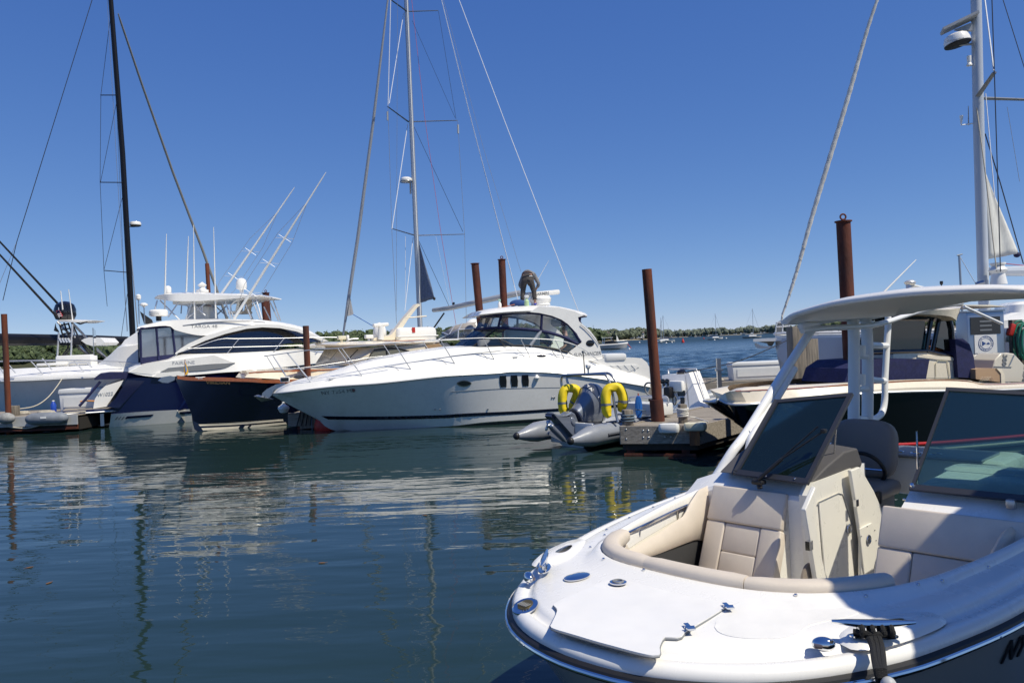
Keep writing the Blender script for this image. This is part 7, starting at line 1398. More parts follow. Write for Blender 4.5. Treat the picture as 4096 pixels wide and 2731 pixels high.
# ================================================================ foreground bowrider
def offset2(P, d):          # offset an open 2D outline inwards (towards its right-hand side as listed)
    out = []
    for i, p in enumerate(P):
        t = P[min(i + 1, len(P) - 1)] - P[max(i - 1, 0)]; t = Vector((t.x, t.y, 0)).normalized(); out.append(p + Vector((-t.y, t.x, 0)) * d)
    return out
def bevel(o, w, seg=3, ang=30):
    md = o.modifiers.new('b', 'BEVEL'); md.width = w; md.segments = seg; md.limit_method = 'ANGLE'; md.angle_limit = R(ang); return o
def bowrider():
    F = Frame(.725, 3.87, 43)
    T = fthing('bowrider', 'white open bow motorboat with beige seats and a white hardtop filling the right foreground', 'motor boat', F)
    gel = mat('bowrider_gelcoat', (.82, .805, .77), .25, coat=.15, var=.03, vs=1.5)
    crm = mat('bowrider_cream', (.80, .775, .70), .3, coat=.2, var=.03, vs=2)
    vin = mat('beige_vinyl', (.64, .565, .475), .55, var=.05, vs=5, bump=.25, bs=260)
    out = [(5.2, 1.38), (4, 1.40), (3, 1.41), (2.2, 1.37), (1.5, 1.33), (.9, 1.25), (.45, 1.14), (.12, 1.02), (-.16, .88), (-.38, .72), (-.55, .53), (-.65, .33), (-.70, .1), (-.70, -.1), (-.66, -.32), (-.56, -.52), (-.40, -.72), (-.18, -.89), (.12, -1.04), (.45, -1.15), (.9, -1.26), (1.5, -1.34), (2.2, -1.39), (3, -1.42), (4, -1.41), (5.2, -1.38)]
    inn = [(5.2, 1.12), (4, 1.13), (3, 1.14), (2.2, 1.11), (1.65, 1.06), (1.1, .96), (.72, .87), (.48, .80), (.33, .70), (.245, .56), (.215, .42), (.205, .26), (.20, .10), (.205, -.06), (.22, -.2), (.25, -.34), (.30, -.46), (.39, -.60), (.54, -.74), (.75, -.86), (1.05, -.96), (1.6, -1.06), (2.2, -1.12), (3, -1.15), (4, -1.14), (5.2, -1.12)]
    N = 150
    O = resample([Vector((x, y, 0)) for x, y in out], N); I = resample([Vector((x, y, 0)) for x, y in inn], N)
    # match the two outlines by sweeping angle so the loft stays even
    def at(P, z): return [Vector((p.x, p.y, z if not callable(z) else z(p.x))) for p in P]
    zg = lambda x: 1.03 + .02 * max(0, x) ; rise = lambda k: (lambda x: k + .03 * max(0, x - .2))
    mix = lambda t: [o.lerp(i, t) for o, i in zip(O, I)]
    rings = [at(offset2(O, .00), rise(1.035)), at(offset2(O, -.012), rise(1.05)), at(offset2(O, -.010), rise(1.085)), at(offset2(O, .012), rise(1.108)), at(offset2(O, .05), rise(1.113)), at(offset2(O, .065), rise(1.100)), at(offset2(O, .085), rise(1.102)), at(offset2(O, .10), rise(1.122)), at(offset2(O, .125), rise(1.138))]
    rings += [at(mix(.55), rise(1.145)), at(mix(.72), rise(1.148)), at(mix(.80), rise(1.152)), at(offset2(I, -.05), rise(1.175)), at(offset2(I, -.018), rise(1.188)), at(offset2(I, -.004), rise(1.182)), at(offset2(I, .004), rise(1.16)), at(offset2(I, .01), rise(1.05))]
    lin = [at(offset2(I, .012), rise(1.05)), at(offset2(I, .03), .85), at(offset2(I, .05), .52)]
    deck = MB().loft(rings, False).build('deck', gel, T, angle=50)
    # hull
    keel = []; ch = []; md = []
    for p in O:
        s = max(0, min(1, (p.x + .7) / 2.6)); keel.append(Vector((p.x + .9 * (1 - s), p.y * .02, -.35))); ch.append(Vector((p.x + .75 * (1 - s) , p.y * (.45 + .42 * s), .05))); md.append(Vector((p.x + .28 * (1 - s), p.y * (.78 + .17 * s), .62)))
    hull = MB().loft([keel, ch, md, at(offset2(O, .012), rise(1.04))], False).build('hull', mat('graphite_gelcoat', (.36, .37, .37), .22, coat=.5), T, angle=25)
    # rub rail with steel insert
    mb = MB(); P = at(offset2(O, -.012), rise(1.030)); mb.tube(P, .030, 8, flat=1.0); rr = mb.build('rub_rail', 'black', T)
    MB().tube(at(offset2(O, -.040), rise(1.030)), .011, 8).build('steel_insert', 'mirror', rr)
    for i in range(8, 142, 9): MB().ell(at(offset2(O, -.052), rise(1.03))[i], (.005, .005, .005)).build('screw', 'chromed', rr)
    # cockpit liner, floor
    MB().loft(lin, False).build('liner', crm, T)
    fl = [Vector((p.x, p.y, .52)) for p in offset2(I, .05)]; MB().prism(fl[::3], (0, 0, -.03)).build('floor', crm, T)
    MB().box((1.1, .62, .58), (.9, .62, .1)).build('footwell_box', 'blackgl', T)
    # black sheet painted as the shade of the open void under the starboard padding
    mb = MB(); Q = [p for p in offset2(I, .062) if p.y > .3 and .25 < p.x < 1.9]; mb.loft([at(Q, .54), at(Q, 1.02)], False); mb.build('recess_shade', mat('void_shade', (.02, .02, .022), .9, bump=.4, bs=200), T, solid=.004)
    # bolster cushions along the coaming (four, with gaps) and padded side panel
    def bol(i0, i1, r=.052, z=1.145, inset=.055):
        P = [Vector((p.x, p.y, z + .03 * max(0, p.x - .2))) for p in offset2(I, inset)][i0:i1]; n = len(P)
        rs = [r * min(1, .88 + .12 * min(i, n - 1 - i)) for i in range(n)]; mb = MB()
        prev = None; rings = []
        for i, p in enumerate(P):
            t = (P[min(i + 1, n - 1)] - P[max(i - 1, 0)]).normalized(); s = Vector((-t.y, t.x, 0)).normalized()
            rings.append([p + s * math.copysign(abs(math.cos(a)) ** .75, math.cos(a)) * rs[i] * 1.15 + Vector((0, 0, math.copysign(abs(math.sin(a)) ** .75, math.sin(a)) * rs[i] * .95)) for a in [2 * math.pi * j / 16 for j in range(16)]])
        mb.loft(rings, True, True); return mb.build('bolster_cushion', vin, T, angle=60)
    ix = lambda f: min(range(N), key=f)
    iA = ix(lambda k: (I[k] - Vector((.62, .84, 0))).length); iB = ix(lambda k: (I[k] - Vector((.215, .32, 0))).length); iC = ix(lambda k: (I[k] - Vector((.25, -.31, 0))).length); iD = ix(lambda k: (I[k] - Vector((.80, -.88, 0))).length)
    bol(iA, iB + 1, z=1.185, r=.050); bol(iB, iC + 1, z=1.185, r=.050); bol(iC, iD, z=1.182, r=.048)
    pt = lambda x: lerp1([.33, .5, .62, .74, 1.2, 1.6, 1.72, 1.85, 2.1], [1.20, 1.225, 1.21, 1.07, 1.08, 1.12, 1.2, 1.27, 1.28], x)
    pb = lambda x: lerp1([.33, .6, 1.2, 1.75, 2.1], [1.02, .98, .93, .90, .80], x)
    for sgn in (1, -1):
        Q = resample([Vector((x, sgn * y, 0)) for x, y in (((.33, .66), (.42, .745), (.6, .82), (.9, .90), (1.3, .975), (1.7, 1.035), (2.1, 1.07)) if sgn > 0 else ((.62, .73), (.8, .825), (1.1, .92), (1.6, 1.01), (2.1, 1.07)))], 40); mb = MB(); th = .05; rg = []
        for i, p in enumerate(Q):
            t = (Q[min(i + 1, 39)] - Q[max(i - 1, 0)]).normalized(); s = Vector((t.y, -t.x, 0)) * sgn; a, b_ = pt(p.x), pb(p.x); k = min(1, .4 + .2 * min(i, 39 - i))
            rg.append([p + s * o * k + Vector((0, 0, z)) for o, z in ((0, a - .02), (th * .5, a), (th, a - .025), (th * 1.25, (a + b_) / 2), (th, b_ + .02), (th * .4, b_), (0, b_ + .02))])
        mb.loft(rg, True, True); mb.build('side_padding', vin, T, angle=60)
    # grab rails in the recess
    for sgn in (1, -1):
        a = [Vector((x, sgn * y, 1.165)) for x, y in ((.78, .885), (1.1, .945), (1.5, 1.02), (1.74, 1.055))]; g = MB().tube(resample(a, 20), .013, 10).build('grab_rail', 'mirror', T)
        for x, y in ((.98, .925), (1.58, 1.03)): MB().tube([(x, sgn * y, 1.165), (x, sgn * (y + .01), 1.10)], .011, 8).build('rail_stanchion', 'mirror', g)
    # seats: backrest built from padded panels, base cushion
    def panel(c, w, h, th, m=vin, name='backrest_panel', ang=0, lean=38, rz=0, bev=.014, parent=T):
        rot = Matrix.Rotation(R(rz), 3, 'Z') @ Matrix.Rotation(R(lean), 3, 'Y'); return MB().box(c, (th, w, h), rot, bev=bev).build(name, m, parent, angle=60)
    def seat(yc, w, sgn):
        top = Vector((1.99, yc, 1.275)); bot = Vector((1.73, yc, .70)); ax = (top - bot); L = ax.length; u = ax.normalized(); lean = math.degrees(math.atan2(ax.x, ax.z))
        nrm = Vector((-u.z, 0, u.x)); 
        pd = lambda t, dy, w_, h_, nm='backrest_panel', th=.09: panel(bot + u * (L * t) + Vector((0, dy, 0)), w_, h_, th, lean=lean, name=nm)
        pd(.80, 0, w, L * .42, 'headrest_panel', .115); pd(.29, -w * .37, w * .262, L * .60, th=.10); pd(.29, w * .37, w * .262, L * .60, th=.10); pd(.42, 0, w * .475, L * .33); pd(.12, 0, w * .475, L * .27)
        MB().box((1.36, yc, .66), (.82, w * 1.02, .13), bev=.03).build('seat_cushion', vin, T, angle=60); MB().box((.86, yc - sgn * w * .2, .655), (.20, w * .62, .14), bev=.03).build('seat_cushion', vin, T, angle=60)
        MB().box((1.3, yc, .56), (.9, w, .12)).build('seat_base', crm, T)
        MB().prism([(1.80, yc - w / 2, .55), (1.95, yc - w / 2, .55), (1.95, yc - w / 2, 1.20), (1.93, yc - w / 2, 1.2), (1.78, yc - w / 2, .72)], (0, w, 0)).build('seat_back_shell', crm, T)
    seat(.655, .60, 1); seat(-.70, .80, -1)
    # dash mouldings between gunwale and windscreen, both sides of the walk-through
    for y0, y1 in ((.20, 1.24), (-1.26, -.40)):
        P = [Vector((1.98, y0, 1.27)), Vector((1.98, y1, 1.22)), Vector((2.9, y1, 1.22)), Vector((2.9, y0, 1.30))]; Q = [Vector((2.0, y0 + .0, 1.30)), Vector((2.0, y1 - .04, 1.25)), Vector((2.12, y1, 1.36)), Vector((2.14, y0, 1.42))]
        mb = MB(); A_ = Vector((1.96, y0, 1.27)); 
        rows = []
        for t in (0, .25, .5, .75, 1):
            y = y0 + (y1 - y0) * t; e = .10 * max(0, abs(y) - 1.0) / .25
            rows.append([Vector((1.955, y, .52)), Vector((1.955, y, 1.255 - e)), Vector((1.975, y, 1.285 - e)), Vector((2.06, y, 1.325 - e)), Vector((2.16, y, 1.38 - e)), Vector((2.9, y, 1.40 - e)), Vector((2.9, y, .52))])
        mb.loft(rows, False, False); mb.add(rows[0], [tuple(range(7))], False); mb.add(rows[-1], [tuple(reversed(range(7)))], False); mb.build('dash_moulding', gel, T, angle=30)
    # consoles either side of the walk-through, doors and hatches
    def q(u, v, y): return F.px(Z8(u, v), y)
    MB().prism([q(*p, .19) for p in ((535, 352), (500, 430), (540, 975), (830, 985), (830, 700), (795, 470), (768, 262))], (0, .06, 0)).build('console_wall', crm, T)
    pn = MB().prism([q(*p, .175) for p in ((575, 466), (690, 416), (712, 420), (768, 600), (790, 960), (640, 972), (610, 900))], (0, .012, 0)).build('console_door', crm, T); bevel(pn, .006)
    MB().tube([q(*p, .172) for p in ((572, 468), (690, 414), (714, 420), (772, 600))], .004, 5).build('door_gap', 'grey', pn)
    def ring(c, r, parent, nrm=(0, -1, 0)):
        rt = Vector(nrm).to_track_quat('Z', 'Y').to_matrix(); o = MB().torus(c, r, r * .22, rt, 24, 8).build('latch_ring', 'mirror', parent); MB().lathe(c, [(r * .82, -.004), (r * .8, .004), (r * .3, .006)], 16, rt).build('latch', 'chromed', o)
    ring(q(756, 630, .165), .03, pn)
    dr = MB().prism([q(*p, .10) for p in ((552, 372), (490, 515), (566, 975), (628, 978), (532, 515), (560, 420))], (0, .035, 0)).build('open_door', crm, T); bevel(dr, .008)
    MB().box(q(512, 730, .085), (.05, .03, .06)).build('hinge', 'mirror', dr)
    d2 = MB().prism([q(*p, .12) for p in ((768, 276), (822, 254), (905, 395), (962, 520), (955, 690), (925, 860), (930, 975), (832, 985), (832, 700), (798, 470))], (0, .03, 0)).build('console_door', crm, T); bevel(d2, .008)
    h2 = MB().prism([q(*p, .108) for p in ((820, 630), (892, 594), (920, 640), (930, 700), (922, 885), (852, 938))], (0, .01, 0)).build('access_hatch', crm, d2); bevel(h2, .004)
    ring(q(876, 695, .10), .03, d2); MB().box(q(798, 472, .108), (.045, .02, .05)).build('hinge', 'mirror', d2)
    for u, v in ((866, 614), (912, 638), (920, 700), (902, 912), (830, 675)): MB().ell(q(u, v, .104), (.005, .004, .005)).build('screw', 'grey', h2)
    MB().lathe(q(505, 935, .17), [(.11, 0), (.11, .015), (.09, .02)], 24, Matrix.Rotation(R(90), 3, 'X')).build('speaker', mat('speaker_grille', (.35, .29, .24), .7, bump=1, bs=400), T)
    MB().prism([Vector((2.0, -.44, .52)), Vector((2.0, -.44, 1.26)), Vector((3.2, -.44, 1.38)), Vector((3.2, -.44, .52))], (0, -.05, 0)).build('console_wall', crm, T)
    # helm: dark dash hood, wheel, seat, VHF microphone
    dkv = mat('charcoal_vinyl', (.075, .072, .075), .65, bump=.2, bs=250)
    hood = MB(); rows = []
    for y, k in ((.20, 0), (.40, 1), (.72, 1), (.95, .8)): rows.append([Vector((2.02, y, 1.385)), Vector((2.25, y, 1.46 + .02 * k)), Vector((2.55, y, 1.53 + .03 * k)), Vector((2.78, y, 1.53 + .02 * k)), Vector((2.86, y, 1.40)), Vector((2.8, y, 1.35))])
    hood.loft(rows, True, True); bevel(hood.build('dash_hood', dkv, T, angle=40), .012)
    wh = MB().torus(F.px(Z8(850, 265), .48), .165, .017, Matrix.Rotation(R(62), 3, 'Y'), 40, 10).build('steering_wheel', 'black', T)
    for a in (30, 150, 270):
        rt = Matrix.Rotation(R(62), 3, 'Y'); MB().tube([F.px(Z8(850, 265), .48), F.px(Z8(850, 265), .48) + rt @ Vector((.16 * math.cos(R(a)), .16 * math.sin(R(a)), 0))], .009, 6).build('spoke', 'mirror', wh)
    sv = mat('grey_vinyl', (.26, .24, .225), .6, bump=.2, bs=250)
    def back(cx, cy, w, h, z0, rz, lean=12):
        prof = []; rot = Matrix.Rotation(R(rz), 3, 'Z') @ Matrix.Rotation(R(lean), 3, 'Y'); n = 26; ring0 = []
        for i in range(n): a = 2 * math.pi * i / n; ring0.append(Vector((0, w / 2 * math.copysign(abs(math.cos(a)) ** .55, math.cos(a)), h / 2 * math.copysign(abs(math.sin(a)) ** .6, math.sin(a)))))
        mb = MB(); rings = []
        for x, k in ((-.07, .82), (-.065, .93), (-.04, 1.0), (.04, 1.0), (.06, .95), (.065, .85)): rings.append([Vector((cx, cy, z0 + h / 2)) + rot @ (p * k + Vector((x, 0, 0))) for p in ring0])
        mb.loft(rings, True, True); return mb.build('seat_back', sv, T, angle=60)
    c1 = F.px(Z8(830, 160), .52); c2 = F.px(Z8(1010, 310), .50)
    back(c1.x + .15, .56, .56, .52, 1.12, 0); MB().box((c1.x - .10, .52, 1.08), (.5, .56, .13), bev=.055).build('helm_seat', sv, T, angle=60); MB().box((c1.x - .05, .52, .80), (.36, .44, .5), bev=.03).build('helm_seat_base', 'grey', T)
    MB().tube(resample([F.px(Z8(*p), .3) for p in ((905, 400), (915, 470), (930, 500))], 8), .02, 8).build('microphone_clip', 'black', T)
    m_ = F.px(Z8(935, 440), .14); MB().box(m_, (.05, .045, .10), bev=.015).build('vhf_microphone', 'black', T); MB().tube(resample([m_ + Vector((0, 0, -.04)), F.px(Z8(935, 540), .14), F.px(Z8(962, 600), .14), F.px(Z8(955, 660), .14)], 16), .005, 6).build('microphone_cord', 'black', T)
    MB().box((3.5, -.70, .85), (1.1, .8, .55), bev=.08).build('port_lounge', sv, T); MB().box((3.0, -.72, 1.25), (.3, .75, .35), bev=.07).build('port_lounge_back', gel, T)
    MB().box((4.4, .1, 1.12), (.7, 1.1, .35), bev=.06).build('wet_bar', crm, T); cpan = MB().box((4.25, .1, 1.305), (.5, .8, .015), bev=.005).build('counter_top', mat('counter_blue', (.25, .28, .32), .4), T)
    for k in range(3): MB().torus((4.15 + .0 * k, .42 - .16 * k, 1.315), .045, .006, None, 20, 6).build('cup_holder', 'mirror', cpan)
    # windscreens: flat framed panes, swept back
    def pane(BL, BR, TR, TL, m='glassgreen', fm='frame'):
        g = MB(); n = (BR - BL).cross(TL - BL).normalized(); g.prism([BL, BR, TR, TL], n * .006); o = g.build('windscreen_pane', m, T)
        mb = MB()
        for a, b_, w, t in ((BL, BR, .020, .012), (BR, TR, .017, .012), (TR, TL, .015, .010), (TL, BL, .010, .010)):
            d = (b_ - a).normalized(); s = n.cross(d).normalized(); rg = [[p + s * i * w + n * j * t + n * .003 for i, j in ((-1, -1), (1, -1), (1, 1), (-1, 1))] for p in (a - d * w * .8, b_ + d * w * .8)]; mb.loft(rg, True, True, smooth=False)
        mb.build('windscreen_frame', mat('black_anodised', (.06, .062, .07), .4, metal=.4), o); return o, n
    BL = F.px((2952, 1889), .80); BR = F.px((3229, 1927), .19); TR = F.pxx(Z6(945, 1068), 2.52); TL = F.pxx(Z6(490, 1108), 2.42)
    BL, BR = F.pxx((2952, 1889), 2.0), F.pxx((3229, 1927), 1.93)
    ws, n1 = pane(BL, BR, TR, TL)
    cr = MB(); S1 = F.pxx(Z6(252, 1560), 2.05); 
    # wing panes running aft along both sides
    pane(Vector((3.6, 1.12, 1.36)), BL + Vector((.0, .02, 0)), TL + Vector((0, .02, 0)), Vector((3.6, 1.0, 1.72)))
    pBL, pTL = F.pxx((3650, 1950), 2.08), F.pxx(Z6(1556, 1034), 2.62)
    pBR, pTR = F.pxx(Z8(1900, 458), 2.10), F.pxx(Z6(2150, 1066), 2.70)
    ps, n2 = pane(pBL, pBR, pTR, pTL); pane(pBR + Vector((.02, -.02, 0)), Vector((3.7, -1.15, 1.36)), Vector((3.7, -1.03, 1.75)), pTR + Vector((.02, -.02, 0)))
    MB().tube([pBL + Vector((.1, 0, .0)), pBL + Vector((.06, -.02, .36))], .007, 8).build('windscreen_stay', 'mirror', ps); MB().tube([F.pxx(Z6(840, 1440), 2.5), F.pxx(Z6(855, 1275), 2.4)], .006, 8).build('windscreen_stay', 'mirror', ws)
    MB().box(F.pxx(Z8(1740, 480), 2.04), (.05, .05, .06), bev=.01).build('windscreen_latch', 'chromed', ps)
    MB().lathe(F.pxx(Z8(1140, 365), 2.0), [(.014, -.01), (.014, .01), (.006, .016)], 10, Matrix.Rotation(R(-70), 3, 'Y')).build('frame_screw', 'mirror', ps)
    for u, v in ((250, 308), (425, 325)): MB().ell(F.pxx(Z8(u, v), 1.93), (.007, .007, .007)).build('frame_screw', 'mirror', ws)
    # wiper
    w0 = F.pxx(Z8(205, 345), 1.93); wp = MB(); wp.box(w0, (.07, .09, .035), bev=.012); wp.tube([w0, w0 + Vector((-.02, -.02, -.04))], .02, 8); wp = wp.build('wiper_base', 'black', T); a = F.pxx(Z8(200, 330), 1.90); b_ = F.pxx(Z8(345, 205), 1.98); c = F.pxx(Z8(600, 35), 2.12)
    MB().tube([a, b_], .014, 8).build('wiper_arm', 'black', wp); MB().tube([b_, c], .007, 6).build('wiper_rod', 'black', wp); MB().tube([a + Vector((.02, 0, .01)), c + Vector((.0, .04, .03))], .006, 6).build('wiper_rod', 'black', wp); MB().box(c, (.04, .04, .03), bev=.01).build('wiper_tip', 'black', wp)
    # hardtop: thin white shell, curved front edge, two-tone underside
    ft = [(3.22, 1.06, 2.545), (3.0, 1.0, 2.575), (2.75, .8, 2.60), (2.55, .5, 2.63), (2.45, .2, 2.65), (2.43, 0, 2.655), (2.45, -.2, 2.655), (2.55, -.5, 2.65), (2.75, -.8, 2.63), (3.0, -1.0, 2.60), (3.22, -1.06, 2.57)]
    side = [(4.0, 1.09, 2.56), (5.3, 1.05, 2.56), (5.5, .9, 2.60), (5.55, .3, 2.66), (5.55, -.3, 2.66), (5.5, -.9, 2.62), (5.3, -1.05, 2.58), (4.0, -1.09, 2.58)]
    # outline measured from the photo on the leading edge
    Ed = [F.pxx(Z6(505, 602), 3.22)]
    ft = [(3.22, 1.06, F.px(Z6(505, 602), 1.06).z)]
    lead = [Z6(*p) for p in ((560, 560), (700, 515), (850, 478), (1050, 448), (1300, 418), (1600, 400), (1850, 392), (2032, 395))]
    xs = [3.52, 3.36, 3.22, 3.12, 3.06, 3.05, 3.08, 3.12]; pts = [F.px(Z6(508, 600), 1.17)] + [F.pxx(p, x) for p, x in zip(lead, xs)]
    last = pts[-1]; pts += [Vector((3.3, -1.05, last.z - .005)), Vector((3.6, -1.15, last.z - .01))]
    full = pts + [Vector((4.2, -1.17, last.z - .02)), Vector((5.3, -1.06, last.z - .02)), Vector((5.55, -.5, last.z + .02)), Vector((5.55, .5, last.z + .02)), Vector((5.3, 1.08, 2.58)), Vector((4.3, 1.17, 2.57)), pts[0] + Vector((.3, .03, 0))]
    E = resample(full + [full[0]], 90)[:-1]; ctr = Vector((4.0, 0, 0))
    def sc(k, dz): return [Vector((4.0 + (p.x - 4.0) * k, p.y * k, p.z + dz)) for p in E]
    ht = MB().loft([sc(.25, .050), sc(.7, .042), sc(.9, .030), sc(.98, .012), sc(1.0, -.004), sc(1.004, -.018), sc(.995, -.034), sc(.965, -.040)], True); ht.add(sc(.25, .050), [tuple(range(len(E)))], True); ht.build('hardtop', gel, T, angle=50)
    un = MB().loft([sc(.965, -.041), sc(.94, -.024), sc(.80, -.018), sc(.25, -.006)], True); un.add(sc(.25, -.006), [tuple(range(len(E)))], True); un.build('hardtop_underside', mat('liner_grey', (.76, .75, .70), .5), T, angle=50)
    pc = mat('white_powder_coat', (.80, .80, .79), .28, coat=.3)
    # frame tubes
    y1 = 1.12
    def ft_(name, pts, r, y=y1, n=12, flat=None): return MB().tube(resample([F.px(p, y) for p in pts], 30), r, n, flat=flat).build(name, pc, T)
    bs = F.ph(Z7(1772, 92), 1.185); 
    P = [bs, F.px(Z6(200, 1425), 1.13), F.px(Z6(300, 1290), 1.12), F.px(Z6(520, 935), 1.1), F.px(Z6(660, 720), 1.08), F.px(Z6(735, 610), 1.06), F.px(Z6(800, 585), 1.0), F.px(Z6(960, 560), .95)]
    P[-2:] = [F.px(Z6(800, 590), 1.03), F.px(Z6(950, 565), .98)]
    tb = MB().tube(resample(P, 44), .040, 14).build('hardtop_leg', pc, T)
    bs2 = F.ph(Z7(2012, 98), 1.24); P = [bs2, F.px(Z6(300, 1450), 1.02), F.px(Z6(318, 1360), 1.03), F.px(Z6(345, 1300), 1.05), F.px(Z6(440, 1150), 1.08), F.px(Z6(590, 900), 1.07)]
    MB().tube(resample(P, 36), .036, 14).build('hardtop_leg', pc, T)
    for b0 in (bs, bs2): 
        fp = MB().lathe(b0 + Vector((0, 0, -.012)), [(.085, 0), (.085, .012), (.05, .018)], 20).build('leg_foot', pc, tb)
        for k in range(4): MB().ell(b0 + Vector((.065 * math.cos(k * 1.57 + .7), .065 * math.sin(k * 1.57 + .7), .004)), (.009, .009, .005)).build('foot_screw', 'mirror', tb)
    for u, v in ((532, 932), (322, 1290)): MB().tube([F.px(Z6(u - 22, v + 14), 1.1), F.px(Z6(u + 24, v - 8), 1.1)], .03, 10).build('tube_joint', pc, tb)
    ft_('top_tube', [Z6(735, 615), Z6(650, 630), Z6(610, 650), Z6(640, 662), Z6(760, 648), Z6(950, 638), Z6(1060, 632), Z6(1180, 605), Z6(1300, 565), Z6(1450, 520), Z6(1640, 490)], .028, .98)
    lg = ft_('rear_leg', [Z6(962, 1330), Z6(966, 1000), Z6(965, 700), Z6(955, 565)], .062, 1.05, flat=.55); lg2 = ft_('rear_leg', [Z6(1048, 1330), Z6(1052, 1000), Z6(1048, 700), Z6(1035, 558)], .062, 1.05, flat=.55)
    ft_('ladder_frame', [Z6(1176, 528), Z6(1180, 620), Z6(1172, 760), Z6(1160, 980), Z6(1158, 1100), Z6(1140, 1180), Z6(1090, 1218), Z6(1060, 1222)], .034, 1.05)
    for a, b2 in (((1060, 752), (1172, 758)), ((990, 822), (1050, 822)), ((1060, 968), (1160, 978)), ((990, 1028), (1050, 1026)), ((990, 1216), (1060, 1216)), ((960, 560), (1200, 540))): MB().tube([F.px(Z6(*a), 1.05), F.px(Z6(*b2), 1.05)], .034, 10).build('rung', pc, lg)
    for v in (755, 935): MB().tube([F.px(Z6(1008, v), 1.0), F.px(Z6(1008, v + 70), 1.0)], .05, 10).build('rod_holder', pc, lg2)
    MB().box(F.px(Z6(1103, 548), .9), (.06, .1, .03), bev=.01).build('spreader_light', 'chromed', T)
    # anchor locker lid with hinges
    L = [F.ph(Z7(*p), 1.15) for p in ((590, 985), (620, 1028), (580, 1125), (578, 1158), (760, 1215), (1000, 1285), (1360, 1370), (1395, 1290), (1432, 1228), (1500, 1232), (1555, 1225), (1600, 1180), (1750, 1090), (1900, 1000), (2008, 945), (1995, 920), (1930, 905), (1500, 820), (1170, 757), (1120, 758), (1000, 800), (800, 880), (650, 945))]
    sm = resample([Vector((p.x, p.y, 0)) for p in L] + [Vector((L[0].x, L[0].y, 0))], 110)[:-1]
    lid = MB().prism([Vector((p.x, p.y, 1.144)) for p in sm], (0, 0, .012)).build('locker_lid', mat('lid_gelcoat', (.79, .78, .76), .35, var=.03, bump=.12, bs=300), T, angle=50); bevel(lid, .009, 3, 50)
    gap = MB().tube([Vector((p.x, p.y, 1.147)) for p in sm] + [Vector((sm[0].x, sm[0].y, 1.147))], .0045, 6).build('lid_gasket', 'grey', lid)
    def hinge(pix, rz):
        c = F.ph(pix, 1.168); rot = Matrix.Rotation(rz, 3, 'Z'); h = MB(); h.box(c, (.085, .022, .005), rot); h.box(c + rot @ Vector((.03, 0, .004)), (.03, .036, .007), rot); h = h.build('hinge', 'mirror', lid)
        MB().tube([c + rot @ Vector((.012, -.022, .004)), c + rot @ Vector((.012, .022, .004))], .005, 8).build('hinge_pin', 'mirror', h)
    hinge(Z7(1905, 985), R(-128)); hinge(Z7(1612, 1142), R(-128))
    # deck fittings
    def disc(pix, h, r, name, prof, m='mirror', tilt=None, sx=1, sy=1):
        c = F.ph(pix, h); return MB().lathe(c, prof, 28, tilt, sx=sx, sy=sy).build(name, m, T), c
    o, c = disc(Z7(380, 993), 1.118, .07, 'horn', [(.068, 0), (.068, .008), (.058, .014), (.045, .012)], tilt=Matrix.Rotation(R(-18), 3, 'Y')); 
    for k in range(5): MB().tube([c + Vector((-.03 + .0 * k, -.028 + .014 * k, .014 + .012 - .01)), c + Vector((.03, -.028 + .014 * k, .006 + .012))], .003, 5).build('grille_bar', 'grey', o)
    MB().lathe(c + Vector((0, 0, .012)), [(.042, 0), (.04, .003), (.01, .004)], 20, Matrix.Rotation(R(-18), 3, 'Y')).build('grille', mat('horn_grille', (.12, .10, .05), .5, metal=.5), o)
    o, c = disc(Z7(770, 768), 1.15, .07, 'deck_plate', [(.088, 0), (.088, .006), (.07, .012), (.03, .015)], sy=.62); 
    o, c = disc(Z7(1080, 810), 1.166, .04, 'lid_latch', [(.045, 0), (.045, .006), (.032, .008)]); MB().torus(c + Vector((0, 0, .008)), .026, .006).build('latch_ring', 'grey', o)
    # navigation lights
    for pix, rz, nm in ((Z8(600, 1345), R(-60), 1), (Z7(405, 782), R(60), 0)):
        c = F.ph(pix, 1.15); rot = Matrix.Rotation(rz, 3, 'Z'); nl = MB(); nl.ell(c + Vector((0, 0, .010)), (.047, .028, .030), 20, 12, rot); nl = nl.build('navigation_light', 'mirror', T)
        MB().box(c + rot @ Vector((-.022, -.012, .008)), (.035, .036, .02), rot, bev=.006).build('lens', mat('smoked_lens', (.10, .08, .09), .1, coat=1), nl)
    # raised cleat pads and cleats
    def bigcleat(c, rz):
        rot = Matrix.Rotation(rz, 3, 'Z'); mb = MB(); L_ = .33
        mb.tube([c + rot @ Vector((x * L_, 0, .052 + .02 * abs(x))) for x in (-.5, -.3, -.1, .1, .3, .5)], [.007, .014, .018, .018, .014, .007], 10)
        for x in (-.055, .055): mb.tube([c + rot @ Vector((x, 0, 0)), c + rot @ Vector((x, 0, .05))], .011, 10)
        mb.lathe(c, [(.035, 0), (.035, .006), (.02, .01)], 16, rot, sx=2.8); return mb.build('cleat', 'mirror', T)
    for sgn in (1, -1):
        pad = [(-.02, .93), (.02, .99), (.22, 1.07), (.50, 1.12), (.60, 1.06), (.42, .93), (.2, .84), (.04, .84)]
        P = resample([Vector((x, sgn * y, 0)) for x, y in pad + pad[:1]], 40)[:-1]; c0 = sum(P, Vector()) / 40; rg = [[Vector((c0.x + (p.x - c0.x) * k, c0.y + (p.y - c0.y) * k, z)) for p in P] for k, z in ((1.0, 1.128), (.93, 1.142), (.80, 1.158), (.3, 1.162))]
        mb = MB().loft(rg, True); mb.add(rg[-1], [tuple(range(40))], True); mb.build('cleat_pad', gel, T, angle=60)
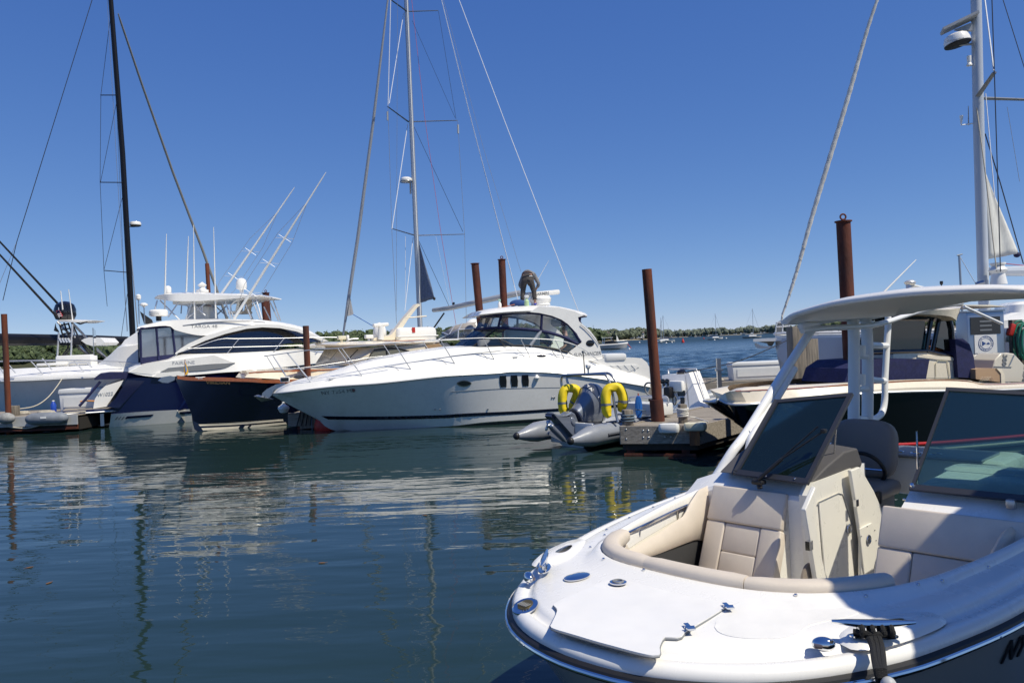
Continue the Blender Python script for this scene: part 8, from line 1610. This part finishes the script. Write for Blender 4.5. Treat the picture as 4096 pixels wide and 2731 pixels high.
    cR = F.ph(Z8(905, 1285), 1.165); bigcleat(cR, R(-52)); cL = F.ph(Z7(525, 705), 1.165); bigcleat(cL, R(38))
    # snap fasteners round the coaming
    for p in ([Z7(*p) for p in ((978, 455), (993, 415), (870, 547), (970, 635), (1275, 715), (1575, 770), (1945, 840), (1165, 325), (1345, 245), (1510, 175))] + [Z8(*p) for p in ((430, 1035), (857, 1040), (1175, 970), (1322, 950), (1603, 865))]):
        h = hit(deck, p, .0)
        if h: MB().lathe(h, [(.009, -.002), (.009, .006), (.005, .010)], 10).build('snap_fastener', 'mirror', T)
    for p in (Z8(470, 425), Z8(1090, 455)): MB().lathe(F.pxx(p, 1.975), [(.009, -.002), (.009, .006), (.005, .010)], 10).build('snap_fastener', 'mirror', T)
    # registration on the hull near the right edge
    A_, B_, U_ = hit(hull, Z8(1692, 1385), .006), hit(hull, Z8(1800, 1340), .006), hit(hull, Z8(1712, 1330), .006)
    if A_ and B_: text_on('NY 4', 'registration_number', 'black', T, A_.lerp(B_, .95), B_ - A_, U_ - A_, .17, shear=.2, bold=.003)
    decal(deck, [(p.x, p.y) for p in resample([Vector((*q_, 0)) for q_ in (Z8(150, 1055), Z8(300, 1058), Z8(560, 1085), Z8(800, 1130), Z8(760, 1160), Z8(520, 1215), Z8(430, 1275), Z8(300, 1300), Z8(60, 1290), Z8(-60, 1240), Z8(-20, 1150), Z8(70, 1090), Z8(150, 1055))], 60)][:-1], 'nonskid_panel', 'nonskid', T, off=.003, thick=.004, step=40)
    return F, T, cR
BF, BT, CLEAT = bowrider()
# mooring rope on the near cleat
T = thing('mooring_rope', 'thick black mooring rope wound on the near bow cleat and hanging over the side', 'rope', BF.o, BF.a)
c = CLEAT; rot = Matrix.Rotation(R(-52), 3, 'Z'); rb = mat('black_braid', (.012, .012, .013), .8, bump=.8, bs=250)
for k, x in enumerate((-.05, -.01, .03, .065)): MB().torus(c + rot @ Vector((x, 0, .03)), .022, .012, rot @ Matrix.Rotation(R(90), 3, 'Y'), 20, 8, sx=.9, sy=1.2).build('rope_turn', rb, T)
MB().tube(resample([c + rot @ Vector((-.08, .0, .02)), c + rot @ Vector((0, -.028, .02)), c + rot @ Vector((.08, .0, .02))], 14), .013, 8).build('rope_turn', rb, T)
for k in range(3):
    P = [BF.ph(Z8(880 + 26 * k, 1290), 1.19), BF.ph(Z8(900 + 25 * k, 1350), 1.165), BF.ph(Z8(915 + 22 * k, 1440), 1.155), BF.ph(Z8(930 + 18 * k, 1510), 1.14), BF.ph(Z8(938 + 14 * k, 1545), 1.10), BF.ph(Z8(940 + 14 * k, 1545), 1.10) + Vector((-.05, -.05, -.12)), BF.ph(Z8(940 + 14 * k, 1545), 1.10) + Vector((-.06, -.06, -.5))]
    MB().tube(resample(P, 30), .0145, 10).build('rope_strand', rb, T)
MB().ell(BF.ph(Z8(955, 1545), 1.10) + Vector((-.04, -.04, 0)), (.03, .03, .035)).build('chafe_knot', 'greyl', T)
# ================================================================ people and small things on the cruiser
def skinned(name, J, Ed, m, parent, root=None, sub=2):
    keys = list(J); me = bpy.data.meshes.new(name); me.from_pydata([J[k][0] for k in keys], [(keys.index(a), keys.index(b)) for a, b in Ed], [])
    o = link(name, me, parent); md = o.modifiers.new('skin', 'SKIN'); md.use_smooth_shade = True
    for k, sv in zip(keys, me.skin_vertices[0].data): r = J[k][1]; sv.radius = r if isinstance(r, tuple) else (r, r); sv.use_root = (k == (root or keys[0]))
    s = o.modifiers.new('sub', 'SUBSURF'); s.levels = sub; s.render_levels = sub; me.materials.append(M[m] if isinstance(m, str) else m); return o
def hand(J, Ed, w, base, d, side, s=1.0):
    d = Vector(d).normalized(); side = Vector(side).normalized(); b = Vector(base); J[w + '_palm'] = (tuple(b + d * .07 * s), (.034 * s, .018 * s)); Ed.append((w, w + '_palm'))
    for i, (o, l) in enumerate(((-.028, .065), (-.009, .078), (.010, .072), (.028, .055))):
        a = b + d * .09 * s + side * o * s; J[f'{w}f{i}a'] = (tuple(a), .0095); J[f'{w}f{i}b'] = (tuple(a + d * l * .55 + Vector((0, 0, -.006))), .0088); J[f'{w}f{i}c'] = (tuple(a + d * l * .9 + Vector((0, 0, -.022))), .0075)
        Ed += [(w + '_palm', f'{w}f{i}a'), (f'{w}f{i}a', f'{w}f{i}b'), (f'{w}f{i}b', f'{w}f{i}c')]
    a = b + d * .035 * s - side * .034 * s; J[w + 't'] = (tuple(a), .011); J[w + 't2'] = (tuple(a + d * .04 - side * .012), .009); Ed += [(w, w + 't'), (w + 't', w + 't2')]
c = CRF.px(Z4(812, 431), -.35); W = CRF.m @ c
T = thing('person', 'person in rolled dark trousers and blue shoes bending over on the cruiser roof', 'person', (W.x, W.y, W.z - .01), R(-8))
J = {'pel': ((0, 0, .90), .13), 'sp': ((0, .2, 1.0), .13), 'ch': ((0, .42, .98), .145), 'nk': ((0, .58, .90), .06), 'hd': ((0, .67, .83), .085), 'hd2': ((0, .74, .74), .09), 'hd3': ((0, .77, .66), .06)}
Ed = [('pel', 'sp'), ('sp', 'ch'), ('ch', 'nk'), ('nk', 'hd'), ('hd', 'hd2'), ('hd2', 'hd3')]
for s, n, fx in ((-1, 'l', -.20), (1, 'r', .215)):
    J.update({n + 'h': ((s * .10, .0, .84), .10), n + 'k': ((fx * .9, .05, .43), .062), n + 'a': ((fx, -.02, .09), .040), n + 'b': ((fx, .0, .04), .042), n + 't': ((fx * 1.05, .16, .03), .032),
              n + 's': ((s * .20, .44, .97), .062), n + 'e': ((s * .31, .42, .70), .042), n + 'w': ((s * .17, .52, .47), .027)})
    Ed += [('pel', n + 'h'), (n + 'h', n + 'k'), (n + 'k', n + 'a'), (n + 'a', n + 'b'), (n + 'b', n + 't'), ('ch', n + 's'), (n + 's', n + 'e'), (n + 'e', n + 'w')]
    hand(J, Ed, n + 'w', J[n + 'w'][0], (-s * .3, .3, -.9), (0, 1, 0))
body = skinned('body', J, Ed, 'skin', T, 'pel')
tr = mat('dark_grey_trousers', (.075, .065, .062), .9, c2=(.035, .032, .032), vs=14, bump=.5, bs=30); sh = mat('grey_shirt', (.22, .22, .23), .9, var=.25, vs=10)
JT = {'w': ((0, .10, 1.02), (.165, .12)), 'pel': ((0, -.01, .93), (.175, .15))}; ET = [('w', 'pel')]
for s, n, fx in ((-1, 'l', -.20), (1, 'r', .215)):
    JT.update({n + 'h': ((s * .105, -.01, .80), .125), n + 'th': ((s * .145, .03, .60), .10), n + 'k': ((fx * .9, .05, .42), .085), n + 'c': ((fx * .95, .0, .26), .078), n + 'a': ((fx, -.01, .175), .072)})
    ET += [('pel', n + 'h'), (n + 'h', n + 'th'), (n + 'th', n + 'k'), (n + 'k', n + 'c'), (n + 'c', n + 'a')]
skinned('trousers', JT, ET, tr, T, 'pel')
for s, fx in ((-1, -.20), (1, .215)):
    MB().torus((fx, -.01, .185), .066, .018).build('rolled_cuff', tr, T)
    JS = {'a': ((fx, -.05, .045), .042), 'b': ((fx, .06, .04), .05), 'c': ((fx * 1.05, .17, .035), .042), 'd': ((fx * 1.06, .21, .03), .03)}; skinned('shoe', JS, [('a', 'b'), ('b', 'c'), ('c', 'd')], mat('violet_blue_shoe', (.05, .07, .45), .6), T, 'a', 1)
JH = {'a': ((0, .06, 1.03), (.16, .13)), 'b': ((0, .25, 1.06), (.165, .14)), 'c': ((0, .42, 1.01), (.17, .15)), 'd': ((0, .54, .93), .08)}; EH = [('a', 'b'), ('b', 'c'), ('c', 'd')]
for s, n in ((-1, 'l'), (1, 'r')):
    JH.update({n + 's': ((s * .19, .44, .97), .085), n + 'e': ((s * .32, .42, .70), .062), n + 'f': ((s * .25, .47, .58), .052)}); EH += [('c', n + 's'), (n + 's', n + 'e'), (n + 'e', n + 'f')]
skinned('shirt', JH, EH, sh, T, 'b'); MB().torus((0, -.0, .995), .168, .017, Matrix.Rotation(R(-35), 3, 'X'), 30, 6, sy=.82).build('belt', mat('brown_belt', (.10, .045, .03), .6), T)
MB().ell((0, .735, .77), (.098, .10, .12), rot=Matrix.Rotation(R(35), 3, 'X')).build('hair', mat('dark_hair', (.03, .022, .018), .8), T)
MB().box((.13, -.165, .93), (.10, .015, .03), Matrix.Rotation(R(-10), 3, 'X'), bev=.004).build('pocket_cloth', 'gel2', T)
def roofp(p, y=-.35): return CRF.m @ CRF.px(p, y)
a = roofp(ZB(1065, 290)); T = thing('cleaning_cloth', 'bundled dark blue cleaning cloth beside the bending person', 'cloth', tuple(a)); MB().ell((0, 0, .08), (.27, .16, .13), 14, 8).build('cloth', mat('cloth_blue', (.02, .06, .2), .9, bump=1, bs=18), T)
T = thing('scrub_brush', 'long brown brush pole lying on the cruiser roof', 'brush'); MB().tube([roofp(ZB(735, 332), -.5), roofp(ZB(1015, 264), -.5)], .016, 6).build('pole', 'teak', T)
a = roofp(ZB(780, 315)); T = thing('spray_bottle', 'white cleaning bottle standing at the front of the cruiser roof', 'bottle', tuple(a)); MB().lathe((0, 0, 0), [(.055, 0), (.06, .02), (.06, .12), (.03, .17), (.025, .2)], 12).build('body', 'gel', T); MB().box((0, 0, .235), (.08, .05, .06), bev=.01).build('trigger', mat('pale_green_plastic', (.4, .62, .5), .5), T)
a = roofp(ZB(1205, 290), -.8); T = thing('cleaner_bottle', 'clear bottle of green cleaner between the legs of the bending person', 'bottle', tuple(a)); MB().lathe((0, 0, 0), [(.07, 0), (.075, .02), (.075, .16), (.03, .22), (.03, .25)], 12).build('body', mat('green_liquid', (.45, .6, .35), .3), T); MB().box((0, 0, .3), (.14, .1, .09), bev=.02).build('trigger', 'plasticw', T)
a = roofp(ZB(1195, 150), -.2); T = thing('antenna_dome', 'white dome antenna on a thin stalk on the cruiser roof', 'antenna', tuple(a)); MB().lathe((0, 0, 0), [(.02, -.42), (.02, -.08), (.1, -.05), (.11, .05), (.08, .1), (.02, .12)], 14).build('dome', 'gel', T)
# person sitting in the cruiser cockpit, seen dark through the side curtain
c = CRF.px(Z4(1128, 700), .35); W = CRF.m @ c
T = thing('person', 'person in dark clothes sitting at the back of the cruiser cockpit behind the clear curtain', 'person', (W.x, W.y, W.z - .55), R(80))
J = {'pel': ((0, 0, .12), .14), 'sp': ((0, .04, .35), .135), 'ch': ((0, .06, .55), .15), 'nk': ((0, .10, .72), .055), 'hd': ((0, .13, .80), .085), 'hd2': ((0, .14, .90), .095), 'hd3': ((0, .13, .97), .06)}
Ed = [('pel', 'sp'), ('sp', 'ch'), ('ch', 'nk'), ('nk', 'hd'), ('hd', 'hd2'), ('hd2', 'hd3')]
for s, n in ((-1, 'l'), (1, 'r')):
    J.update({n + 'k': ((s * .14, .45, .12), .07), n + 'a': ((s * .14, .45, -.28), .045), n + 't': ((s * .14, .6, -.32), .035), n + 's': ((s * .2, .06, .6), .065), n + 'e': ((s * .27, .12, .33), .045), n + 'w': ((s * .2, .33, .22), .03)})
    Ed += [('pel', n + 'k'), (n + 'k', n + 'a'), (n + 'a', n + 't'), ('ch', n + 's'), (n + 's', n + 'e'), (n + 'e', n + 'w')]; hand(J, Ed, n + 'w', J[n + 'w'][0], (0, 1, -.2), (1, 0, 0))
skinned('body', J, Ed, 'skin', T, 'pel'); dk = mat('dark_shirt', (.03, .028, .035), .9)
JH = {'p': ((0, 0, .12), .17), 'a': ((0, .04, .35), .155), 'c': ((0, .06, .55), .17), 'n': ((0, .08, .67), .08)}; EH = [('p', 'a'), ('a', 'c'), ('c', 'n')]
for s, n in ((-1, 'l'), (1, 'r')): JH.update({n + 's': ((s * .2, .06, .6), .085), n + 'e': ((s * .27, .12, .36), .06), n + 'k': ((s * .14, .43, .12), .09), n + 'a': ((s * .14, .44, -.2), .07)}); EH += [('c', n + 's'), (n + 's', n + 'e'), ('p', n + 'k'), (n + 'k', n + 'a')]
skinned('clothes', JH, EH, dk, T, 'a'); MB().ell((0, .12, .915), (.102, .108, .1)).build('hair', 'black', T)
# ================================================================ unseen roof added over the photographer's dock: shades the near side of the bowrider
D6 = thing('near_dock', 'timber dock under the photographer carrying the added shade roof', 'dock')
plank_deck(D6, (((-3, -2.6), (9.4, -2.6)), ((-3, 1.7), (9.4, 1.7))), .60, None); MB().box((3.2, -.45, .3), (12.3, 4.2, .42)).build('float', 'darkwood', D6)
T = thing('added_shade_roof', 'unseen flat white roof on posts added to shade the bowrider', 'shade caster')
P = resample([Vector((x, y, 0)) for x, y in ((5.01, 4.19), (4.39, 3.74), (3.61, 3.22), (3.09, 2.86), (3.06, 2.69), (3.17, 2.36), (3.31, 2.04), (3.61, 0.54), (3.81, -1.96))], 40) + [Vector((9.2, -1.6, 0)), Vector((9.2, 6.4, 0)), Vector((7.2, 6.2, 0))]
MB().prism([Vector((p.x, p.y, 4.0)) for p in P], (0, 0, .12)).build('roof', 'gel2', T)
for x, y in ((4.1, 1.3), (8.8, 1.3), (4.1, -1.2), (8.8, -1.2)): MB().box((x, y, 2.29), (.14, .14, 3.38)).build('post', 'woodv', T)
# ---- a few fallen leaves floating near the docks
lm = mat('fallen_leaf', (.16, .08, .03), .7)
for i, (u, v, lab) in enumerate(((1288, 2250, 'brown leaf floating in mid water'), (196, 2330, 'brown leaf floating in the lower left water'), (1700, 2060, 'small leaf floating below the white cruiser'), (118, 2268, 'tiny leaf floating near the left edge of the water'))):
    p = on_h((u, v), .004); T = thing('floating_leaf', lab, 'leaf', tuple(p), i * 1.3, 'leaves floating on the water'); a = .028
    MB().prism([Vector((a * math.cos(t) * 1.5, a * math.sin(t) * .6, 0)) for t in [k * .785 for k in range(8)]], (0, 0, .004)).build('blade', lm, T); MB().tube([(a * 1.4, 0, .003), (a * 2.2, .01, .005)], .002, 4).build('stem', lm, T)
